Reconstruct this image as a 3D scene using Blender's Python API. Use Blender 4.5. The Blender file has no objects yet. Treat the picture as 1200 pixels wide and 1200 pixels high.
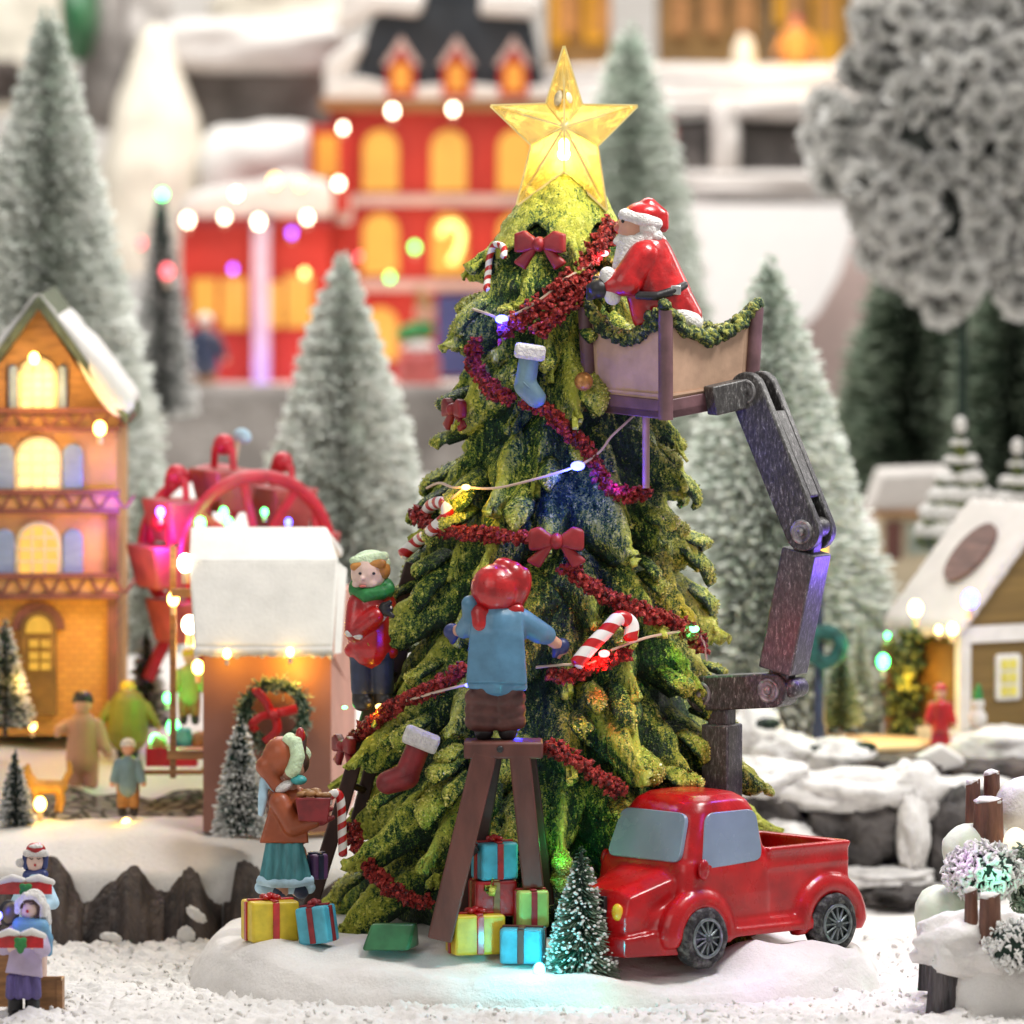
import bpy, bmesh, math, random
import numpy as np
from mathutils import Vector, Matrix, noise, Euler
R = math.radians
PI = math.pi
rnd = random.Random(11)
scene = bpy.context.scene
COL = scene.collection
# ------------------------------------------------------------------ camera frame (1 unit = 100 px of the photo at the tree)
PITCH = R(3.5); FPX = 9000.0; CAM = Vector((0, -90, 10.4))
CP, SP = math.cos(PITCH), math.sin(PITCH)
def at(px, py, Y=0.0):
    dx = (px-600)/FPX; dy = (600-py)/FPX
    r = Vector((dx, CP+dy*SP, -SP+dy*CP))
    return CAM + r*((Y-CAM.y)/r.y)
def S(Y): return (90+Y)/FPX
def lerp(a, b, t): return a+(b-a)*t
def interp(x, tab): return float(np.interp(x, [a for a, _ in tab], [b for _, b in tab]))
def sr(r, g, b):
    f = lambda c: (c/12.92 if c <= .04045 else ((c+.055)/1.055)**2.4)
    return (f(r/255), f(g/255), f(b/255))

# ------------------------------------------------------------------ mesh builder
class MB:
    def __init__(s): s.v = []; s.f = []; s.mi = []; s.at = []
    def add(s, vs, fs, mi=0, at=None):
        o = len(s.v)
        s.v += [tuple(p) for p in vs]
        s.f += [tuple(i+o for i in f) for f in fs]
        s.mi += ([mi]*len(fs) if isinstance(mi, int) else list(mi))
        s.at += (list(at) if at is not None else [0.0]*len(vs))
        return s
    def box(s, c, size, rot=None, mi=0, taper=(1, 1)):
        hx, hy, hz = size[0]/2, size[1]/2, size[2]/2
        vs = []
        for z in (-1, 1):
            tx, ty = taper if z > 0 else (1, 1)
            for x, y in ((-1, -1), (1, -1), (1, 1), (-1, 1)):
                p = Vector((x*hx*tx, y*hy*ty, z*hz))
                if rot is not None: p = rot @ p
                vs.append(p+Vector(c))
        return s.add(vs, [(3, 2, 1, 0), (4, 5, 6, 7), (0, 1, 5, 4), (1, 2, 6, 5), (2, 3, 7, 6), (3, 0, 4, 7)], mi)
    def bar(s, p1, p2, w, h, up=(0, 1, 0), mi=0):
        p1, p2 = Vector(p1), Vector(p2); d = p2-p1; L = d.length; d.normalize()
        up = Vector(up); a = d.cross(up)
        if a.length < 1e-4: a = d.cross(Vector((1, 0, 0)))
        a.normalize(); b = a.cross(d).normalized()
        M = Matrix((a, b, d)).transposed()
        return s.box((p1+p2)/2, (w, h, L), M, mi)
    def tube(s, pts, r, seg=8, mi=0, caps=True, at=None, flat=1.0):
        pts = [Vector(p) for p in pts]; n = len(pts)
        rr = r if isinstance(r, (list, tuple)) else [r]*n
        vs, fs, ms = [], [], []
        prev = None
        for i, p in enumerate(pts):
            d = (pts[min(i+1, n-1)]-pts[max(i-1, 0)])
            if d.length < 1e-9: d = Vector((0, 0, 1))
            d.normalize()
            if prev is None:
                a = d.cross(Vector((0, 1, 0)))
                if a.length < .05: a = d.cross(Vector((1, 0, 0)))
            else:
                a = prev-d*prev.dot(d)
            a.normalize(); prev = a.copy(); b = d.cross(a)
            for k in range(seg):
                t = 2*PI*k/seg
                vs.append(p+(a*math.cos(t)+b*math.sin(t)*flat)*rr[i])
        for i in range(n-1):
            for k in range(seg):
                k2 = (k+1) % seg
                fs.append((i*seg+k, i*seg+k2, (i+1)*seg+k2, (i+1)*seg+k))
                ms.append(mi(i, k) if callable(mi) else mi)
        if caps:
            fs.append(tuple(reversed(range(seg)))); fs.append(tuple((n-1)*seg+k for k in range(seg)))
            ms += [mi(0, 0) if callable(mi) else mi]*2
        return s.add(vs, fs, ms, at)
    def cap(s, p1, r1, p2, r2, seg=14, mi=0):
        p1, p2 = Vector(p1), Vector(p2); d = p2-p1
        if d.length < 1e-5: return s.ell(p1, (r1, r1, r1))
        d.normalize(); pts, rr = [], []
        for t in (1e-3, .35, .7, .92): pts.append(p1-d*r1*math.sqrt(max(0, 1-t*t))); rr.append(r1*t)
        pts += [p1, p2]; rr += [r1, r2]
        for t in (.92, .7, .35, 1e-3): pts.append(p2+d*r2*math.sqrt(max(0, 1-t*t))); rr.append(r2*t)
        return s.tube(pts, rr, seg, mi)
    def ell(s, c, rad, rot=None, seg=16, rings=10, mi=0, fn=None):
        c = Vector(c); vs, fs = [], []
        for i in range(1, rings):
            ph = PI*i/rings
            for k in range(seg):
                th = 2*PI*k/seg
                p = Vector((math.sin(ph)*math.cos(th), math.sin(ph)*math.sin(th), math.cos(ph)))
                if fn: p = fn(p)
                p = Vector((p.x*rad[0], p.y*rad[1], p.z*rad[2]))
                if rot is not None: p = rot @ p
                vs.append(c+p)
        ends = []
        for z in (1, -1):
            p = Vector((0, 0, z))
            if fn: p = fn(p)
            p = Vector((p.x*rad[0], p.y*rad[1], p.z*rad[2]))
            if rot is not None: p = rot @ p
            ends.append(len(vs)); vs.append(c+p)
        for i in range(rings-2):
            for k in range(seg):
                k2 = (k+1) % seg
                fs.append((i*seg+k, (i+1)*seg+k, (i+1)*seg+k2, i*seg+k2))
        for k in range(seg):
            k2 = (k+1) % seg
            fs.append((ends[0], k, k2)); fs.append((ends[1], (rings-2)*seg+k2, (rings-2)*seg+k))
        return s.add(vs, fs, mi)
    def prism(s, poly, vec, mi=0):
        poly = [Vector(p) for p in poly]; vec = Vector(vec); n = len(poly)
        vs = poly+[p+vec for p in poly]
        fs = [tuple(reversed(range(n))), tuple(range(n, 2*n))]+[(i, (i+1) % n, n+(i+1) % n, n+i) for i in range(n)]
        return s.add(vs, fs, mi)
    def hull(s, pts, mi=0):
        bm = bmesh.new()
        for p in pts: bm.verts.new(p)
        res = bmesh.ops.convex_hull(bm, input=bm.verts)
        dead = [e for e in res['geom_interior'] if isinstance(e, bmesh.types.BMVert)]
        if dead: bmesh.ops.delete(bm, geom=dead, context='VERTS')
        bm.verts.index_update()
        s.add([v.co.copy() for v in bm.verts], [tuple(v.index for v in f.verts) for f in bm.faces], mi)
        bm.free(); return s
    def grid(s, fn, nu, nv, mi=0, close_u=False):
        vs, at_ = [], []
        for i in range(nu):
            for j in range(nv):
                q = fn(i/(nu-1) if not close_u else i/nu, j/(nv-1))
                if len(q) == 2: vs.append(q[0]); at_.append(q[1])
                else: vs.append(q); at_.append(0.0)
        fs = []
        for i in range(nu if close_u else nu-1):
            i2 = (i+1) % nu
            for j in range(nv-1): fs.append((i*nv+j, i2*nv+j, i2*nv+j+1, i*nv+j+1))
        return s.add(vs, fs, mi, at_)
    def torus(s, c, rad, r, ax=(0, 1, 0), seg=48, ring=10, mi=0, sweep=(0, 2*PI)):
        ax = Vector(ax).normalized(); a = ax.cross(Vector((0, 0, 1)))
        if a.length < .01: a = Vector((1, 0, 0))
        a.normalize(); b = ax.cross(a)
        full = abs(sweep[1]-sweep[0]-2*PI) < 1e-6
        n = seg if full else seg+1
        vs, fs = [], []
        for i in range(n):
            t = sweep[0]+(sweep[1]-sweep[0])*i/seg
            d = a*math.cos(t)+b*math.sin(t)
            for k in range(ring):
                q = 2*PI*k/ring
                vs.append(Vector(c)+d*(rad+r*math.cos(q))+ax*(r*math.sin(q)))
        for i in range(seg):
            i2 = (i+1) % n
            for k in range(ring):
                k2 = (k+1) % ring
                fs.append((i*ring+k, i2*ring+k, i2*ring+k2, i*ring+k2))
        if not full: fs += [tuple(range(ring)), tuple((n-1)*ring+k for k in range(ring))]
        return s.add(vs, fs, mi)
    def lathe(s, prof, c=(0, 0, 0), seg=24, mi=0):
        c = Vector(c)
        s.grid(lambda u, v: c+Vector((np.interp(v*(len(prof)-1), range(len(prof)), [p[0] for p in prof])*math.cos(2*PI*u),
               np.interp(v*(len(prof)-1), range(len(prof)), [p[0] for p in prof])*math.sin(2*PI*u),
               np.interp(v*(len(prof)-1), range(len(prof)), [p[1] for p in prof]))), seg, len(prof), mi, True)
        return s
    def build(s, name, mat, parent=None, smooth=True, angle=40, bevel=0, bseg=2, remesh=0, sm=0, solid=0, sub=0, disp=None):
        me = bpy.data.meshes.new(name)
        me.from_pydata(s.v, [], s.f)
        for m in (mat if isinstance(mat, (list, tuple)) else [mat]): me.materials.append(m)
        if any(s.mi): me.polygons.foreach_set('material_index', s.mi)
        if any(s.at):
            a = me.attributes.new('crest', 'FLOAT', 'POINT'); a.data.foreach_set('value', s.at)
        if len(s.v) < 30000 and not solid:
            bm = bmesh.new(); bm.from_mesh(me); bmesh.ops.recalc_face_normals(bm, faces=bm.faces); bm.to_mesh(me); bm.free()
        if smooth:
            me.polygons.foreach_set('use_smooth', [True]*len(me.polygons))
            if angle and not remesh: me.set_sharp_from_angle(angle=R(angle))
        o = bpy.data.objects.new(name, me); COL.objects.link(o)
        if parent is not None: o.parent = parent
        if bevel:
            m = o.modifiers.new('b', 'BEVEL'); m.width = bevel; m.segments = bseg; m.limit_method = 'ANGLE'; m.angle_limit = R(35)
        if remesh:
            m = o.modifiers.new('r', 'REMESH'); m.mode = 'VOXEL'; m.voxel_size = remesh; m.use_smooth_shade = True
        if sm:
            m = o.modifiers.new('s', 'SMOOTH'); m.factor = .5; m.iterations = sm
        if sub:
            m = o.modifiers.new('u', 'SUBSURF'); m.levels = m.render_levels = sub
        if solid:
            m = o.modifiers.new('d', 'SOLIDIFY'); m.thickness = solid; m.offset = -1
        return o

def tag(o, label=None, cat=None, group=None, kind=None):
    if label: o['label'] = label
    if cat: o['category'] = cat
    if group: o['group'] = group
    if kind: o['kind'] = kind
    return o
def thing(name, label, cat, loc=(0, 0, 0), rotz=0, group=None):
    o = bpy.data.objects.new(name, None); COL.objects.link(o)
    o.location = loc; o.rotation_euler = (0, 0, rotz); o.empty_display_size = .1
    return tag(o, label, cat, group)
def dup(root, loc, rotz=0, label=None, scale=None):
    r = root.copy(); COL.objects.link(r); r.location = loc; r.rotation_euler = (0, 0, rotz)
    if scale: r.scale = (scale,)*3
    if label: r['label'] = label
    for ch in list(root.children):
        c = ch.copy(); COL.objects.link(c); c.parent = r
        for g in list(ch.children):
            d = g.copy(); COL.objects.link(d); d.parent = c
    return r

# ------------------------------------------------------------------ materials
def nodes(name):
    m = bpy.data.materials.new(name); m.use_nodes = True
    nt = m.node_tree; nt.nodes.clear()
    N = lambda t, **k: _n(nt, t, k)
    out = N('ShaderNodeOutputMaterial'); b = N('ShaderNodeBsdfPrincipled')
    nt.links.new(b.outputs[0], out.inputs[0])
    return m, nt, N, b, out
def _n(nt, t, k):
    n = nt.nodes.new(t)
    for a, v in k.items(): setattr(n, a, v)
    return n
def mixc(nt, N, fac, a, b):
    x = N('ShaderNodeMix', data_type='RGBA')
    if isinstance(fac, float): x.inputs[0].default_value = fac
    else: nt.links.new(fac, x.inputs[0])
    for i, q in ((6, a), (7, b)):
        if isinstance(q, tuple): x.inputs[i].default_value = (*q[:3], 1)
        else: nt.links.new(q, x.inputs[i])
    return x.outputs[2]
def ramp(nt, N, fac, stops):
    r = N('ShaderNodeValToRGB'); nt.links.new(fac, r.inputs[0])
    e = r.color_ramp.elements
    while len(e) < len(stops): e.new(.5)
    for i, (p, c) in enumerate(stops):
        e[i].position = p; e[i].color = (*c[:3], 1) if isinstance(c, tuple) else (c, c, c, 1)
    return r.outputs[0]
def nz(nt, N, vec, scale, detail=3, rough=.55, dist=0):
    n = N('ShaderNodeTexNoise'); n.inputs['Scale'].default_value = scale; n.inputs['Detail'].default_value = detail
    n.inputs['Roughness'].default_value = rough; n.inputs['Distortion'].default_value = dist
    nt.links.new(vec, n.inputs['Vector']); return n.outputs['Fac']
def mk(name, rgb, rough=.5, metal=0, var=.15, vscale=3, bump=.15, bscale=25, bdist=.02, coat=0, col2=None, sss=0, emis=None, es=0, lo=.35, hi=.65, stretch=None, spec=.5):
    m, nt, N, b, out = nodes(name)
    tc = N('ShaderNodeTexCoord').outputs['Object']
    if stretch:
        mp = N('ShaderNodeMapping'); mp.inputs['Scale'].default_value = stretch; nt.links.new(tc, mp.inputs[0]); tc = mp.outputs[0]
    a = tuple(min(1, c*(1-var)) for c in rgb); c2 = col2 or tuple(min(1, c*(1+var)) for c in rgb)
    f = nz(nt, N, tc, vscale, 4)
    col = ramp(nt, N, f, [(lo, a), (hi, c2)])
    nt.links.new(col, b.inputs['Base Color'])
    rr = N('ShaderNodeMapRange'); nt.links.new(nz(nt, N, tc, vscale*2.3, 3), rr.inputs[0])
    rr.inputs[3].default_value = max(0.03, rough-.1); rr.inputs[4].default_value = min(1, rough+.12)
    nt.links.new(rr.outputs[0], b.inputs['Roughness'])
    b.inputs['Metallic'].default_value = metal; b.inputs['Coat Weight'].default_value = coat; b.inputs['Coat Roughness'].default_value = .15
    b.inputs['Specular IOR Level'].default_value = spec
    if sss: b.inputs['Subsurface Weight'].default_value = sss; b.inputs['Subsurface Radius'].default_value = (.12, .08, .06)
    if bump:
        bp = N('ShaderNodeBump'); bp.inputs['Strength'].default_value = bump; bp.inputs['Distance'].default_value = bdist
        nt.links.new(nz(nt, N, tc, bscale, 4), bp.inputs['Height']); nt.links.new(bp.outputs[0], b.inputs['Normal'])
    if emis: b.inputs['Emission Color'].default_value = (*emis, 1); b.inputs['Emission Strength'].default_value = es
    return m
def glowmat(name, rgb, es, var=.35, vscale=2.0):
    m, nt, N, b, out = nodes(name)
    tc = N('ShaderNodeTexCoord').outputs['Object']
    f = nz(nt, N, tc, vscale, 2)
    col = ramp(nt, N, f, [(.3, tuple(c*(1-var) for c in rgb)), (.7, rgb)])
    nt.links.new(col, b.inputs['Emission Color']); b.inputs['Emission Strength'].default_value = es
    b.inputs['Base Color'].default_value = (*[c*.15 for c in rgb], 1); b.inputs['Roughness'].default_value = .35
    return m
def ledmat(name, rgb, es):
    m, nt, N, b, out = nodes(name)
    b.inputs['Base Color'].default_value = (*rgb, 1); b.inputs['Emission Color'].default_value = (*rgb, 1)
    b.inputs['Emission Strength'].default_value = es; b.inputs['Roughness'].default_value = .2
    return m

M = {}
# snow: fine granular
def snowmat(name, rgb, dirt, bump=.5, bscale=14, fine=60):
    m, nt, N, b, out = nodes(name)
    tc = N('ShaderNodeTexCoord').outputs['Object']
    f = nz(nt, N, tc, 1.1, 5, .6); g = nz(nt, N, tc, fine, 2)
    c1 = ramp(nt, N, f, [(.3, dirt), (.62, rgb)])
    c2 = mixc(nt, N, ramp(nt, N, g, [(.45, 0.0), (.7, .35)]), c1, tuple(c*.78 for c in rgb))
    nt.links.new(c2, b.inputs['Base Color']); b.inputs['Roughness'].default_value = .75
    if 'loose' in name: b.inputs['Subsurface Weight'].default_value = .5; b.inputs['Subsurface Radius'].default_value = (.09, .085, .08)
    bp = N('ShaderNodeBump'); bp.inputs['Strength'].default_value = bump; bp.inputs['Distance'].default_value = .05
    nt.links.new(nz(nt, N, tc, bscale, 6, .7), bp.inputs['Height']); nt.links.new(bp.outputs[0], b.inputs['Normal'])
    return m
M['snow'] = snowmat('snow', (.83, .80, .765), (.74, .71, .67))
def stripemat():
    m, nt, N, b, out = nodes('candy_stripes')
    a = N('ShaderNodeAttribute'); a.attribute_name = 'crest'
    nt.links.new(ramp(nt, N, a.outputs['Fac'], [(.54, (.80, .77, .74)), (.58, (.46, .01, .012))]), b.inputs['Base Color']); b.inputs['Roughness'].default_value = .32; b.inputs['Coat Weight'].default_value = .2
    return m
M['stripes'] = stripemat()
M['platform'] = snowmat('platform_snow', (.83, .80, .765), (.67, .64, .605), .6, 9, 45)
M['flake'] = snowmat('loose_snow', (.77, .745, .71), (.68, .655, .62), .4, 20)
M['paper_snow'] = mk('felt_snow', (.78, .755, .715), .9, var=.07, vscale=2, bump=.6, bscale=30)
M['red_paint'] = mk('red_paint', (.40, .004, .007), .28, var=.25, vscale=2.5, bump=.10, bscale=26, coat=.25, col2=(.52, .007, .010), spec=.4)
M['red_cloth'] = mk('red_resin', (.42, .008, .010), .30, var=.35, vscale=5, bump=.35, bscale=16, coat=.45)
M['red_dark'] = mk('dark_red_resin', (.22, .014, .018), .45, var=.3, vscale=5, bump=.2)
M['ribbon_red'] = mk('ribbon_red', (.30, .02, .024), .45, var=.2, vscale=6, bump=.15)
M['glass_paint'] = mk('window_paint', (.20, .27, .33), .25, var=.12, vscale=1.5, bump=.05, coat=.3)
M['yellow_paint'] = mk('yellow_paint', (.62, .46, .03), .4, var=.15, vscale=6, bump=.15, bscale=18)
M['headlight'] = mk('headlight_yellow', (.85, .52, .03), .3, var=.1, coat=.3)
M['cyan_paint'] = mk('cyan_paint', (.07, .36, .47), .4, var=.2, vscale=5, bump=.15)
M['lime_paint'] = mk('lime_paint', (.36, .5, .12), .45, var=.15, vscale=5, bump=.15)
M['green_paint'] = mk('green_paint', (.025, .14, .05), .4, var=.2, vscale=5, bump=.1, coat=.2)
M['purple_paint'] = mk('purple_paint', (.16, .07, .2), .4, var=.2, bump=.1)
M['brown_wood'] = mk('brown_paint', (.115, .036, .026), .5, var=.25, vscale=4, bump=.3, bscale=14, stretch=(1, 1, .35))
M['dark_wood'] = mk('dark_brown_paint', (.045, .018, .014), .5, var=.3, vscale=4, bump=.3, bscale=14)
M['skin'] = mk('skin_paint', (.62, .33, .23), .45, var=.08, vscale=6, bump=.06, sss=.1)
M['skin_pale'] = mk('pale_skin_paint', (.72, .52, .44), .45, var=.06, bump=.05)
M['blush'] = mk('blush_paint', (.60, .16, .13), .5, var=.1, bump=0)
M['white_fur'] = mk('white_fur', (.78, .75, .72), .8, var=.12, vscale=14, bump=.9, bscale=32, bdist=.05)
M['white_paint'] = mk('white_paint', (.78, .76, .73), .45, var=.06, vscale=4, bump=.1)
M['blue_jacket'] = mk('blue_jacket', (.085, .21, .33), .42, var=.2, vscale=3.5, bump=.2, bscale=9, coat=.15)
M['blue_grey'] = mk('blue_grey', (.15, .26, .33), .45, var=.15, vscale=5, bump=.2)
M['brown_trouser'] = mk('brown_trouser', (.085, .028, .022), .5, var=.3, vscale=6, bump=.3, bscale=10)
M['black'] = mk('black_paint', (.018, .017, .019), .4, var=.3, vscale=6, bump=.2)
M['dark_blue'] = mk('dark_blue', (.025, .035, .075), .45, var=.25, vscale=5, bump=.15)
M['navy'] = mk('navy_paint', (.03, .045, .16), .4, var=.25, vscale=5, bump=.15)
M['rust'] = mk('rust_resin', (.32, .072, .022), .45, var=.2, vscale=3, bump=.2, bscale=15, coat=.15)
M['teal'] = mk('teal_skirt', (.055, .23, .26), .42, var=.25, vscale=4, bump=.2, stretch=(4, 4, .5))
M['teal_bright'] = mk('teal_bright', (.05, .36, .36), .4, var=.2, vscale=6, bump=.2)
M['mint'] = mk('mint_fur', (.62, .78, .5), .7, var=.15, vscale=12, bump=.7, bscale=30, bdist=.04)
M['green_scarf'] = mk('green_scarf', (.02, .20, .045), .5, var=.25, vscale=9, bump=.5, bscale=24)
M['pale_blue'] = mk('pale_blue', (.42, .62, .75), .5, var=.2, vscale=6, bump=.2)
M['lilac'] = mk('lilac_coat', (.44, .37, .50), .5, var=.1, vscale=4, bump=.15)
M['violet'] = mk('violet_skirt', (.10, .075, .22), .5, var=.25, vscale=4, bump=.3, stretch=(5, 5, .5))
M['blue_coat'] = mk('blue_coat', (.13, .30, .47), .5, var=.15, vscale=5, bump=.2)
M['hair'] = mk('brown_hair', (.055, .026, .016), .5, var=.25, vscale=8, bump=.4)
M['hair_orange'] = mk('orange_hair', (.50, .22, .05), .5, var=.25, vscale=8, bump=.4)
M['panel'] = mk('basket_panel', (.52, .34, .235), .5, var=.14, vscale=3, bump=.2, bscale=12)
M['mauve'] = mk('basket_frame', (.155, .08, .09), .45, var=.22, vscale=4, bump=.2, bscale=12)
M['tan'] = mk('tan_wood', (.30, .145, .05), .5, var=.3, vscale=3, bump=.2, stretch=(1, 1, 5))
M['wire'] = mk('wire', (.62, .46, .34), .4, var=.1, bump=0)
M['gold'] = mk('gold_ball', (.5, .22, .06), .3, metal=.4, var=.25, vscale=10, bump=.1)
M['stone'] = mk('grey_stone', (.055, .048, .046), .85, var=.45, vscale=1.8, bump=1, bscale=3.5, bdist=.2, col2=(.14, .125, .118))
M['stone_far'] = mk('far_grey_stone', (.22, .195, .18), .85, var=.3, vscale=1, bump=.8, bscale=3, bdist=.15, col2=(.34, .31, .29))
M['dark_rock'] = mk('dark_rock', (.030, .022, .021), .7, var=.4, vscale=1.4, bump=.9, bscale=4, bdist=.1, col2=(.10, .072, .06), stretch=(2.2, 2.2, .6))
M['bark'] = mk('grey_bark', (.05, .042, .045), .75, var=.5, vscale=2, bump=1, bscale=5, bdist=.1, col2=(.16, .14, .145), stretch=(4, 4, .5))
M['log'] = mk('log_wood', (.13, .05, .03), .55, var=.35, vscale=2.5, bump=.6, bscale=8, bdist=.05, col2=(.23, .10, .06), stretch=(3, 3, .6))
# worn gunmetal
def armmat():
    m, nt, N, b, out = nodes('brushed_gunmetal')
    tc = N('ShaderNodeTexCoord').outputs['Object']
    mp = N('ShaderNodeMapping'); mp.inputs['Scale'].default_value = (6, 6, 2.2); nt.links.new(tc, mp.inputs[0])
    f = nz(nt, N, mp.outputs[0], 5, 8, .75, .4); g = nz(nt, N, tc, 2.2, 3)
    c1 = ramp(nt, N, f, [(.34, (.016, .015, .015)), (.50, (.05, .047, .047)), (.59, (.12, .115, .113)), (.68, (.42, .41, .40))])
    geo = N('ShaderNodeNewGeometry')
    edge = ramp(nt, N, geo.outputs['Pointiness'], [(.56, 0.0), (.70, .55)])
    col = mixc(nt, N, edge, c1, (.46, .44, .43))
    nt.links.new(col, b.inputs['Base Color']); b.inputs['Metallic'].default_value = .2
    nt.links.new(ramp(nt, N, g, [(.3, .32), (.7, .5)]), b.inputs['Roughness'])
    bp = N('ShaderNodeBump'); bp.inputs['Strength'].default_value = .3; bp.inputs['Distance'].default_value = .02
    nt.links.new(f, bp.inputs['Height']); nt.links.new(bp.outputs[0], b.inputs['Normal'])
    return m
M['arm'] = armmat()
M['bolt'] = mk('bolt_metal', (.12, .115, .115), .38, metal=.5, var=.4, vscale=9, bump=.15, col2=(.34, .33, .33))
# resin fir boughs with yellow glitter
def boughmat(name, dark, mid, glit, amt=0.0, spk=24):
    m, nt, N, b, out = nodes(name)
    tc = N('ShaderNodeTexCoord').outputs['Object']
    a = N('ShaderNodeAttribute'); a.attribute_name = 'crest'
    geo = N('ShaderNodeNewGeometry')
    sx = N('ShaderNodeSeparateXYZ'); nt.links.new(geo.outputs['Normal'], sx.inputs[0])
    mpz = N('ShaderNodeMapping'); mpz.inputs['Scale'].default_value = (1, 1, .28); nt.links.new(tc, mpz.inputs[0])
    fa = nz(nt, N, tc, spk*1.9, 3, .75); fb = nz(nt, N, mpz.outputs[0], spk*.8, 2, .6); f2 = nz(nt, N, tc, 3.2, 4, .6)
    mxf = N('ShaderNodeMix'); mxf.inputs[0].default_value = .42; nt.links.new(fa, mxf.inputs[2]); nt.links.new(fb, mxf.inputs[3]); f = mxf.outputs[0]
    def mth(op, x, y):
        q = N('ShaderNodeMath', operation=op)
        for i, z in enumerate((x, y)):
            if isinstance(z, (int, float)): q.inputs[i].default_value = z
            else: nt.links.new(z, q.inputs[i])
        return q.outputs[0]
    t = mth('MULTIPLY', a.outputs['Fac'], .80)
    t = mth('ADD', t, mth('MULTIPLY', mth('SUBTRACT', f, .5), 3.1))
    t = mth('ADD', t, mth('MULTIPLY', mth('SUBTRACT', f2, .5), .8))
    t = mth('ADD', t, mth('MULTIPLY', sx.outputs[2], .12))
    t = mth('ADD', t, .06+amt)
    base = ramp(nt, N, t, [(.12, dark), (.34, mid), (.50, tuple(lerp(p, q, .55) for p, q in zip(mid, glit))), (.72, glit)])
    vo = N('ShaderNodeTexVoronoi'); vo.inputs['Scale'].default_value = 34; nt.links.new(tc, vo.inputs['Vector'])
    sc = N('ShaderNodeSeparateColor'); nt.links.new(vo.outputs['Color'], sc.inputs[0])
    spark = mth('MULTIPLY', mth('GREATER_THAN', sc.outputs[0], .86), mth('GREATER_THAN', t, .35))
    col = mixc(nt, N, mth('MULTIPLY', spark, .75), base, tuple(min(1, c*2.0+.05) for c in glit))
    nt.links.new(col, b.inputs['Base Color'])
    rr = N('ShaderNodeMapRange'); nt.links.new(sc.outputs[1], rr.inputs[0]); rr.inputs[3].default_value = .18; rr.inputs[4].default_value = .6; b.inputs['Specular IOR Level'].default_value = .4
    nt.links.new(rr.outputs[0], b.inputs['Roughness'])
    bp = N('ShaderNodeBump'); bp.inputs['Strength'].default_value = 1.0; bp.inputs['Distance'].default_value = .06
    nt.links.new(f, bp.inputs['Height']); nt.links.new(bp.outputs[0], b.inputs['Normal'])
    return m
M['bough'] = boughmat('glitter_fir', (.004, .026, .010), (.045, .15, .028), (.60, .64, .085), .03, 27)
M['green_garland'] = boughmat('pine_garland', (.006, .02, .012), (.03, .085, .025), (.30, .30, .05), -.12, 18)
M['tinsel'] = boughmat('red_tinsel', (.05, .004, .005), (.20, .010, .010), (.42, .035, .025), .02, 22)
# needles: base -> frosted tip through the attribute
def needlemat(name, dark, mid, tipc, lo=.35, hi=.8, rough=.7, big=1.0):
    m, nt, N, b, out = nodes(name)
    tc = N('ShaderNodeTexCoord').outputs['Object']
    a = N('ShaderNodeAttribute'); a.attribute_name = 'crest'
    f = nz(nt, N, tc, big, 3)
    q = N('ShaderNodeMath', operation='MULTIPLY_ADD'); nt.links.new(f, q.inputs[0]); q.inputs[1].default_value = .9; q.inputs[2].default_value = -.45
    s_ = N('ShaderNodeMath', operation='ADD'); nt.links.new(q.outputs[0], s_.inputs[0]); nt.links.new(a.outputs['Fac'], s_.inputs[1])
    col = ramp(nt, N, s_.outputs[0], [(.05, dark), (lo, mid), (hi, tipc)])
    nt.links.new(col, b.inputs['Base Color']); b.inputs['Roughness'].default_value = rough
    return m
M['frost_big'] = needlemat('frosted_needles', (.30, .38, .31), (.62, .70, .61), (.92, .94, .88), .34, .95, big=.8)
M['frost_mid'] = needlemat('frosted_needles_pale', (.19, .34, .22), (.52, .64, .52), (.90, .93, .86), .36, .95, big=.7)
M['frost_core'] = mk('frosted_core', (.36, .41, .35), .9, var=.3, vscale=2, bump=.6, bscale=6)
M['dark_core'] = mk('dark_core', (.012, .03, .02), .8, var=.3, vscale=2, bump=.5, bscale=8)
M['snow_tip'] = needlemat('snow_tipped_needles', (.008, .03, .024), (.02, .06, .045), (.80, .79, .77), .6, .9, big=3)
M['green_needle'] = needlemat('green_needles', (.01, .035, .02), (.035, .09, .045), (.30, .36, .27), .5, 1.0, big=1)
M['flock'] = needlemat('flocked_needles', (.008, .016, .012), (.13, .145, .125), (.78, .77, .74), .3, .72, big=1.2)

def glittermat():
    m, nt, N, b, out = nodes('yellow_glitter')
    a = N('ShaderNodeAttribute'); a.attribute_name = 'crest'
    nt.links.new(ramp(nt, N, a.outputs['Fac'], [(.1, (.16, .22, .03)), (.5, (.55, .53, .06)), (.9, (.88, .82, .22))]), b.inputs['Base Color'])
    b.inputs['Roughness'].default_value = .35; b.inputs['Specular IOR Level'].default_value = .7
    return m
M['glitter'] = glittermat()
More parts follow.
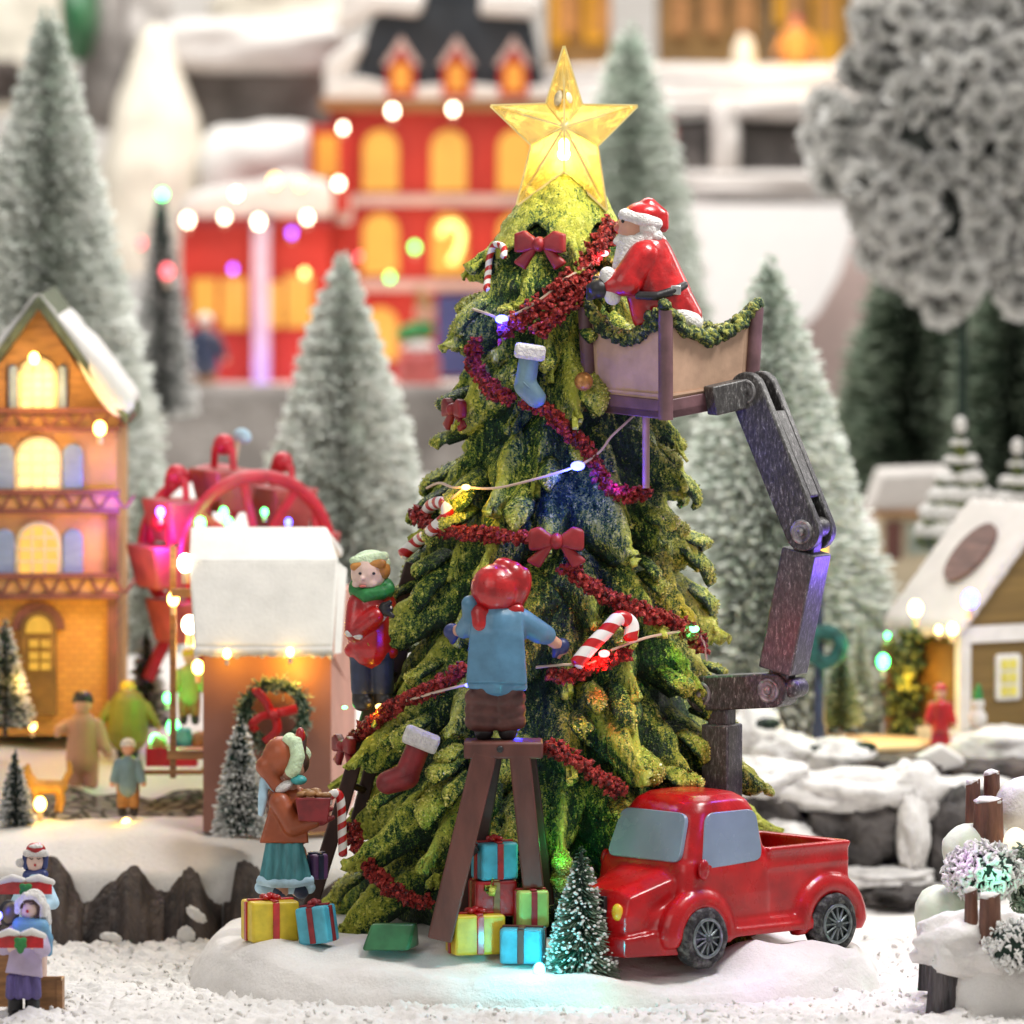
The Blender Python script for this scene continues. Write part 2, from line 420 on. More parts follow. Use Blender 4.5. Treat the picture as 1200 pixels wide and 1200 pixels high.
# ------------------------------------------------------------------ bottle-brush trees
def brush_mesh(name, h, r, n, w, seed, parent, mat, pw=.85, inner=.25, up=.10, rings=0, jit=.18, clump=0.0, droop=0.0, zlo=.04, tipw=.5, crest_pow=1.0):
    g = np.random.default_rng(seed)
    t = 1-np.sqrt(1-g.random(n)*(1-.0)) if True else None
    if rings: t = (np.floor(t*rings)+.5+.42*(g.random(n)-.5)*2)/rings
    t = np.clip(t, 0, .995)
    th = g.random(n)*2*np.pi
    rad = r*(1-t)**pw*(1+jit*(g.random(n)-.5)*2)+r*.03
    if clump:
        rad = rad*(1+clump*np.sin(th*5+t*19)*np.sin(t*31+th*2))
    if rings: rad = rad*(.93+.12*np.cos(2*np.pi*(t*rings-.5)))
    z0 = zlo*h+t*h*(1-zlo)
    d = np.stack([np.cos(th), np.sin(th), up+.25*(g.random(n)-.5)-droop*(1-t)], 1)
    d /= np.linalg.norm(d, axis=1)[:, None]
    sd = np.cross(d, g.normal(size=(n, 3))); sd /= np.linalg.norm(sd, axis=1)[:, None]
    base = np.stack([0*t, 0*t, z0], 1)+d*(rad*inner)[:, None]
    tip = np.stack([0*t, 0*t, z0], 1)+d*rad[:, None]
    hw = (w*(.7+.6*g.random(n)))[:, None]/2
    V = np.stack([base-sd*hw, base+sd*hw, tip+sd*hw*tipw, tip-sd*hw*tipw], 1).reshape(-1, 3)
    A = np.tile(np.array([0, 0, 1, 1.]), n)
    A = A*np.repeat(.75+.5*g.random(n), 4)
    me = bpy.data.meshes.new(name)
    me.vertices.add(4*n); me.vertices.foreach_set('co', V.ravel())
    me.loops.add(4*n); me.loops.foreach_set('vertex_index', np.arange(4*n))
    me.polygons.add(n); me.polygons.foreach_set('loop_start', np.arange(0, 4*n, 4))
    me.update(calc_edges=True)
    at_ = me.attributes.new('crest', 'FLOAT', 'POINT'); at_.data.foreach_set('value', A)
    me.materials.append(mat)
    o = bpy.data.objects.new(name, me); COL.objects.link(o); o.parent = parent
    return o
def brush_tree(name, label, px, ptop, pbot, halfpx, Y, n, mat, core, w=.05, group=None, seed=1, trunk=True, corefrac=.62, cat='tree', **kw):
    s = S(Y); base = at(px, pbot, Y); h = at(px, ptop, Y).z-base.z; r = halfpx*s
    t = thing(name, label, cat, base, rnd.random()*6, group)
    tm = MB(); tm.cap((0, 0, -.02*h), r*.09, (0, 0, h*.96), r*.02); tm.build('trunk', M['dark_wood'], t)
    if corefrac:
        c = MB()
        pw = kw.get('pw', .85)
        def f(u, v):
            a = 2*PI*u; rr = r*corefrac*(1-v)**pw*(1+.14*noise.noise(Vector((math.cos(a)*2, math.sin(a)*2, v*9+seed))))
            return Vector((rr*math.cos(a), rr*math.sin(a), h*(.05+.93*v)))
        c.grid(f, 28, 26, 0, True); c.build('crown', core, t, angle=0)
    brush_mesh('needles', h, r, n, w, seed, t, mat, **kw)
    return t

# ------------------------------------------------------------------ platform the scene stands on
ZG = at(600, 1195, -4.2).z                  # snow ground level
ZP = at(560, 1112, -3.0).z                  # top of the platform
def platform():
    c = at(628, 1100, -1.0); cx, cy = c.x, -1.0
    m = MB(); a, b = 4.12, 3.05; H = ZP-ZG
    def f(u, v):
        th = 2*PI*u
        # v: 0 centre -> .62 rim of the top -> 1 foot
        ct, st = math.cos(th), math.sin(th)
        e = (abs(ct)**2.6+abs(st)**2.6)**(-1/2.6)
        wob = 1+.035*noise.noise(Vector((ct*1.7, st*1.7, 3.1)))+.015*noise.noise(Vector((ct*5, st*5, 8)))
        if v < .62: k = v/.62*.86; z = ZP
        else:
            q = (v-.62)/.38
            k = .86+.14*math.sin(q*PI/2)**.8; z = ZP-(H+.25)*(1-math.cos(q*PI/2))**.75
        p = Vector((cx+a*e*k*ct*wob, cy+b*e*k*st*wob, z))
        q = Vector((p.x*.8, p.y*.8, p.z*.8))
        edge = max(0, min(1, (k-.55)/.3))
        dz = .10*noise.noise(q*1.6)+.05*noise.noise(q*4.5)
        if v < .7: p.z += dz*.8+.05*edge*noise.noise(q*2+Vector((9, 0, 0)))
        d = Vector((ct, st, 0))*(.05*noise.noise(q*3+Vector((4, 4, 4)))+.02*noise.noise(q*11))
        if v > .6: p += d
        # the corner by the lorry's tail drops lower
        fl = min(1, max(0, (.95-k)/.25))
        p.z -= .40*max(0, -2.6-p.y)*(.4+.6*fl)+.17*(lambda t: t*t*(3-2*t))(min(1, max(0, (p.x-.7)/1.1)))*(.5+.5*fl)
        if v < .75:
            for wx, wy, wr, wh in ((2.75, -2.65, .42, .20), (3.3, -2.1, .5, .10), (1.3, -3.0, .5, .05)):
                p.z += wh*math.exp(-((p.x-wx)**2+(p.y-wy)**2)/wr**2)
        return p
    m.grid(f, 150, 70, 0, True)
    o = m.build('snow_platform', M['platform'], angle=0)
    tag(o, 'rounded lump of off-white snow carrying the decorated tree and the red pickup', 'platform')
platform()

# ------------------------------------------------------------------ the decorated fir
TB = at(632, 1098, 0); TB.z = ZP-.05
def zrow(py): return at(640, py, 0).z-TB.z
def axis_x(z):                                             # the tree leans a little
    return lerp(0.0, at(656, 200, 0).x-TB.x, min(1, max(0, z/9.0)))+.09*math.sin(PI*min(1, max(0, z/9.0)))
TIERS = [(268, 66, 6), (345, 108, 8), (428, 124, 9), (508, 139, 10), (588, 162, 12), (668, 185, 13), (742, 207, 14), (818, 226, 15), (905, 252, 16), (992, 266, 17), (1066, 262, 17)]
RTAB = sorted([(zrow(1090), 2.5)]+[(zrow(p), r*.0098) for p, r, n in TIERS]+[(zrow(205), .18), (zrow(190), .05)])
def tree_R(z): return interp(z, RTAB)
def tsurf(px, py, off=0.0):
    Y = -1.5
    for _ in range(6):
        p = at(px, py, Y); z = p.z-TB.z; Rr = tree_R(z)*.95; dx = p.x-TB.x-axis_x(z)
        Y = -math.sqrt(max(.01, Rr*Rr-dx*dx))-off
    return at(px, py, Y)
tree = thing('christmas_tree', 'tall decorated green fir with yellow glitter on its layered boughs', 'tree', TB)
m = MB(); m.cap((0, 0, 0), .45, (0, 0, 1.2), .4); m.build('trunk', M['dark_wood'], tree)
m = MB()
def corefn(u, v):
    a = 2*PI*u; z = v*zrow(215); r = tree_R(z)*.66*(1+.1*noise.noise(Vector((math.cos(a)*3, math.sin(a)*3, z*2))))
    return (Vector((axis_x(z)+r*math.cos(a), r*math.sin(a), z)), .02)
m.grid(corefn, 60, 60, 0, True)
for ti, (py, rpx, n) in enumerate(TIERS):
    if ti == 0: continue
    zt0 = zrow(py); Rt0 = rpx*.0098
    off = rnd.random()*6
    for k in range(n+(n % 2)):
        back = k % 2 and ti > 0; n_b = n+(n % 2)
        th = off+2*PI*(k+.34*(rnd.random()-.5))/n_b
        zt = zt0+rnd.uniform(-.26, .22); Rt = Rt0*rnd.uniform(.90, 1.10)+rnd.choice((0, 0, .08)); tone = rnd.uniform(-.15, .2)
        if back: Rt *= .86; zt += rnd.uniform(-.05, .3); tone -= .22  # back row toned darker: shade between boughs put into the colour
        drop = (1.12 if ti > 1 else .82)*rnd.uniform(.9, 1.15)
        z0 = zt+drop; r0 = max(.02, tree_R(z0)*.62)
        W = min(.66, .74*2*PI*Rt0/n)*rnd.uniform(.8, 1.15); fa = rnd.choice((.02, .035, .05))
        sd = rnd.random()*50; rad = Vector((math.cos(th), math.sin(th), 0)); tan = Vector((-math.sin(th), math.cos(th), 0))
        yaw = rnd.uniform(-.14, .14); nf = rnd.choice((2.5, 3, 3.5, 4))
        sag = rnd.uniform(.02, .10)
        def f(u, v_, th=th, zt=zt, Rt=Rt, z0=z0, r0=r0, W=W, sd=sd, rad=rad, tan=tan, yaw=yaw, nf=nf, sag=sag, tone=tone, fa=fa):
            v = v_*2-1
            ub = u*1.0
            w = W*(.62+.38*math.sin(min(ub/.42, 1)*PI/2)) if ub < .42 else W*(1-((ub-.42)/.58)**1.08)
            w *= 1+.20*noise.noise(Vector((u*5.5, v*.6+(3 if v > 0 else -3), sd)))
            z = z0+(zt-z0)*ub**1.15
            rr = r0+(Rt-r0)*ub**1.1+sag*math.sin(PI*ub)+.30*max(0, ub-.62)
            flute = math.cos(v*PI*nf+1.6*noise.noise(Vector((u*2, v*1.5, sd+7))))
            rr += fa*flute*(.3+.7*math.sin(PI*min(1, ub*1.05)))
            rr -= .85*W*abs(v)**1.6
            z -= .26*W*v*v*(1-.4*ub)-.05*math.sin(v*11+sd)*ub*(1-v*v)
            p = rad*rr+tan*(v*w+yaw*ub)+Vector((0, 0, z))
            q = p*2.6+Vector((sd, 0, 0))
            p += rad*(.075*noise.noise(q)+.045*noise.noise(q*2.7)+.028*noise.noise(q*7))
            p.z += .05*noise.noise(q*2.2+Vector((5, 5, 5)))
            p.x += axis_x(p.z)
            cr = .44+tone+.24*flute*(fa/.05)+.75*(u-.5)-.75*v*v  # glitter crest; darker roots and edges also carry the shade under boughs
            return (p, max(.001, min(1, cr)))
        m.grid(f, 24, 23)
# small pointed sprigs between the boughs
for k in range(120):
    z = rnd.uniform(.3, zrow(330)); th = rnd.random()*2*PI; Rr = tree_R(z)
    L = rnd.uniform(.28, .5)*(.55+.45*min(1, Rr/1.6)); W = L*rnd.uniform(.36, .55); sd = rnd.random()*60; tone = rnd.uniform(-.25, .25)
    rad = Vector((math.cos(th), math.sin(th), 0)); tan = Vector((-math.sin(th), math.cos(th), 0)); r0 = Rr*.80; dz = rnd.uniform(.25, .7)
    def f(u, v_, rad=rad, tan=tan, r0=r0, z=z, L=L, W=W, sd=sd, dz=dz, tone=tone):
        v = v_*2-1; w = W*(.6+.4*math.sin(min(1, u/.5)*PI/2)) if u < .5 else W*(1-((u-.5)/.5)**1.3)
        p = rad*(r0+L*1.0*u+.16*math.sin(PI*u)-.5*W*v*v)+tan*(v*w)+Vector((0, 0, z+.25-dz*L*2*u-.3*W*v*v))
        n_ = noise.noise(p*3.1+Vector((sd, 0, 0))); p += rad*(.06*n_+.03*noise.noise(p*9))
        p.x += axis_x(p.z)
        return (p, max(.001, min(1, .48+tone+.5*(u-.4)-.4*v*v+.15*math.cos(v*9))))
    m.grid(f, 12, 11)
g = random.Random(77); gm = MB(); good = [i for i in range(3660, len(m.v)-24) if m.at[i] > .40]
for k in range(62000):
    i = good[int(g.random()*len(good))]; a, b_, c_ = Vector(m.v[i]), Vector(m.v[i+1]), Vector(m.v[i+11])
    if (b_-a).length > .2 or (c_-a).length > .3: continue
    p = a+(b_-a)*g.random()+(c_-a)*g.random()*.35
    n_ = Vector((p.x-axis_x(p.z), p.y, .5)).normalized()
    if n_.y > .55: continue
    p += n_*.012; s_ = g.choice((.007, .009, .011, .014)); n_ = (n_+Vector((g.gauss(0, .45), g.gauss(0, .45), g.gauss(0, .45)))).normalized(); u_ = n_.orthogonal().normalized()*s_; w_ = n_.cross(u_); q = g.random()
    gm.add([p+u_, p+w_, p-u_*1.2, p-w_], [(0, 1, 2, 3)], 0, [q+.001]*4)
go = gm.build('glitter', M['glitter'], tree, smooth=False); go['kind'] = 'stuff'
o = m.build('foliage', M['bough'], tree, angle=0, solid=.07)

# tip cap of the tree is rounded
m = MB(); zt = zrow(200)
def f(u, v):
    a = 2*PI*u; lob = math.cos(5*a+1.2+.6*math.sin(a))
    r = .66*(v**.72)*(1+.16*lob*v); z = zrow(186)-.86*v**1.25-.20*lob*v*v*v-.10*v
    p = Vector((r*math.cos(a)*1.02, r*math.sin(a), z)); n_ = noise.noise(p*2.6)+.5*noise.noise(p*6)+.3*noise.noise(p*13)
    p += Vector((math.cos(a), math.sin(a), .4))*(.07*n_); p.x += axis_x(z)
    return (p, max(.001, min(1, .62+.22*lob*v)))
m.grid(f, 90, 40, 0, True)
m.ell((axis_x(zrow(285)), 0, zrow(285)), (.50, .50, .55), seg=40, rings=26, fn=lambda p: p*(1+.2*noise.noise(p*2.5)+.08*noise.noise(p*7)))
m.at[90*40:] = [.32]*(len(m.v)-90*40)
m.build('leader', M['bough'], tree, angle=0, solid=.06)

# ------------------------------------------------------------------ star
def starplastic():
    m, nt, N, b, out = nodes('clear_yellow_plastic')
    nt.nodes.remove(b)
    tr = N('ShaderNodeBsdfTranslucent'); tr.inputs[0].default_value = (1, .74, .26, 1)
    gl = N('ShaderNodeBsdfGlass'); gl.inputs[0].default_value = (1, .93, .66, 1); gl.inputs['Roughness'].default_value = .04; gl.inputs['IOR'].default_value = 1.35
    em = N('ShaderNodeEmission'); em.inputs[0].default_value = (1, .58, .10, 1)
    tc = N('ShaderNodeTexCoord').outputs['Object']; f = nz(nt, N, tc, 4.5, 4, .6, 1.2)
    nt.links.new(ramp(nt, N, f, [(.44, .015), (.54, .09), (.66, .8)]), em.inputs[1])  # patchy emission stands for the bulb's glow inside the plastic
    tp = N('ShaderNodeBsdfTransparent'); tp.inputs[0].default_value = (1, .9, .6, 1)
    m0 = N('ShaderNodeMixShader'); m0.inputs[0].default_value = .35; nt.links.new(gl.outputs[0], m0.inputs[1]); nt.links.new(tp.outputs[0], m0.inputs[2])
    m1 = N('ShaderNodeMixShader'); m1.inputs[0].default_value = .27; nt.links.new(m0.outputs[0], m1.inputs[1]); nt.links.new(tr.outputs[0], m1.inputs[2])
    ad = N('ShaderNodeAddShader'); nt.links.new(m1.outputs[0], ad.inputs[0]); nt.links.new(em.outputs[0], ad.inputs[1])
    nt.links.new(ad.outputs[0], out.inputs[0])
    return m
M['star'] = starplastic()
SC = at(661, 148, -.30)
star = thing('tree_star', 'glowing clear yellow five pointed star topping the fir', 'star', SC)
outer = [(661, 54), (747, 124), (711, 246), (606, 240), (575, 124)]
inner = [(682, 123), (700, 171), (661, 200), (623, 170), (640, 122)]
rim = []
for i in range(5):
    for q in (outer[i], inner[i]): v = at(q[0], q[1], -.30)-SC; rim.append(Vector((v.x, 0, v.z)))
m = MB()
fr_, bk = Vector((0, -.30, 0)), Vector((0, .30, 0))
vs = [p+Vector((0, -.035, 0)) for p in rim]+[p+Vector((0, .035, 0)) for p in rim]+[fr_, bk]
fs = []
for i in range(10):
    j = (i+1) % 10
    fs += [(i, j, 20), (10+j, 10+i, 21), (i, 10+i, 10+j, j)]
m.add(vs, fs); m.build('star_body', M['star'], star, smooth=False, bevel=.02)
m = MB()                                                   # rim and ridge bars; light on the edges put in as emission
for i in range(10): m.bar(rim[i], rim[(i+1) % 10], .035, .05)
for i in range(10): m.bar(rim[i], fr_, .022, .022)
M['star_edge'] = glowmat('edge_glow_plastic', (1.0, .78, .30), .75, .4, 3)
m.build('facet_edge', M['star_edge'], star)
m = MB(); m.ell(at(660, 118, -.41)-SC, (.11, .08, .14)); m.build('socket', mk('socket_plastic', (.72, .60, .38), .3, var=.3, vscale=12, bump=.3, coat=.4), star)
m = MB(); m.ell((0, 0, -.22), (.07, .07, .09)); m.build('bulb', ledmat('star_bulb', (1, .78, .36), 26), star)

LIGHTS = []
def plight(p, col, e, r=.05, name='bulb_glow', parent=None):
    l = bpy.data.lights.new(name, 'POINT'); l.color = col; l.energy = e; l.shadow_soft_size = r
    o = bpy.data.objects.new(name, l); COL.objects.link(o); o.location = p
    if parent is not None: o.parent = parent
    return o
plight(SC+Vector((0, 0, -.30)), (1, .66, .24), 70, .1)
plight(SC+Vector((.0, -.55, -.5)), (1, .70, .2), 7, .15)

# ------------------------------------------------------------------ string lights on the fir
LC = {'blue': (.012, .03, 1.0), 'yellow': (1, .55, .03), 'red': (1, .025, .02), 'green': (.01, 1, .16), 'pink': (1, .09, .12), 'cyan': (.03, .85, 1), 'white': (1, .82, .52), 'violet': (.20, .05, 1)}
LMF = {k: ledmat('far_led_'+k, tuple(lerp(a, 1, .10) for a in c), 7 if k not in ('white', 'yellow') else 14) for k, c in LC.items()}
LM = {k: ledmat('led_'+k, tuple(lerp(a, 1, .14) for a in c), 22 if k == 'white' else 5) for k, c in LC.items()}
def smooth_path(pts, n=10):
    P = [Vector(p) for p in pts]; out = []
    for i in range(len(P)-1):
        a, b, c, d = P[max(i-1, 0)], P[i], P[i+1], P[min(i+2, len(P)-1)]
        for k in range(n):
            t = k/n
            out.append(.5*((2*b)+(c-a)*t+(2*a-5*b+4*c-d)*t*t+(3*b-a-3*c+d)*t**3))
    out.append(P[-1]); return out
sl = thing('string_lights', 'thin copper wire of small coloured bulbs wound round the decorated fir', 'lights', TB)
WOFF = .24
for path in ([(708, 296), (688, 312), (660, 328), (640, 346), (612, 364), (588, 374)], [(588, 374), (566, 366), (546, 360)],
             [(500, 572), (515, 566), (530, 571), (545, 571), (580, 572), (625, 562), (677, 546), (702, 530), (716, 512), (732, 497), (748, 482)],
             [(442, 829), (480, 820), (515, 810), (548, 802)], [(628, 782), (660, 779), (690, 778), (708, 766)],
             [(716, 762), (755, 748), (790, 741), (813, 736)], [(813, 736), (824, 752), (828, 775)], [(545, 571), (530, 584), (520, 594)]):
    pts = smooth_path([tsurf(x, y, WOFF+.02*math.sin(x))-TB for x, y in path])
    MB().tube(pts, .016, 6).build('wire', M['wire'], sl)
def led(px, py, col, e, rpx=4.5, off=WOFF+.06, elong=1.5, bulb=True):
    p = tsurf(px, py, off)
    if bulb: b = MB(); b.ell(p-TB, (rpx*.008*elong, rpx*.008, rpx*.008), seg=10, rings=7); b.build('bulb', LM[col], sl)
    plight(p+Vector((-.05, -.07, -.07)), LC[col], e, .05)
led(708, 297, 'pink', 8); led(588, 374, 'blue', 36, 6.5); led(546, 571, 'yellow', 8, 4.5); led(677, 546, 'blue', 48, 7)
led(445, 828, 'yellow', 5); led(548, 803, 'blue', 3, 3); led(708, 766, 'red', 14, 5.5); led(813, 737, 'green', 6, 5.5); led(819, 700, 'yellow', 3, 3, .2, 1, False)
led(404, 829, 'green', 2, 3); led(625, 812, 'blue', 6, 3, .12, 1, False); led(612, 856, 'blue', 6, 3, .2, 1, False); led(660, 985, 'green', 5, 3, .1, 1, False); led(730, 560, 'violet', 5, 2.5, .3, 1, False)
led(538, 748, 'blue', 5, 4, .1, 1, False); led(662, 835, 'yellow', 3, 2.5, .1, 1, False)

# ------------------------------------------------------------------ tinsel
def tinsel(path, label, width=.15, dens=120, group='red tinsel strips around the fir', off=.17):
    pts = smooth_path([tsurf(x, y, off) for x, y in path], 14)
    base = pts[len(pts)//2].copy()
    mm = MB(); L = 0
    mm.tube([p-base for p in pts], width*.34, 7)
    for i in range(len(pts)-1):
        a, b = pts[i], pts[i+1]; n = max(1, int((b-a).length*dens*1.7)); d = (b-a).normalized()
        for k in range(n):
            c = a.lerp(b, rnd.random())-base
            dr = Vector((rnd.gauss(0, 1), rnd.gauss(0, 1), rnd.gauss(0, 1))); dr -= d*dr.dot(d)*.6; dr.normalize()
            c += dr*width*rnd.uniform(.30, .74)
            sz = rnd.uniform(.024, .05)
            ax = Vector((rnd.gauss(0, 1), rnd.gauss(0, 1), rnd.gauss(0, 1))).normalized(); bx = ax.orthogonal().normalized(); cx = ax.cross(bx)
            q = [c+ax*sz*1.5, c+bx*sz, c-ax*sz*1.2, c-bx*sz, c+cx*sz*.9, c-cx*sz*.9]
            mm.add(q, [(0, 1, 4), (1, 2, 4), (2, 3, 4), (3, 0, 4), (1, 0, 5), (2, 1, 5), (3, 2, 5), (0, 3, 5)])
    mm.at = [max(.001, rnd.random()) for _ in mm.v]
    o = mm.build('tinsel_garland', M['tinsel'], None, smooth=False)
    o.location = base
    return tag(o, label, 'garland', group)
tinsel([(716, 262), (706, 282), (690, 305), (668, 330), (640, 352), (612, 372), (588, 392)], 'red tinsel strip running from the star down past the topmost bow', .19)
tinsel([(560, 398), (552, 420), (566, 445), (584, 466)], 'short red tinsel piece beside the blue stocking', .13)
tinsel([(612, 470), (640, 480), (664, 505), (690, 528), (704, 560), (722, 577), (760, 578)], 'red tinsel strip curling under the wooden basket', .13)
tinsel([(484, 600), (505, 616), (540, 624), (580, 626), (622, 630)], 'level red tinsel strip above the red capped boy', .12)
tinsel([(662, 662), (690, 684), (722, 704), (760, 720), (796, 732), (826, 758)], 'sloping red tinsel strip running right of the middle bow', .15)
tinsel([(412, 868), (440, 846), (470, 822), (510, 806), (546, 780)], 'red tinsel strip beside the yellow bulb behind the boy in blue', .13)
tinsel([(640, 792), (670, 790), (700, 778), (738, 764)], 'red tinsel piece under the striped candy cane', .13)
tinsel([(640, 872), (668, 888), (696, 906), (730, 930)], 'red tinsel piece over the pickup windscreen', .15)
tinsel([(414, 966), (420, 998), (440, 1026), (466, 1046), (502, 1060)], 'lowest red tinsel strip hanging beside the brown stool leg', .14)
tinsel([(690, 318), (676, 346), (652, 368), (628, 392)], 'red tinsel tuft lying under the wire behind the man in red', .15)
tinsel([(560, 442), (580, 456), (600, 470)], 'small red tinsel tuft under the blue stocking', .12)

# ------------------------------------------------------------------ bows, stockings, canes on the tree
def bow(px, py, wpx, label, mat, off=.3, tilt=0.0):
    c = tsurf(px, py, off); k = wpx*.01
    nx = (c.x-TB.x-axis_x(c.z-TB.z)); yaw = math.asin(max(-.9, min(.9, nx/max(.3, tree_R(c.z-TB.z)))))
    t = thing('bow', label, 'bow', c, yaw, 'bows pinned to the fir'); t.rotation_euler = (0, tilt, yaw)
    for sgn in (-1, 1):
        b = MB()
        b.hull([Vector((sgn*x*k, y*k, z*k)) for x, z in ((.06, .09), (.06, -.09), (.30, .27), (.50, .20), (.50, -.18), (.30, -.16)) for y in (-.13, .10)])
        b.build('loop', mat, t, remesh=.03, sm=3)
        q = MB()
        q.hull([Vector((sgn*x*k, y*k, z*k)) for x, z in ((.03, -.05), (.13, .0), (.30, -.50), (.56, -.36)) for y in (-.09, .07)])
        q.build('tail', mat, t, remesh=.03, sm=2)
    b = MB(); b.ell((0, -.05*k, 0), (.13*k, .16*k, .15*k)); b.build('knot', mat, t)
bow(633, 286, 60, 'small dark red bow just below the tree top', M['ribbon_red'], .34)
bow(652, 634, 64, 'red bow with pointed tails at the middle of the fir', M['ribbon_red'], .34)
bow(533, 480, 52, 'dark maroon bow on the edge of the fir under the blue stocking', M['red_dark'], .34)
bow(404, 874, 50, 'dark maroon bow low on the edge of the fir near the girl in rust', M['red_dark'], .34)

def stocking(px, py, hpx, ang, mat, label, flip=1, off=.32):
    c = tsurf(px, py, off); k = hpx*.01
    t = thing('stocking', label, 'stocking', c, 0, 'stockings on the fir'); t.rotation_euler = (0, ang, 0)
    b = MB()
    b.cap((0, 0, .18*k), .17*k, (0, 0, -.22*k), .175*k); b.cap((0, 0, -.25*k), .19*k, (flip*.20*k, -.02, -.42*k), .17*k)
    b.build('sock', mat, t, remesh=.025, sm=4)
    q = MB(); q.box((0, 0, .30*k), (.50*k, .44*k, .24*k)); q.build('cuff', M['white_fur'], t, bevel=.04)
    MB().torus((flip*.03*k, 0, -.24*k), .185*k, .008, (flip*.6, 0, .8), 20, 6).build('heel_seam', mat, t)
stocking(618, 434, 72, R(8), M['blue_grey'], 'blue grey stocking with white cuff on the upper fir', 1)
stocking(484, 890, 84, R(22), M['red_dark'], 'dark red stocking with white cuff low on the fir', -1)
def cane(pts, r, label, off=.26, per=5, pos=None, group='striped candy canes'):
    P = smooth_path([tsurf(x, y, off) if pos is None else at(x, y, pos) for x, y in pts], 12)
    # resample evenly
    L = [0]
    for i in range(1, len(P)): L.append(L[-1]+(P[i]-P[i-1]).length)
    n = int(L[-1]/.02); Q = []
    for k in range(n+1):
        d = L[-1]*k/n; j = max(i for i in range(len(L)) if L[i] <= d+1e-9); j = min(j, len(P)-2)
        Q.append(P[j].lerp(P[j+1], (d-L[j])/max(1e-6, L[j+1]-L[j])))
    base = Q[0].copy(); b = MB()
    seg = 16; N_ = max(8, int(per*1.0/.02*r*.62))
    at_ = [.5+.49*math.cos(2*PI*(i/N_-k/seg)) for i in range(len(Q)) for k in range(seg)]
    b.tube([q-base for q in Q], [r*.6]+[r]*(len(Q)-2)+[r*.6], seg, at=at_)
    o = b.build('candy_cane', M['stripes']); o.location = base
    return tag(o, label, 'candy cane', group)
cane([(470, 652), (490, 634), (510, 618), (524, 604), (520, 590), (506, 592), (498, 604)], .075, 'striped candy cane on the edge of the fir above the boy in red coat')
cane([(674, 780), (692, 758), (710, 740), (726, 724), (740, 732), (738, 752)], .085, 'large striped candy cane beside the boy in blue jacket', .34)
cane([(402, 1004), (401, 975), (400, 945), (396, 930), (386, 934), (384, 944)], .052, 'upright striped candy cane next to the girl in rust coat', pos=-1.5)
cane([(570, 340), (572, 318), (574, 300), (580, 287), (590, 290), (590, 302)], .04, 'thin pale candy cane near the top of the fir', .26)
o = MB().ell((0, 0, 0), (.11, .1, .11)).build('bauble', M['gold']); o.location = tsurf(684, 447, .28); tag(o, 'small orange gold bauble beside the wooden basket', 'bauble')
# ------------------------------------------------------------------ pickup with lift arm
TY = -1.85
tr0 = at(843, 1124, TY); tr0.z = ZP-.20
truck = thing('pickup_truck', 'glossy red toy pickup with a jointed metal lift arm holding up a basket', 'pickup', tr0, R(223))
m = MB()
def rring(x0, x1, hy, z, r, n=5):
    P = []
    for cx, cy, a0 in ((x1-r, hy-r, 0), (x0+r, hy-r, 90), (x0+r, -hy+r, 180), (x1-r, -hy+r, 270)):
        for k in range(n+1): t = R(a0+90*k/n); P.append(Vector((cx+r*math.cos(t), cy+r*math.sin(t), z)))
    return P
m.hull(rring(-.12, 1.26, .75, .36, .10)+rring(-.13, 1.28, .76, .80, .12)+rring(-.12, 1.25, .75, 1.10, .14)+rring(-.11, 1.22, .73, 1.2, .16))
m.hull(rring(-.12, 1.24, .745, 1.08, .14)+rring(-.09, 1.10, .67, 1.48, .20)+rring(-.06, 1.01, .61, 1.74, .24)+rring(-.01, .94, .56, 1.85, .26)+rring(.08, .84, .46, 1.92, .26)+rring(.2, .7, .32, 1.945, .2))
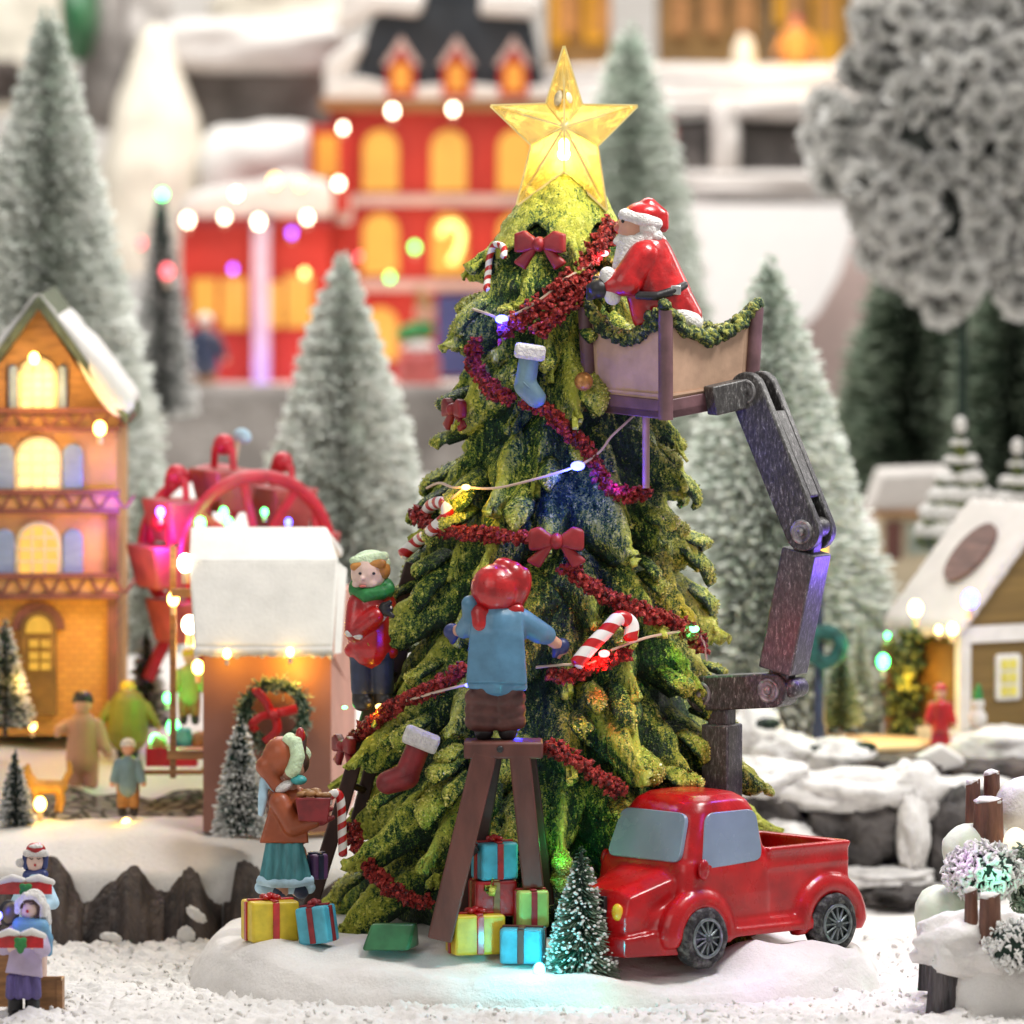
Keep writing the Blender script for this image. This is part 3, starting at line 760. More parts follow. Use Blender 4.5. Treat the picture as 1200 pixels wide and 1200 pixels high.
# bonnet
m.hull([Vector(p) for p in [(1.1, s*.60, .4) for s in (-1, 1)]+[(1.9, s*.44, .36) for s in (-1, 1)]+[(1.93, s*.46, .62) for s in (-1, 1)]+[(1.1, s*.58, 1.06) for s in (-1, 1)]+[(1.1, s*.34, 1.16) for s in (-1, 1)]
        +[(1.86, s*.44, .82) for s in (-1, 1)]+[(1.84, s*.2, .90) for s in (-1, 1)]])
m.hull([Vector(p) for p in [(1.3, s*.74, .16) for s in (-1, 1)]+[(1.98, s*.50, .16) for s in (-1, 1)]+[(1.98, s*.50, .38) for s in (-1, 1)]+[(1.4, s*.70, .46) for s in (-1, 1)]+[(1.1, s*.6, .5) for s in (-1, 1)]])
for s_ in (-1, 1):
    # wings over the wheels
    for xw, n_, rr in ((1.05, 14, .42), (-1.05, 14, .46)):
        pts = [Vector((xw+rr*math.cos(a), s_*.70, .34+rr*math.sin(a))) for a in [R(-12)+R(204)*k/n_ for k in range(n_+1)]]
        m.tube(pts, [.10]+[.15]*(n_-1)+[.10], 10)
        prof = [(xw+rr*math.cos(R(a)), .34+rr*math.sin(R(a))) for a in range(10, 171, 16)]
        m.prism([Vector((x, s_*.50, z)) for x, z in prof], (0, s_*.14, 0))
    m.hull([Vector(p) for p in [(1.46, s_*.52, .40), (1.46, s_*.82, .40), (1.22, s_*.52, .80), (1.22, s_*.82, .70), (1.62, s_*.44, .66), (1.7, s_*.46, .40), (1.0, s_*.6, .84), (.9, s_*.8, .76)]])
    m.hull([Vector(p) for p in [(.66, s_*.7, .30), (.55, s_*.84, .30), (.9, s_*.82, .62), (.4, s_*.72, .34), (.8, s_*.72, .72), (.70, s_*.72, .28)]])
    m.box((0.0, s_*.76, .36), (1.5, .16, .10))
    m.box((0.0, s_*.74, .46), (1.35, .10, .05))
    m.box((-.72, s_*.68, .86), (1.3, .11, .80))          # bed sides
    m.box((-.72, s_*.70, 1.26), (1.32, .13, .06))
    m.box((-.72, s_*.735, 1.06), (1.3, .03, .03))
m.box((-1.34, 0, .86), (.11, 1.44, .80)); m.box((-1.34, 0, 1.26), (.13, 1.46, .06))
m.box((-.70, 0, .50), (1.3, 1.3, .16)); m.box((-.1, 0, .8), (.1, 1.4, .8))
m.build('body', M['red_paint'], truck, remesh=.020, sm=12)
def plate(poly, thick, nrm, name, mat, rad=.12, lift=.012):
    # rounded-corner panel
    P = [Vector(p) for p in poly]; n = len(P); out = []
    for i in range(n):
        a, b, c = P[i-1], P[i], P[(i+1) % n]
        d1 = (a-b); d2 = (c-b); r = min(rad, d1.length*.4, d2.length*.4)
        q1 = b+d1.normalized()*r; q2 = b+d2.normalized()*r
        for k in range(6):
            t = k/5; out.append(q1*(1-t)**2+b*2*t*(1-t)+q2*t*t)
    nrm = Vector(nrm).normalized()
    mm = MB(); mm.prism([p+nrm*lift for p in out], nrm*-thick)
    return mm.build(name, mat, truck, bevel=.012)
wn = Vector((.66, 0, .23)).normalized(); nn = Vector((.66, 0, .24)).normalized()
plate([(1.215, .60, 1.19), (1.215, -.60, 1.19), (1.02, -.53, 1.74), (1.02, .53, 1.74)], .06, (.95, 0, .33), 'windscreen', M['glass_paint'], .13, .03)
for s_ in (1, -1):
    plate([(1.02, s_*.735, 1.10), (.03, s_*.735, 1.16), (.04, s_*.62, 1.74), (.84, s_*.62, 1.74)], .06, (0, s_, .2), 'side_window', M['glass_paint'], .14, .012)
    MB().ell((1.04, s_*.80, 1.12), (.08, .05, .12)).build('mirror', M['red_paint'], truck)
    hl = MB(); hl.ell((1.915, s_*.30, .66), (.05, .085, .10)); hl.build('headlight', M['headlight'], truck)
g_ = MB(); g_.box((1.935, 0, .60), (.05, .26, .46))
for k in range(5): g_.box((1.965, 0, .42+.09*k), (.02, .24, .03))
g_.build('grille', M['black'], truck, bevel=.01)
M['tyre'] = mk('muddy_tyre', (.022, .021, .022), .7, var=.4, vscale=9, bump=1, bscale=16, bdist=.04, col2=(.16, .165, .15), lo=.47, hi=.68)
M['rim'] = mk('wheel_rim', (.06, .075, .078), .35, metal=.5, var=.4, vscale=8, bump=.3)
M['rim_spoke'] = mk('rim_spoke_metal', (.17, .20, .20), .35, metal=.6, var=.4, vscale=10, bump=.2)  # lighter metal for the rim ring and spokes
for xw in (1.05, -1.05):
    for s_ in (1, -1):
        w_ = MB(); w_.lathe([(.10, -.12), (.30, -.12), (.35, -.08), (.36, 0), (.35, .08), (.30, .12), (.235, .12), (.225, .09), (.10, .06)], seg=40)
        w_.v = [(v[0], -v[2]*s_*-1, v[1]) for v in w_.v]
        for i, v in enumerate(w_.v):                       # knobbly tread
            q = Vector(v); n_ = noise.noise(q*9+Vector((xw*3, s_, 0))); w_.v[i] = tuple(Vector((q.x*(1+.05*n_), q.y, q.z*(1+.05*n_))))
        wh = w_.build('wheel', M['tyre'], truck, angle=0); wh.location = (xw, s_*.76, .345)
        r_ = MB(); r_.torus((0, s_*.115, 0), .215, .022, (0, 1, 0), 36, 8)
        for k in range(12):
            a = 2*PI*k/12; d = Vector((math.cos(a), 0, math.sin(a)))
            r_.tube([d*.04+Vector((0, s_*.13, 0)), d*.21+Vector((0, s_*.105, 0))], [.016, .012], 6)
        r_.build('rim', M['rim_spoke'], wh)
        h_ = MB(); h_.lathe([(.0, .17), (.035, .165), (.05, .14), (.06, .10), (.22, .085), (.22, .05)], seg=24); h_.v = [(v[0], v[2]*s_, v[1]) for v in h_.v]
        h_.build('hub', M['rim'], wh)

# arm: built in world axes, so give every part the inverse of the lorry's rotation
INV = Matrix.Rotation(-R(223), 4, 'Z')
def intruck(mm): mm.v = [tuple(INV @ (Vector(p)-tr0)) for p in mm.v]; return mm
AY = R(31); e1 = Vector((math.cos(AY), -math.sin(AY), 0)); e2 = Vector((math.sin(AY), math.cos(AY), 0)); ez = Vector((0, 0, 1))
AO = at(846, 935, -1.15)
def A(px, py, w=0.0):
    u = 0.0
    for _ in range(5):
        p = AO+e1*u; u += (at(px, py, p.y).x-p.x)/math.cos(AY)
    p = AO+e1*u; p.z = at(px, py, p.y).z
    return p+e2*w
ROTA = Matrix((e1, e2, ez)).transposed()
def boltset(px, py, w, parent, r=.15):
    b = MB(); c = A(px, py, w)
    b.torus(c, r*.80, r*.16, e2, 28, 8); b.torus(c, r*.46, r*.12, e2, 24, 8)
    b.tube([c+e2*.03, c-e2*.035, c-e2*.05], [r*.30, r*.28, r*.12], 14)
    b.tube([c+e2*.06, c-e2*.012], [r*.74, r*.72], 26)
    intruck(b).build('bolt', M['bolt'], parent, angle=35)
def link(p1, p2, wpx, th, name, clevis=(True, True), ext=.0, hole=True):
    a, b = A(*p1), A(*p2); d = (b-a).normalized(); n = e2.cross(d).normalized(); hw = wpx*.0098/2
    mm = MB(); prof = []
    for k in range(11): t = PI/2+PI*k/10; prof.append(a+d*(hw*math.cos(t))+n*(hw*math.sin(t)))
    for k in range(11): t = -PI/2+PI*k/10; prof.append(b+d*(hw*math.cos(t))+n*(hw*math.sin(t)))
    if not (clevis[0] or clevis[1]): mm.prism([p-e2*th/2 for p in prof], e2*th)
    else:
        # two cheeks and a web between, open at the forked ends
        ch = th*.28
        mm.prism([p-e2*th/2 for p in prof], e2*ch); mm.prism([p+e2*(th/2-ch) for p in prof], e2*ch)
        s0 = hw*1.5 if clevis[0] else -hw*.2; s1 = hw*1.5 if clevis[1] else -hw*.2
        a2, b2 = a+d*s0, b-d*s1
        mm.box((a2+b2)/2, ((b2-a2).length, hw*1.99, th*.5), Matrix((d, n, e2)).transposed())
    return intruck(mm).build(name, M['arm'], truck, bevel=.022)
th = .36
# post standing in the bed
mm = MB(); c0 = A(846, 1010); c1 = A(846, 848); mm.box((c0+c1)/2, (.36, .36, (c1-c0).length), ROTA); mm.box(A(846, 836), (.27, .22, .34), ROTA)
post = intruck(mm).build('arm_post', M['arm'], truck, bevel=.025)
s1 = link((829, 812), (912, 808), 41, th, 'arm_link', (False, False)); boltset(829, 812, -th/2, s1); boltset(909, 808, -th/2, s1)
mm = MB(); p1, p2 = A(913, 808), A(950, 622); d = (p2-p1).normalized(); n = e2.cross(d)
mm.box(p1.lerp(p2, .50), ((p2-p1).length*.76, .44, .42), Matrix((d, n, e2)).transposed()); mm.box(p1.lerp(p2, .5), ((p2-p1).length*1.02, .27, .2), Matrix((d, n, e2)).transposed())
intruck(mm).build('arm_section', M['arm'], truck, bevel=.025)
mm = MB(); mm.cap(A(930, 806, -.04), .12, A(930, 806, .12), .12); intruck(mm).build('pivot', M['arm'], truck)
mm = MB(); mm.cap(A(958, 618, -.1), .12, A(958, 618, .1), .12); intruck(mm).build('pivot', M['arm'], truck)
s2 = link((950, 622), (884, 458), 46, .44, 'arm_link', (True, True)); boltset(950, 622, -.22, s2); boltset(884, 458, -.22, s2)
mm = MB(); mm.bar(A(887, 457, .0), at(832, 470, -1.70), .22, .34, up=(0, 0, 1)); intruck(mm).build('arm_stub', M['arm'], truck, bevel=.02)

# basket
BY = -1.12
bc = at(787, 488, BY); s_ = 1.36; yb = R(40.5)
f1 = Vector((math.cos(yb), math.sin(yb), 0)); f2 = Vector((-math.sin(yb), math.cos(yb), 0))    # right face direction / left face direction
BF = at(780, 492, BY-.93); BF.z = at(780, 492, BY-.93).z
HB = 1.26
def bk(u, v, z):
    q = 1+.07*(z/HB-.5); return BF+f1*(((u-.5)*q+.5)*s_)+f2*(((v-.5)*q+.5)*s_)+ez*(z+.15*u*(1-z/HB)+.05*v*(1-z/HB))
mm = MB(); mm.prism([bk(0, 0, 0), bk(1, 0, 0), bk(1, 1, 0), bk(0, 1, 0)], ez*.10)
for u0, v0, u1, v1 in ((0, 0, 1, 0), (1, 0, 1, 1), (1, 1, 0, 1), (0, 1, 0, 0)):
    nrm = (f2*-1 if v0 == v1 == 0 else f1 if u0 == u1 == 1 else f2 if v0 == v1 == 1 else f1*-1)
    for z0, z1, wd in ((0, .22, .07),):
        a, b = bk(u0, v0, z0), bk(u1, v1, z0)
        mm.prism([a, b, b+ez*(z1-z0), a+ez*(z1-z0)], nrm*-wd)
basket = intruck(mm).build('basket', M['mauve'], truck, bevel=.012)
def scal(t): return .88+.34*(abs(2*t-1)**1.8)
for u0, v0, u1, v1 in ((0, 0, 1, 0), (1, 0, 1, 1), (1, 1, 0, 1), (0, 1, 0, 0)):
    nrm = (f2*-1 if v0 == v1 == 0 else f1 if u0 == u1 == 1 else f2 if v0 == v1 == 1 else f1*-1)
    top = [bk(lerp(u0, u1, k/16), lerp(v0, v1, k/16), scal(k/16)-.02) for k in range(17)]
    P = [bk(u0, v0, .2), bk(u1, v1, .2)]+top[::-1]
    mm = MB(); mm.prism([p-nrm*.03 for p in P], nrm*-.05)
    intruck(mm).build('panel', M['panel'], basket)
    a, b = bk(u0, v0, .22), bk(u1, v1, .22)                # thin lip frame round each panel
    mm = MB(); mm.bar(a.lerp(b, .08)+ez*.05-nrm*.02, a.lerp(b, .92)+ez*.05-nrm*.02, .025, .025); mm.bar(a.lerp(b, .08)+ez*.05-nrm*.02, a.lerp(b, .08)+ez*.62-nrm*.02, .025, .025); mm.bar(a.lerp(b, .92)+ez*.05-nrm*.02, a.lerp(b, .92)+ez*.62-nrm*.02, .025, .025)
    intruck(mm).build('panel_lip', M['panel'], basket)
for u, v in ((0, 0), (1, 0), (1, 1), (0, 1)):
    mm = MB(); mm.tube([bk(u, v, 0), bk(u, v, HB*.5), bk(u, v, HB)], .085, 12); intruck(mm).build('corner_post', M['mauve'], basket)
mm = MB(); pr = at(757, 484, BY-.3); mm.tube([pr, Vector((pr.x, pr.y, at(757, 572, BY-.3).z))], .042, 10); intruck(mm).build('support_rod', mk('support_rod', (.40, .24, .22), .45, var=.15), truck)

# scalloped pine garland round the basket rim
gp = []
for u0, v0, u1, v1 in ((0, 1, 0, 0), (0, 0, 1, 0), (1, 0, 1, 1), (1, 1, 0, 1)):
    for k in range(26):
        t = k/26; q = bk(lerp(u0, u1, t), lerp(v0, v1, t), scal(t)+.03+.05*(abs(2*t-1)**3)); gp.append(q)
gb = bk(.5, .5, 1); mm = MB()
for i, p in enumerate(gp):
    for j in range(3):
        q = p+Vector((rnd.gauss(0, .022), rnd.gauss(0, .022), rnd.gauss(0, .025)))
        sd = rnd.random()*9; r_ = rnd.uniform(.05, .078)
        mm.ell(q-gb, (r_, r_, r_), seg=9, rings=7, fn=lambda v, sd=sd: v*(1+.35*noise.noise(v*3+Vector((sd, 0, 0)))))
mm.at = [max(.001, min(1, .5+rnd.gauss(0, .25))) for _ in mm.v]
o = mm.build('pine_garland', M['green_garland'], angle=0); o.location = gb
tag(o, 'scalloped green garland draped along the rim of the lifted basket', 'garland')

# ------------------------------------------------------------------ figure kit (all sizes in photo pixels, dy = depth in pixels)
class Fig:
    def __init__(s, name, label, cat, px, py, Y, group=None):
        s.Y = Y; s.base = at(px, py, Y); s.k = S(Y); s.t = thing(name, label, cat, s.base, 0, group)
    def p(s, px, py, dy=0): return at(px, py, s.Y+dy*s.k)-s.base
    def part(s, name, mat, prims, vox=1.9, sm=4, parent=None, seg=14):
        mm = MB(); k = s.k
        for q in prims:
            if q[0] == 'c': mm.cap(s.p(q[1], q[2], q[3]), q[4]*k, s.p(q[5], q[6], q[7]), q[8]*k, seg)
            elif q[0] == 'e': mm.ell(s.p(q[1], q[2], q[3]), (q[4]*k, q[5]*k, q[6]*k))
            elif q[0] == 'r': mm.ell(s.p(q[1], q[2], q[3]), (q[4]*k, q[5]*k, q[6]*k), Matrix.Rotation(R(q[7]), 3, 'Y'))
            elif q[0] == 'h': mm.hull([s.p(*v) for v in q[1]])
            elif q[0] == 'b': mm.box(s.p(q[1], q[2], q[3]), (q[4]*k, q[5]*k, q[6]*k), Matrix.Rotation(R(q[7] if len(q) > 7 else 0), 3, 'Y') @ Matrix.Rotation(R(q[8] if len(q) > 8 else 0), 3, 'Z'))
            elif q[0] == 't': mm.tube([s.p(*v) for v in q[1]], [x*k for x in q[2]] if isinstance(q[2], list) else q[2]*k, 10)
        return mm.build(name, mat, parent or s.t, remesh=vox*k if vox else 0, sm=sm if vox else 0)

# boy on the stool, seen from behind
F = Fig('person', 'boy in a blue jacket and red cap standing on the brown stool, seen from behind', 'person', 583, 864, -2.55)
F.part('body', M['skin'], [('e', 586, 690, 8, 25, 25, 28), ('c', 584, 715, 2, 12, 583, 735, 0, 13), ('c', 583, 735, 0, 12, 582, 800, 0, 14), ('c', 612, 732, 0, 10, 634, 742, 12, 9), ('c', 634, 742, 12, 8, 656, 757, 34, 7),
      ('e', 660, 760, 40, 7, 7, 8), ('c', 657, 762, 38, 4, 655, 770, 44, 3), ('c', 556, 730, 0, 10, 545, 735, 14, 9), ('c', 545, 735, 14, 8, 534, 740, 32, 7), ('e', 530, 741, 36, 7, 7, 7),
      ('c', 568, 800, 0, 14, 567, 850, 0, 11), ('c', 597, 800, 0, 14, 596, 850, 0, 11)])
F.part('jacket', M['blue_jacket'], [('c', 583, 730, 0, 27, 583, 790, 0, 30), ('h', [(552, 716, -14), (612, 716, -14), (556, 722, 18), (612, 722, 18), (546, 800, -26), (618, 802, -26), (549, 800, 26), (616, 802, 26), (550, 745, -22), (614, 745, -24), (582, 800, -33), (582, 740, -28)]),
      ('c', 572, 722, 0, 17, 600, 722, 0, 17), ('c', 610, 727, 0, 15, 632, 741, 8, 14), ('c', 632, 741, 8, 14, 640, 744, 18, 12), ('c', 556, 724, 0, 15, 551, 708, -6, 11), ('c', 556, 726, 0, 15, 544, 738, 14, 11),
      ('c', 552, 803, -14, 5, 614, 805, -14, 5), ('c', 552, 803, 20, 5, 614, 805, 20, 5)], sm=6)
F.part('mitten', M['navy'], [('e', 658, 757, 36, 10, 10, 10), ('c', 652, 760, 30, 5, 650, 768, 36, 4)])
F.part('mitten', M['navy'], [('e', 530, 740, 34, 11, 10, 10), ('c', 533, 745, 30, 5, 530, 752, 36, 4)])
F.part('cap', M['red_cloth'], [('e', 581, 690, 0, 30, 30, 30), ('e', 600, 676, 2, 17, 17, 19), ('r', 608, 690, 4, 14, 18, 27, 18), ('c', 560, 706, 0, 12, 604, 708, 4, 10), ('e', 590, 661, 4, 12, 12, 8)], sm=5)
F.part('scarf', M['red_cloth'], [('c', 560, 717, -6, 12, 606, 715, -6, 9), ('c', 562, 717, -14, 9, 563, 733, -17, 9), ('h', [(552, 716, -18), (574, 716, -20), (553, 736, -19), (568, 738, -21), (553, 716, -8), (568, 738, -10)])])
F.part('trousers', M['brown_trouser'], [('c', 569, 802, 0, 17, 567, 846, 0, 16), ('c', 596, 802, 0, 17, 595, 846, 0, 15), ('c', 570, 800, 0, 20, 595, 800, 0, 20)]+[('c', 556, y, -6, 12, 577, y+2, -8, 10) for y in (818, 832, 845)]+[('c', 588, y+3, -8, 10, 606, y, -4, 11) for y in (818, 832, 845)], sm=3)
for x in (567, 595): F.part('boot', M['black'], [('c', x, 846, 0, 12, x, 857, 0, 12), ('c', x, 857, 0, 11, x, 858, 14, 9)])

# stool
stool = Fig('step_stool', 'tall reddish brown stool with splayed legs under the boy in blue', 'stool', 575, 1095, -2.6)
def beam(F, name, a, b, w, h, mat, parent=None, bev=.02):
    mm = MB(); mm.bar(F.p(*a), F.p(*b), w*F.k, h*F.k, up=(0, 1, 0)); return mm.build(name, mat, parent or F.t, bevel=bev)
mm = MB(); mm.box(stool.p(590, 877, 0), (93*stool.k, 60*stool.k, 20*stool.k)); mm.build('seat', M['brown_wood'], stool.t, bevel=.03)
beam(stool, 'leg', (568, 884, -22), (515, 1102, -44), 29, 16, M['brown_wood']); beam(stool, 'leg', (609, 884, -22), (625, 1040, -10), 25, 16, M['brown_wood'])
beam(stool, 'leg', (578, 884, 20), (545, 1086, 40), 22, 14, M['dark_wood']); beam(stool, 'leg', (618, 884, 20), (640, 1060, 42), 20, 14, M['dark_wood'])
beam(stool, 'stretcher', (551, 990, -30), (560, 1000, 26), 10, 12, M['dark_wood'])
mm = MB(); mm.ell(stool.p(586, 878, -31), (4*stool.k, 2*stool.k, 4*stool.k)); mm.build('nail', M['black'], stool.t)

# bearded man in red leaning out of the basket
F = Fig('person', 'bearded man in red suit and white trimmed hat leaning out of the lifted basket', 'person', 775, 440, -1.55)
F.part('body', M['skin'], [('e', 742, 266, 0, 19, 20, 23), ('c', 748, 280, 0, 12, 758, 300, 0, 14), ('c', 762, 310, 0, 18, 780, 370, 0, 20), ('c', 752, 300, -18, 12, 730, 335, -26, 10), ('c', 730, 335, -26, 9, 703, 340, -24, 7),
      ('e', 728, 268, -2, 7, 8, 5), ('c', 770, 380, -12, 16, 768, 430, -12, 13), ('c', 792, 380, 10, 16, 792, 430, 10, 13)], vox=1.4)
F.part('suit', M['red_cloth'], [('c', 760, 300, 0, 29, 778, 350, 0, 34), ('c', 778, 350, 0, 34, 796, 372, 6, 28), ('c', 754, 300, -20, 19, 733, 330, -28, 18), ('c', 736, 330, -28, 18, 718, 334, -26, 14), ('c', 748, 338, -8, 16, 756, 372, -8, 16),
      ('c', 754, 300, 18, 16, 735, 335, 26, 13), ('c', 780, 378, 6, 31, 784, 402, 14, 22), ('c', 768, 374, 0, 24, 772, 396, 8, 18)], sm=4)
F.part('belt', M['black'], [('t', [(745, 346, -30), (770, 347, -36), (792, 340, -30), (802, 334, -14), (800, 334, 4)], [5, 5.5, 5.5, 5, 5])], vox=1.2, sm=2)
mm = MB(); mm.box(F.p(792, 340, -33), (12*F.k, 4*F.k, 11*F.k)); mm.build('belt_buckle', mk('buckle_silver', (.5, .5, .5), .3, metal=.8), F.t, bevel=.01)
F.part('cuff', M['white_fur'], [('c', 712, 322, -27, 10, 718, 348, -27, 10), ('c', 712, 330, -20, 12, 718, 342, -20, 12)])
F.part('glove', M['black'], [('e', 702, 338, -26, 13, 13, 12)]+[('c', 700, 332+k*4, -30+k, 4.5, 690, 336+k*4.5, -26, 3.5) for k in range(4)]+[('c', 706, 330, -18, 4.5, 697, 326, -14, 3.5)], vox=1.2, sm=2)
F.part('coat_hem', M['white_fur'], [('c', 798, 352, 0, 14, 814, 376, 6, 11), ('c', 790, 366, -16, 13, 812, 378, -10, 12)], sm=3)
F.part('beard', M['white_fur'], [('c', 738, 282, -4, 14, 726, 312, -8, 9), ('c', 742, 284, -12, 11, 730, 306, -14, 8), ('c', 750, 280, -14, 9, 744, 290, -14, 10), ('c', 727, 278, -6, 5, 722, 283, -8, 4)], vox=1.2, sm=2)
F.part('hair', M['white_fur'], [('e', 760, 266, -6, 15, 18, 18), ('c', 758, 278, -10, 12, 772, 284, 0, 10)], vox=1.4, sm=2)
F.part('hat', M['red_cloth'], [('e', 754, 250, 0, 23, 22, 14), ('c', 760, 244, 0, 13, 776, 252, -4, 8), ('c', 776, 252, -4, 8, 777, 266, -8, 7)], sm=3)
F.part('hat_trim', M['white_fur'], [('c', 732, 252, -10, 8, 756, 258, -20, 8), ('c', 732, 252, -4, 8, 750, 248, 18, 8), ('c', 756, 258, -20, 8, 770, 262, -14, 7), ('e', 768, 276, -12, 9, 9, 8)], vox=1.4, sm=2)
F.part('eye', M['black'], [('e', 730, 259, -14, 2.2, 2, 2.4)], vox=0)
F.part('nose', M['blush'], [('e', 725, 267, -3, 6, 6, 5)], vox=0)
# child in red coat on the ladder
F = Fig('person', 'child in red coat and green scarf climbing the dark ladder beside the fir', 'person', 432, 830, -.75)
F.part('body', M['skin_pale'], [('e', 432, 672, -4, 21, 21, 25), ('c', 434, 690, 0, 11, 436, 705, 0, 12), ('c', 436, 712, 0, 16, 434, 762, 0, 15), ('c', 420, 712, -12, 10, 416, 738, -18, 9), ('c', 416, 738, -18, 8, 446, 722, -26, 7),
      ('e', 452, 715, -26, 7, 7, 8), ('c', 450, 718, -30, 4, 457, 712, -32, 3), ('c', 424, 765, 0, 13, 424, 815, 0, 10), ('c', 446, 765, 0, 13, 448, 815, 0, 10), ('e', 424, 678, -24, 3.4, 3.5, 3.4), ('e', 418, 684, -17, 6, 5, 5), ('e', 436, 684, -20, 6, 5, 5)], vox=1.3, sm=3)
F.part('coat', M['red_cloth'], [('c', 436, 706, 0, 24, 434, 758, 0, 27), ('c', 420, 708, -8, 14, 416, 738, -18, 13), ('c', 416, 740, -18, 13, 440, 722, -28, 11), ('c', 452, 706, 4, 12, 460, 728, 4, 11), ('c', 412, 762, -4, 9, 458, 764, -4, 9)], sm=4)
F.part('glove', M['black'], [('e', 452, 714, -28, 9, 9, 9), ('c', 450, 710, -32, 4, 457, 706, -34, 3), ('c', 455, 718, -32, 4, 460, 722, -34, 3)], vox=1.2, sm=2)
F.part('cuff', M['white_fur'], [('c', 409, 742, -24, 5, 421, 745, -26, 5)], vox=1.2, sm=2)
F.part('scarf', M['green_scarf'], [('t', [(414, 690, -12), (428, 698, -20), (448, 694, -18), (458, 690, -6)], [6, 9, 9, 7]), ('c', 424, 690, 0, 16, 448, 690, 0, 15)], vox=1.4, sm=2)
F.part('cap', M['mint'], [('e', 435, 660, 2, 23, 24, 16), ('c', 414, 657, -12, 5, 450, 652, -16, 6)], vox=1.4, sm=3)
F.part('hair', M['hair_orange'], [('c', 415, 664, -14, 5, 447, 660, -18, 6), ('e', 446, 668, -4, 12, 16, 13)], vox=1.4, sm=2)
for x in (424, 440): F.part('eye', M['black'], [('e', x-2, 672, -23 if x == 424 else -24, 2.0, 1.6, 1.7)], vox=0)
F.part('mouth', M['blush'], [('e', 425, 687, -23, 4.5, 2, 1.6)], vox=0)
F.part('trousers', M['dark_blue'], [('c', 424, 768, 0, 15, 424, 808, 0, 13), ('c', 447, 768, 0, 15, 449, 808, 0, 13), ('c', 428, 764, 0, 20, 442, 764, 0, 20)], sm=3)
for x in (424, 449): F.part('boot', M['black'], [('c', x, 810, 0, 12, x, 822, 0, 12), ('c', x, 824, 0, 10, x+6, 824, -10, 8)])
lad = Fig('ladder', 'dark brown wooden ladder leaning against the fir behind the child in red', 'ladder', 440, 1090, -.2)
beam(lad, 'rail', (484, 660, 4), (396, 960, -22), 18, 12, M['dark_wood']); beam(lad, 'rail', (498, 660, 40), (416, 970, 14), 16, 12, M['dark_wood'])
for t in (.2, .42, .64, .86): beam(lad, 'rung', (lerp(484, 396, t), lerp(660, 960, t), lerp(4, -22, t)), (lerp(498, 416, t), lerp(660, 970, t), lerp(40, 14, t)), 8, 8, M['dark_wood'])
beam(lad, 'foot', (396, 958, -22), (352, 1100, -30), 18, 12, M['dark_wood'])

# girl in rust coat carrying a basket
F = Fig('person', 'girl in rust coat, long stocking hat and teal skirt carrying a red basket', 'person', 338, 1048, -1.4)
F.part('body', M['skin'], [('e', 342, 894, 0, 18, 18, 22), ('c', 342, 920, 0, 10, 340, 935, 0, 12), ('c', 340, 935, 0, 11, 340, 1000, 0, 13), ('c', 330, 940, -16, 10, 345, 968, -24, 9), ('c', 345, 968, -24, 8, 374, 960, -24, 7),
      ('e', 379, 957, -22, 7, 7, 8), ('c', 378, 952, -26, 3.5, 386, 947, -24, 3), ('c', 344, 940, 14, 9, 362, 965, 20, 8), ('c', 362, 965, 20, 8, 378, 958, 12, 7), ('c', 332, 1000, -6, 12, 330, 1042, -6, 10), ('c', 348, 1000, 6, 12, 350, 1042, 6, 10)], vox=1.5)
F.part('coat', M['rust'], [('c', 338, 940, 0, 19, 336, 975, 0, 25), ('h', [(320, 932, -14), (354, 928, -14), (320, 932, 16), (354, 928, 16), (304, 988, -26), (362, 988, -26), (304, 988, 26), (362, 988, 26)]), ('c', 328, 936, 0, 16, 346, 934, 0, 14), ('c', 328, 940, -18, 13, 343, 968, -26, 12), ('c', 343, 968, -26, 12, 368, 961, -24, 10)], sm=4)
F.part('glove', M['red_dark'], [('e', 376, 958, -24, 10, 9, 10), ('c', 376, 953, -30, 4, 388, 948, -28, 3), ('c', 380, 962, -28, 4, 390, 958, -26, 3)], vox=1.2, sm=2)
F.part('stocking_hat', M['rust'], [('e', 330, 886, 0, 22, 22, 24), ('c', 322, 888, -4, 16, 314, 902, -6, 12), ('c', 312, 898, -6, 13, 324, 922, -10, 7), ('c', 322, 916, -10, 7, 332, 922, -14, 5)], sm=5)
F.part('hat_trim', M['mint'], [('t', [(334, 866, -6), (346, 870, -14), (349, 886, -18), (344, 902, -18), (338, 908, -16)], [7, 9, 9, 9, 7]), ('c', 340, 866, 0, 8, 356, 884, 8, 9)], vox=1.4, sm=2)  # white trim coloured mint, green light put into its colour
F.part('pompom', M['white_fur'], [('r', 333, 922, -16, 12, 9, 6, -32)], vox=1.2, sm=1)
F.part('earmuff', M['teal_bright'], [('r', 350, 914, -16, 10, 8, 6, 0)], vox=1.2, sm=1)
F.part('scarf', M['pale_blue'], [('c', 309, 915, -8, 5, 308, 935, -10, 6), ('c', 308, 935, -10, 6, 306, 953, -10, 4), ('c', 312, 912, -6, 6, 330, 930, -8, 6)], vox=1.3, sm=2)
F.part('hair', M['hair'], [('c', 352, 880, -4, 7, 354, 864, 0, 6), ('e', 353, 893, 2, 10, 14, 14)], vox=1.3, sm=2)
F.part('hat_charm', M['red_cloth'], [('e', 352, 862, -4, 6, 6, 10)], vox=1.2, sm=1)
F.part('skirt', M['teal'], [('h', [(312, 984, -18), (354, 984, -18), (312, 984, 18), (354, 984, 18), (303, 1032, -26), (366, 1032, -26), (303, 1032, 28), (366, 1032, 28)])]+[('c', x, 990, -18, 6, x*1.12-40, 1030, -24, 8) for x in (318, 328, 338, 348)], sm=3)
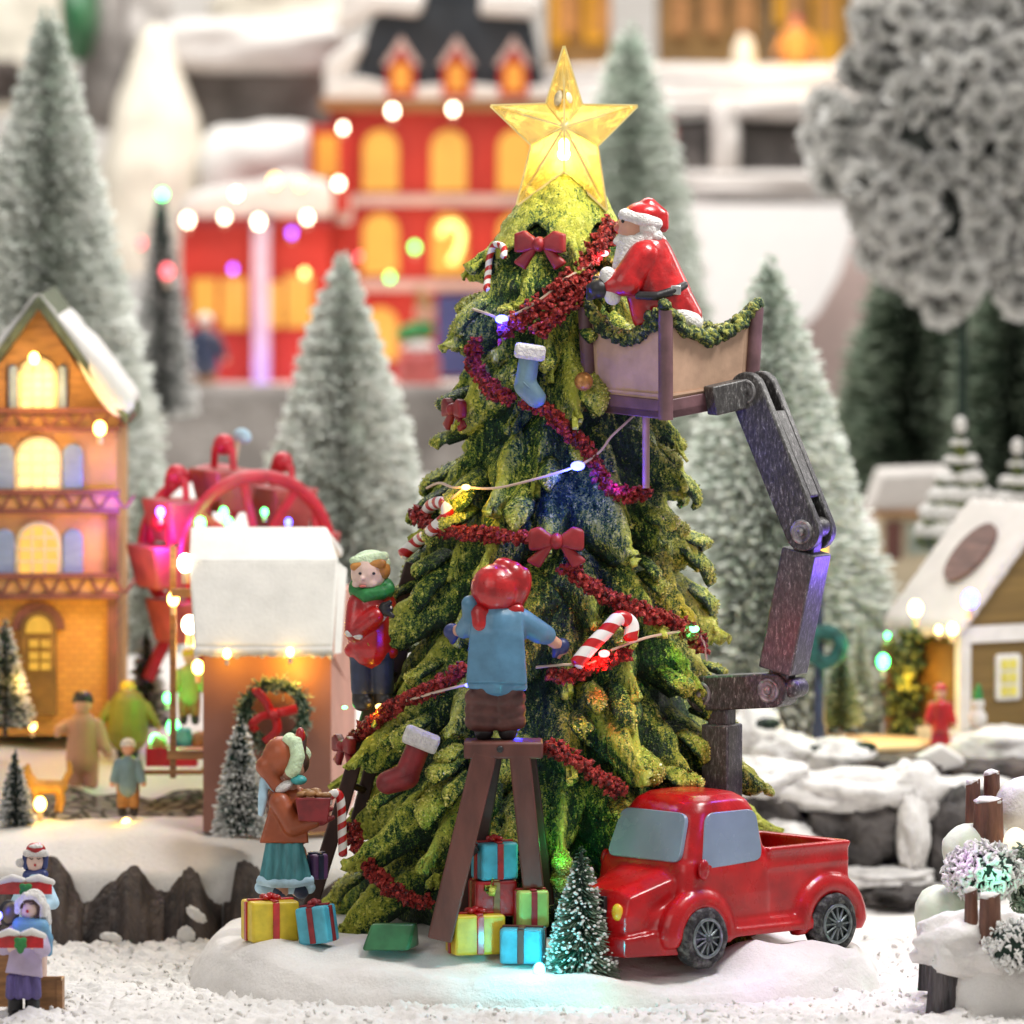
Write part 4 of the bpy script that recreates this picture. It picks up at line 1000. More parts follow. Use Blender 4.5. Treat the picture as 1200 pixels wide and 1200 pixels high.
F.part('skirt_hem', M['pale_blue'], [('t', [(302, 1031, -22), (320, 1035, -28), (345, 1035, -28), (367, 1031, -20)], 6), ('c', 306, 1040, -4, 8, 362, 1040, -4, 8)], vox=1.6, sm=2)
for x in (325, 350): F.part('boot', M['dark_blue'], [('c', x, 1038, 0, 10, x+3, 1044, -6, 10)])
fb = Fig('cookie_basket', 'dark red basket of pale cookies held by the girl in rust coat', 'basket', 367, 960, -1.75)
fb.part('bowl', M['red_dark'], [('h', [(346, 935, -14), (388, 935, -14), (346, 935, 22), (388, 935, 22), (350, 962, -10), (384, 964, -10), (350, 962, 18), (384, 964, 18)])], vox=1.4, sm=3)
fb.part('cookie', M['tan'], [('e', x, 931+y, d, 7, 6, 4) for x, y, d in ((354, 0, 0), (364, -1, -6), (374, 1, 2), (382, 1, -2), (360, -3, 8), (370, -4, 6))], vox=1.1, sm=1)

# ------------------------------------------------------------------ parcels
def gift(px0, px1, py0, py1, Y, yaw, mat, rmat, label, depth=None, tilt=0, bowed=True, topmat=None, vert=True):
    w_ = (px1-px0)*S(Y); h_ = (py1-py0)*S(Y); d_ = depth or w_*.8
    c = at((px0+px1)/2, py1, Y)
    ca, sa = abs(math.cos(R(yaw))), abs(math.sin(R(yaw))); L = w_/(ca+sa*(d_/w_)); D = d_*L/w_
    t = thing('gift_box', label, 'gift', c, R(yaw), 'gift boxes in the snow'); t.rotation_euler = (0, R(tilt), R(yaw))
    mm = MB(); mm.box((0, 0, h_/2), (L, D, h_))
    mm.build('box', mat, t, bevel=.035, bseg=3)
    rw = .055+.04*L
    mm = MB(); e = .012
    for sgn in (-1, 1): mm.box((0, sgn*(D/2+e/2), h_/2), (rw, e*2, h_*.96)); mm.box((sgn*(L/2+e/2), 0, h_/2), (e*2, rw, h_*.96))
    mm.box((0, 0, h_+e/2), (rw, D*.96, e*2)); mm.box((0, 0, h_+e/2+.004), (L*.96, rw, e*2))
    if bowed:
        for k in range(4):
            a = PI/4+k*PI/2; dd = Vector((math.cos(a), math.sin(a), 0))
            mm.ell(dd*.11*L*1.2+Vector((0, 0, h_+.035)), (.11*L, .07*L, .035), Matrix.Rotation(a, 3, 'Z'), 12, 8)
        mm.ell((0, 0, h_+.05), (.05, .05, .04))
    mm.build('ribbon', rmat, t, bevel=.006)
    return t
gift(281, 352, 1054, 1102, -2.25, 20, M['yellow_paint'], M['red_cloth'], 'yellow gift with red ribbon at the feet of the girl in rust', .55)
gift(350, 399, 1061, 1105, -2.55, -22, M['cyan_paint'], M['red_dark'], 'small blue gift leaning against the yellow one by the girl', .45, -8)
gift(356, 386, 1000, 1030, -1.2, 30, M['purple_paint'], M['dark_blue'], 'purple parcel half hidden between the girl and the fir', .3, 0, False)
gift(548, 607, 1030, 1072, -2.5, 12, M['red_cloth'], M['tan'], 'red gift with tan ribbon, middle of the stack under the stool', .5, 0, False)
gift(551, 608, 986, 1030, -2.5, 22, M['cyan_paint'], M['red_cloth'], 'blue gift with red bow, topmost of the stack under the stool', .45)
gift(521, 593, 1070, 1117, -2.75, 16, M['yellow_paint'], M['red_cloth'], 'yellow gift with red ribbon in front of the brown stool', .5)
gift(600, 644, 1042, 1086, -2.7, 14, M['lime_paint'], M['ribbon_red'], 'lime green gift with red bow on top of the bright blue one', .4)
gift(585, 641, 1086, 1128, -2.95, -8, M['cyan_paint'], M['brown_wood'], 'bright blue gift with brown ribbon beside the little snowy tree', .45, 0, False)
t = thing('green_block', 'flat green wedge lying at the foot of the fir', 'block', at(455, 1112, -2.75))
mm = MB(); k = S(-2.75)
mm.hull([Vector((x*k, y*k, z*k)) for x, y, z in ((-31, -20, 0), (24, -20, 0), (-20, -4, 30), (32, -4, 30), (36, 30, 0), (-20, 30, 0), (34, 26, 28), (-18, 26, 28))]); mm.build('block', M['green_paint'], t, bevel=.03)

# little snow-tipped tree and the cyan bulb at its foot
brush_tree('bottle_brush_tree', 'little dark bottle brush tree with white tips lit by a cyan bulb', 681, 990, 1140, 45, -3.25, 2300, M['green_needle'], M['dark_core'], w=.018, seed=5, corefrac=.34, up=-.1, rings=13, jit=.14, inner=.1, pw=.75, droop=.25)
def snowdots(tname, px, ptop, pbot, halfpx, Y, n, label=None, r=.0145, parent=None, seed=3, pw=.75):
    g = random.Random(seed); s = S(Y); base = at(px, pbot, Y); h = at(px, ptop, Y).z-base.z
    mm = MB()
    for k in range(n):
        t = 1-math.sqrt(1-g.random()*.98); a = g.random()*2*PI; rr = halfpx*s*(1-t)**pw*g.uniform(.85, 1.06); q = r*g.uniform(.6, 1.3)
        c = Vector((rr*math.cos(a), rr*math.sin(a), h*(.05+t*.95)-.1*rr))
        mm.ell(c, (q*1.3, q*1.3, q), seg=6, rings=5)
    return mm.build('needles', M['flake'], parent)
snowdots('', 681, 990, 1140, 45, -3.25, 520, parent=bpy.data.objects['bottle_brush_tree'])
def lamp(px, py, Y, col, e, rpx, label, light=True, es=None, off=(0, -.12, .05), name='fairy_light', group='single fairy lights', lr=.06):
    p = at(px, py, Y); b = MB(); b.ell((0, 0, 0), (rpx*S(Y), rpx*S(Y), rpx*1.25*S(Y)), seg=14, rings=10)
    mm = (LM if Y < 0 else LMF)[col] if es is None else ledmat('led_%s_%d' % (col, es), tuple(lerp(a, 1, .04 if col not in ('white', 'yellow') else .15) for a in LC[col]), es)
    t = thing(name, label, 'light', p, 0, group)
    b.build('bulb', mm, t)
    c = MB(); c.tube([(0, 0, -rpx*1.1*S(Y)), (0, .02, -rpx*2.6*S(Y))], rpx*.5*S(Y), 8); c.build('socket', M['wire'], t)
    if light and e: plight(p+Vector(off), LC[col], e, lr, parent=None)
    return t
lamp(632, 1136, -3.6, 'cyan', 30, 7, 'cyan white fairy light lying at the foot of the little snowy tree', off=(-.08, -.22, .16))
plight(at(1045, 680, -1.55), (.22, .10, 1), 110, .25); plight(at(900, 905, -3.4), (.35, .12, 1), 9, .2); plight(at(890, 760, -2.5), (1, .04, .06), 12, .12); plight(at(736, 508, -1.75), (.1, .05, 1), 2.5, .1)
# ================================================================== SETTING
def hx(tab): return [(Y, at(600, py, Y).z) for Y, py in tab]
LT = hx([(-14, 1345), (-8, 1245), (-4, 1190), (3.0, 1112), (3.5, 1100), (3.9, 1022), (4.6, 984), (5.6, 962), (6.5, 946), (10, 858), (13, 800), (18, 735), (24, 660), (34, 610), (36.2, 545)])
RT = hx([(-14, 1345), (-8, 1245), (-4, 1190), (2, 1122), (5, 1082), (7.6, 1056), (8.2, 1020), (9.3, 930), (10.5, 896), (13, 872), (18, 812), (26, 720), (34, 640), (36.2, 610)])
def gz(x, Y):
    t = max(0, min(1, (x+1.0)/2.2)); t = t*t*(3-2*t)
    return lerp(interp(Y, LT), interp(Y, RT), t)
ys = list(np.linspace(-13, -6.5, 16))+list(np.linspace(-6.3, 4, 150))+list(np.linspace(4.1, 12, 70))+list(np.linspace(12.5, 36.2, 60))
xs = np.linspace(-15, 15, 300)
m = MB(); vs = []
for Y in ys:
    for x in xs:
        z = gz(x, Y); q = Vector((x, Y, 0))
        near = max(0, min(1, (3.6-Y)/1.5))
        z += .05*noise.noise(q*.9)+near*(.09*abs(noise.noise(q*2.1))+.05*abs(noise.noise(q*6))+.035*noise.noise(q*13))+(1-near)*.035*noise.noise(q*1.9)
        if 3.6 < Y < 12: z += .12*noise.noise(Vector((x*.7, Y*.5, 4)))*min(1, (Y-3.6)/1.5)
        vs.append((x, Y, z))
nx = len(xs); fs = [(i*nx+j, i*nx+j+1, (i+1)*nx+j+1, (i+1)*nx+j) for i in range(len(ys)-1) for j in range(nx-1)]
m.add(vs, fs); tag(m.build('snow_ground', M['snow'], angle=0), 'white snow covering the miniature village ground', None, None, 'structure')
# loose fluffy snow over the front
m = MB(); g = random.Random(4)
def fluff(x, Y):
    q = Vector((x, Y, 0))
    return .05*noise.noise(q*.9)+.08*(noise.noise(q*1.6)+.4)+.10*abs(noise.noise(q*3.3+Vector((3, 1, 0))))+.07*abs(noise.noise(q*7+Vector((0, 5, 2))))+.05*abs(noise.noise(q*15))+.025*noise.noise(q*31)
xs2 = np.linspace(-7.6, 7.6, 440); ys2 = np.linspace(-6.2, 3.15, 250); idx = {}
for i, Y in enumerate(ys2):
    for j, x in enumerate(xs2):
        idx[i, j] = len(m.v); m.v.append((x, Y, gz(x, Y)+.02+fluff(x, Y))); m.at.append(0.0)
inside = lambda x, Y: ((x-.28)/3.8)**2+((Y+1)/2.75)**2 < 1
for i in range(249):
    for j in range(439):
        if not inside(xs2[j], ys2[i]): m.f.append((idx[i, j], idx[i, j+1], idx[i+1, j+1], idx[i+1, j])); m.mi.append(0)
for k in range(2600):
    Y = g.uniform(-6, 3.1); x = at(g.uniform(-60, 1260), 600, Y).x
    if inside(x, Y): continue
    r = g.choice((.010, .014, .018, .024, .034)); c = Vector((x, Y, gz(x, Y)+.02+fluff(x, Y)+r*.2)); sd = g.random()*99
    m.ell(c, (r*g.uniform(.7, 1.9), r*g.uniform(.7, 1.9), r*g.uniform(.3, .9)), Euler((g.random()*3, g.random()*3, g.random()*6)).to_matrix(), 7, 5, fn=lambda v, sd=sd: v*(1+.6*noise.noise(v*2.1+Vector((sd, 0, 0)))))
tag(m.build('loose_snow', M['flake'], angle=0), 'loose fluffy white snow round the platform', None, None, 'stuff')

def lump(name, mat, c, size, seed=0, amp=.18, freq=1.6, boxy=.6, seg=48, rings=28, parent=None, rot=None, fine=.35):
    def fn(p):
        e = 1/max(1e-6, (abs(p.x)**(2/boxy)+abs(p.y)**(2/boxy)+abs(p.z)**(2/boxy))**(boxy/2)) if boxy < .98 else 1
        q = p*e; n_ = noise.noise(p*freq+Vector((seed, seed*2.3, 0)))+fine*noise.noise(p*freq*3.1+Vector((seed, 0, 4)))
        return q*(1+amp*n_)
    b = MB(); b.ell((0, 0, 0), size, rot, seg, rings, fn=fn)
    o = b.build(name, mat, parent, angle=0); o.location = c; return o
def world_prism(poly, Y, depth, name, mat, parent=None, base=None, bevel=.0, **kw):
    P = [at(x, y, Y) for x, y in poly]; base = base or Vector((0, 0, 0))
    b = MB(); b.prism([p-base for p in P], (0, depth, 0)); return b.build(name, mat, parent, bevel=bevel, **kw)
def rect(x0, x1, y0, y1): return [(x0, y1), (x1, y1), (x1, y0), (x0, y0)]
def arch(x0, x1, y0, y1, n=9):
    w = (x1-x0)/2; cx = (x0+x1)/2
    return [(x0, y1), (x1, y1)]+[(cx+w*math.cos(PI*k/n), y0+w-w*math.sin(PI*k/n)) for k in range(n+1)]

# rock face along the terrace on the left
prof = [(-80, 1030), (-40, 1008), (-10, 1025), (20, 1040), (48, 1002), (66, 1004), (80, 1022), (96, 1058), (108, 1056), (124, 1036), (136, 1030), (148, 1018), (158, 1013), (168, 1022), (182, 1042), (196, 1046), (208, 1030), (222, 1014), (232, 1024), (242, 1048), (254, 1060), (270, 1056), (277, 1010), (290, 1008), (304, 1018), (318, 1052), (336, 1040), (352, 1020), (372, 1048), (400, 1026), (430, 1060), (470, 1030)]
def stump(px0, px1, idx, label):
    Y0 = 3.25
    pts = [(x, y) for x, y in prof if px0 <= x <= px1]
    b = MB(); base = at((px0+px1)/2, 1112, Y0); k = S(Y0)
    N1 = 26; N2 = 22; w = px1-px0
    def f(u, v):
        x = lerp(px0-6, px1+6, u)
        top = interp(x, prof); bulge = math.sin(PI*u)**.5
        rid = abs(noise.noise(Vector((x*.05, v*.6, idx*3))))*34+noise.noise(Vector((x*.14, v*1.3, idx)))*7
        y = lerp(1126, top+4*noise.noise(Vector((x*.3, 0, idx))), v)
        Y = Y0-.05-(.50*bulge)*(1-v**2.2*.8)-rid*.008+.45*v
        return at(x, y, Y)-base
    b.grid(f, N1, N2)
    # back to the terrace so that it is a solid lip
    def f2(u, v):
        p = f(u, 1.0); return p+Vector((0, .55*v, -.10*v))
    b.grid(f2, N1, 5)
    o = b.build('rock', M['dark_rock'], angle=0); o.location = base
    return tag(o, label, 'rock', 'dark rocks along the snowy terrace')
stump(-70, 20, 1, 'dark brown rock behind the carol singers'); stump(20, 96, 2, 'dark rock right behind the two singing children')
stump(96, 196, 3, 'widest dark rock with the tall middle peak'); stump(196, 254, 4, 'dark rock with a single peak and a snow flake on it'); stump(268, 322, 5, 'dark square topped rock behind the yellow gift'); stump(322, 470, 6, 'dark low rock at the back of the fir')
for i, (px, py, Y, sx, sz, a) in enumerate(((230, 1072, 2.6, .13, .06, 40), (218, 1096, 2.5, .10, .1, -30), (130, 1098, 2.5, .12, .05, 10))):
    tag(lump('snow_clump', M['flake'], at(px, py, Y), (sx, .06, sz), i, .35, 2.2, rot=Matrix.Rotation(R(a), 3, 'Y'), seg=20, rings=12), ['oblong white snow flake stuck on the dark rock', 'white snow clump at the foot of the single peaked rock', 'white snow clump under the widest rock'][i], 'snow clump')

# cobbled yard
def cobble():
    m_, nt, N, b, out = nodes('cobbles')
    tc = N('ShaderNodeTexCoord').outputs['Object']
    vo = N('ShaderNodeTexVoronoi', feature='DISTANCE_TO_EDGE'); vo.inputs['Scale'].default_value = 4.5; nt.links.new(tc, vo.inputs['Vector'])
    e = ramp(nt, N, vo.outputs['Distance'], [(.04, 0.0), (.16, 1.0)])
    c = mixc(nt, N, nz(nt, N, tc, 5, 3), (.16, .15, .13), (.36, .34, .30))
    nt.links.new(mixc(nt, N, e, (.05, .045, .04), c), b.inputs['Base Color']); b.inputs['Roughness'].default_value = .8
    bp = N('ShaderNodeBump'); bp.inputs['Distance'].default_value = .08; nt.links.new(e, bp.inputs['Height']); nt.links.new(bp.outputs[0], b.inputs['Normal'])
    return m_
M['cobble'] = cobble()
m = MB()
def f(u, v):
    Y = lerp(5.75+.35*noise.noise(Vector((u*6, 0, 3))), 7.4+.6*noise.noise(Vector((u*5, 2, 7))), v); px = lerp(14, 254, u)+8*noise.noise(Vector((u*4, v*3, 1))); p = at(px, 900, Y); p.y = Y; p.z = gz(p.x, Y)+noise.noise(Vector((p.x*.9, Y*.9, 0)))*0+.12*noise.noise(Vector((p.x*.7, Y*.5, 4)))+.05*noise.noise(Vector((p.x, Y, 0))*.9)+.05-.12*(2*v-1)**6; return p
m.grid(f, 40, 14); tag(m.build('cobbled_yard', M['cobble'], angle=0), 'grey cobbled yard beside the stall', None, None, 'structure')

# ================================================================== TALL TIMBERED HOUSE
M['peach'] = mk('peach_wall', (.56, .30, .12), .7, var=.12, vscale=2, bump=.3, bscale=18)
def brickmat(name, c1, c2, mortar, sc):
    m_, nt, N, b, out = nodes(name)
    tc = N('ShaderNodeTexCoord').outputs['Object']; mp = N('ShaderNodeMapping'); mp.inputs['Rotation'].default_value = (R(90), 0, 0); nt.links.new(tc, mp.inputs[0])
    br = N('ShaderNodeTexBrick'); br.inputs['Scale'].default_value = sc; br.inputs['Color1'].default_value = (*c1, 1); br.inputs['Color2'].default_value = (*c2, 1); br.inputs['Mortar'].default_value = (*mortar, 1); br.inputs['Mortar Size'].default_value = .025
    nt.links.new(mp.outputs[0], br.inputs['Vector']); nt.links.new(br.outputs['Color'], b.inputs['Base Color']); b.inputs['Roughness'].default_value = .7
    bp = N('ShaderNodeBump'); bp.inputs['Strength'].default_value = .5; bp.inputs['Distance'].default_value = .03; nt.links.new(br.outputs['Fac'], bp.inputs['Height']); bp.invert = True; nt.links.new(bp.outputs[0], b.inputs['Normal'])
    return m_
M['yellow_brick'] = brickmat('yellow_brick', (.56, .27, .05), (.48, .22, .04), (.36, .16, .04), 3.2)
M['timber'] = mk('timber', (.16, .05, .035), .6, var=.25, vscale=4, bump=.3)
M['shutter'] = mk('blue_shutter', (.20, .27, .42), .55, var=.1, vscale=3, bump=.2, stretch=(1, 1, 8))
M['win_hot'] = glowmat('window_warm_bright', (1, .66, .24), 2.4, .3, 2.5)
M['win_warm'] = glowmat('window_warm', (1, .50, .10), 1.35, .35, 2)
M['door_lit'] = glowmat('door_pane', (.9, .50, .06), .8, .4, 3)
M['door_wood'] = mk('door_wood', (.17, .085, .015), .55, var=.3, vscale=4, bump=.3)
M['cream'] = mk('cream_trim', (.62, .52, .36), .6, var=.1, bump=.1)
M['roof_green'] = mk('roof_green', (.10, .12, .07), .6, var=.3, vscale=5, bump=.4)
HY = 9.0
hb = at(45, 852, HY); hb.z = gz(hb.x, HY)-.05
house = thing('timbered_house', 'tall narrow half timbered house with lit windows and a snowy steep gable roof', 'house', hb)
def hp(name, poly, mat, dy=0.0, depth=.08, parent=None, bevel=0): return world_prism(poly, HY+dy, depth, name, mat, parent or house, hb, bevel)
hp('ground_floor_wall', rect(-48, 136, 700, 862), M['yellow_brick'], 0, 3.0)
hp('upper_wall', rect(-48, 136, 500, 700), M['peach'], -.02, 3.0)
hp('gable_wall', [(-52, 502), (140, 502), (45, 362)], M['tan'], -.04, 3.0)
for y0, y1 in ((672, 702), (574, 602), (478, 506)):
    w_ = hp('timber_band', rect(-52, 139, y0, y1), M['peach' if y0 > 500 else 'tan'], -.14, .12)
    hp('beam', rect(-54, 140, y0, y0+6), M['timber'], -.20, .07, w_); hp('beam', rect(-54, 140, y1-6, y1), M['timber'], -.20, .07, w_)
    for x in range(-42, 134, 29):
        hp('brace', [(x, y0+6), (x+4, y0+6), (x+15, y1-6), (x+11, y1-6)], M['timber'], -.18, .05, w_); hp('brace', [(x+24, y0+6), (x+28, y0+6), (x+17, y1-6), (x+13, y1-6)], M['timber'], -.18, .05, w_)
hp('corner_post', rect(126, 137, 600, 862), M['timber'], -.09, .1)
def window_(x0, x1, y0, y1, mat, shut=True, grid=(3, 4), sw=24):
    fr = hp('window', arch(x0-5, x1+5, y0-5, y1+4), M['cream'], -.10, .08)
    hp('pane', arch(x0, x1, y0, y1), mat, -.115, .04, fr)
    b = MB()
    for k in range(1, grid[0]): x = lerp(x0, x1, k/grid[0]); b.prism([at(a, c, HY-.15)-hb for a, c in rect(x-1.2, x+1.2, y0+4, y1)], (0, .03, 0))
    for k in range(1, grid[1]): y = lerp(y0, y1, k/grid[1]); b.prism([at(a, c, HY-.147)-hb for a, c in rect(x0, x1, y-1.2, y+1.2)], (0, .03, 0))
    b.build('glazing_bar', M['cream'], fr)
    if shut:
        hp('shutter', arch(x1+6, x1+6+sw, y0+4, y1+4), M['shutter'], -.11, .07, None, .02); hp('shutter', arch(x0-6-sw, x0-6, y0+4, y1+4), M['shutter'], -.11, .07, None, .02)
window_(23, 67, 616, 672, M['win_warm']); window_(22, 67, 516, 570, M['win_hot'])
window_(26, 62, 424, 478, M['win_hot'], True, (3, 5), 10)
d_ = hp('door', arch(24, 66, 716, 838), M['door_wood'], -.10, .08); hp('door_arch', arch(14, 76, 706, 738), M['timber'], -.06, .06); hp('fanlight', arch(30, 60, 722, 742, 8), M['door_lit'], -.13, .04, d_)
for y in (750, 764, 776):
    for x in (34, 48): hp('door_pane', rect(x, x+11, y, y+9), M['door_lit'], -.13, .04, d_)
# roof boards and snow along the slope
for sgn, xe in ((1, 150), (-1, -60)):
    p0, p1 = (45, 350), (xe, 494)
    b = MB(); b.prism([at(45, 346, HY-.35)-hb, at(xe, 488, HY-.35)-hb, at(xe, 500, HY-.35)-hb, at(45, 362, HY-.35)-hb], (0, 3.6, 0)); b.build('roof', M['roof_green'], house)
    b = MB(); pts = [(lerp(45, xe, t), lerp(346, 488, t)) for t in (0, .15, .3, .42, .52, .62, .72, .82, .92, 1.0)]
    b.tube([at(x, y-4, HY-.2)-hb for x, y in pts], [.03, .045, .06, .09, .13, .17, .19, .20, .19, .13], 12)
    b.prism([at(x, y-2, HY)-hb for x, y in pts]+[at(x, y-4-5*(i > 1)-7*(i > 3), HY)-hb for i, (x, y) in enumerate(pts)][::-1], (0, 3.2, 0))
    b.build('roof_snow', M['flake'], house, remesh=.05, sm=3)
plight(at(45, 455, HY-.55), (1, .58, .10), 36, .12); plight(at(45, 535, HY-.6), (1, .55, .12), 18, .15); plight(at(100, 640, HY-.8), (1, .52, .10), 12, .15); plight(at(100, 745, HY-.9), (1, .56, .08), 34, .25); plight(at(20, 800, HY-1.2), (1, .6, .12), 14, .2); plight(at(132, 590, HY-.5), LC['violet'], 20, .1)
lamp(40, 420, HY-.55, 'yellow', 3, 6, 'yellow fairy light at the top of the timbered gable'); lamp(117, 502, HY-.5, 'yellow', 6, 7, 'yellow fairy light under the eave of the timbered house')

# ================================================================== MARKET STALL
SY_ = 4.6
M['stall_wall'] = mk('stall_wall', (.27, .115, .085), .6, var=.08, vscale=1.5, bump=.12, bscale=14)  # darker than the side wall: shade on the front put into the colour
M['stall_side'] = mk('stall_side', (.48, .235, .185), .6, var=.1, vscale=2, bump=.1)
sb = at(315, 958, SY_); sb.z = gz(sb.x, SY_)-.3
stall = thing('market_stall', 'brown market stall with a white felt roof and a wreath on its wall', 'stall', sb)
def sp(name, poly, mat, dy=0., depth=.1, parent=None, bevel=0): return world_prism(poly, SY_+dy, depth, name, mat, parent or stall, sb, bevel)
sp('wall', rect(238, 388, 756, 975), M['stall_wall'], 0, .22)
# right gable wall going back
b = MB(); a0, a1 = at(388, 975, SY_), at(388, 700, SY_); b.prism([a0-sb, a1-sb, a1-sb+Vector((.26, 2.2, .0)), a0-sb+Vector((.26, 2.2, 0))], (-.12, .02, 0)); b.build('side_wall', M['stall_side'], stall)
b = MB(); a0, a1 = at(240, 975, SY_+2.2), at(240, 700, SY_+2.2); b.prism([a0-sb, a1-sb, at(400, 700, SY_+2.2)-sb, at(400, 975, SY_+2.2)-sb], (0, .1, 0)); b.build('back_wall', mk('stall_inside', (.55, .27, .08), .6), stall)
# gambrel roof
ra = [at(228, 766, SY_-.35), at(390, 766, SY_-.35)]; rb_ = [at(222, 668, SY_+.25), at(397, 668, SY_+.25)]; rc = [at(224, 628, SY_+1.0), at(383, 628, SY_+1.0)]
b = MB(); t_ = Vector((0, -.05, .12))
for q0, q1 in ((ra, rb_), (rb_, rc)):
    b.hull([q0[0]-sb, q0[1]-sb, q1[0]-sb, q1[1]-sb, q0[0]-sb+t_, q0[1]-sb+t_, q1[0]-sb+t_, q1[1]-sb+t_])
b.build('roof', M['paper_snow'], stall, bevel=.03)
back = [Vector((p.x, SY_+2.6, p.z)) for p in rb_]
b = MB(); b.hull([rc[0]-sb, rc[1]-sb, back[0]-sb, back[1]-sb, rc[0]-sb+t_, rc[1]-sb+t_, back[0]-sb+t_, back[1]-sb+t_]); b.build('roof', M['paper_snow'], stall, bevel=.03)
# gable bargeboards on the right
b = MB(); b.hull([p-sb for p in (ra[1]+Vector((.02, 0, 0)), ra[1]+Vector((.1, .12, 0)), rb_[1], rb_[1]+Vector((.1, .12, 0)), ra[1]+Vector((.02, .05, .14)), rb_[1]+Vector((0, 0, .10)))]); b.build('bargeboard', M['white_paint'], stall)
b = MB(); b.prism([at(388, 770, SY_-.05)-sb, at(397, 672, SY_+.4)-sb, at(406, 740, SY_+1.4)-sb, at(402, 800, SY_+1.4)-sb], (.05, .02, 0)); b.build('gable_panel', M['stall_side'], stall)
# ragged snow drip along the eave
def f(u, v):
    x = lerp(228, 390, u); d = 12+7*noise.noise(Vector((x*.06, 0, 2)))+4*noise.noise(Vector((x*.2, 0, 5)))
    return at(x, 758+v*d, SY_-.42+.10*math.sin(v*3)+.02*noise.noise(Vector((x*.1, v*2, 0))))-sb
b = MB(); b.grid(f, 60, 8); b.build('eave_snow', M['flake'], stall, solid=.08, angle=0)
sp('counter_frame', rect(200, 240, 690, 700), M['tan'], .2, .1); sp('post', rect(199, 206, 640, 912), M['tan'], .4, .12); sp('counter', rect(196, 242, 880, 890), M['tan'], .3, .6)
for i, (x, y, e) in enumerate(((266, 766, 9), (340, 764, 20))): lamp(x, y, SY_-.55, 'yellow', e, 5, ['yellow fairy light on the stall eave near its end', 'yellow fairy light on the stall eave above the wreath'][i], off=(0, .25, -.12))
plight(at(350, 790, SY_-.25), (1, .55, .12), 9, .1); plight(at(215, 760, SY_+.6), (1, .62, .12), 20, .2)
for i, (x, y, r_) in enumerate(((217, 660, 9), (203, 702, 7), (232, 690, 4), (222, 732, 9), (232, 782, 7))):
    lamp(x, y, SY_+.3+.1*i, 'white' if i in (0, 3) else 'yellow', 4, r_, 'warm fairy light hanging at the open end of the stall', off=(.05, -.1, 0), group='warm fairy lights at the stall end')
# wreath
wb = at(322, 836, SY_-.2); t = thing('wreath', 'green frosted wreath with a red bow hanging on the stall wall', 'wreath', wb)
mm = MB(); g = random.Random(3); RW = .36
mm.torus((0, 0, 0), RW, .07, (0, 1, 0), 30, 8); mm.at = [.2]*len(mm.v)
for k in range(620):
    a = g.random()*6.283; b0 = Vector((RW*math.cos(a), -.03, RW*math.sin(a))); d = Vector((math.cos(a)*g.uniform(-.6, 1), -g.uniform(.1, .9), math.sin(a)*g.uniform(-.6, 1)))+Vector((-math.sin(a), 0, math.cos(a)))*g.uniform(-.9, .9); d.normalize()
    L = g.uniform(.10, .21); sd = d.orthogonal().normalized()*.016
    o0 = len(mm.v); mm.v += [tuple(b0-sd), tuple(b0+sd), tuple(b0+d*L+sd*.5), tuple(b0+d*L-sd*.5)]; mm.at += [.001, .001, 1, 1]; mm.f.append((o0, o0+1, o0+2, o0+3)); mm.mi.append(0)
mm.build('ring', M['frost_needle'] if 'frost_needle' in M else M['green_needle'], t)
for nm, P, r0 in (('loop', [(-.02, -.2, -.02), (-.10, -.22, .16), (-.22, -.22, .30), (-.20, -.2, .30), (-.08, -.2, .12)], .055), ('loop', [(0, -.2, .02), (.12, -.22, .04), (.28, -.2, .08)], .055), ('tail', [(-.03, -.2, 0), (-.16, -.22, -.02), (-.27, -.22, -.12), (-.22, -.2, -.20)], .05), ('tail', [(.02, -.2, -.04), (.03, -.22, -.2), (-.12, -.2, -.34)], .055), ('knot', [(-.05, -.21, 0), (.05, -.21, .02)], .07)):
    q = MB(); q.tube(smooth_path(P, 6), r0, 8, flat=.35 if nm != 'knot' else 1); q.build(nm, M['red_paint'], t)
brush_tree('bottle_brush_tree', 'white tipped bottle brush tree standing in front of the stall wall', 282, 838, 975, 32, 3.9, 2600, M['snow_tip'], M['dark_core'], w=.035, seed=8, corefrac=.3, up=-.15, rings=15, pw=.62, tipw=1.0, droop=.15, inner=.1)

# ================================================================== BIG WHEEL
WY = 9.5; M['wheel_red'] = mk('big_wheel_red', (.52, .012, .03), .4, var=.2, vscale=4, bump=.15)
M['pinkred'] = mk('gondola_red', (.40, .075, .07), .5, var=.2, vscale=3, bump=.15)
wb = at(277, 644, WY); t = thing('big_wheel', 'bright red fairground wheel with hanging buckets behind the stall', 'ferris wheel', wb, R(24))
k = S(WY); RW = 90*k
for yy, nm in ((-.75, 'ring'), (.75, 'ring')):
    b = MB(); b.torus((0, yy, 0), RW, .085, (0, 1, 0), 56, 10)
    b.build(nm, M['wheel_red'], t)
    for a in range(0, 360, 45):
        d = Vector((math.cos(R(a+12)), 0, math.sin(R(a+12)))); b = MB(); b.bar(Vector((0, yy, 0)), Vector((0, yy, 0))+d*RW, .09, .08); b.build('spoke', M['wheel_red'], t)
b = MB(); b.tube([(0, -1.0, 0), (0, 1.0, 0)], .18, 14); b.build('axle', M['wheel_red'], t)
for sx in (-1, 1):
    for yy in (-1.0, 1.0): b = MB(); b.bar((0, yy, 0), (sx*.85, yy, -RW*1.75), .13, .13); b.build('strut', M['wheel_red'], t)
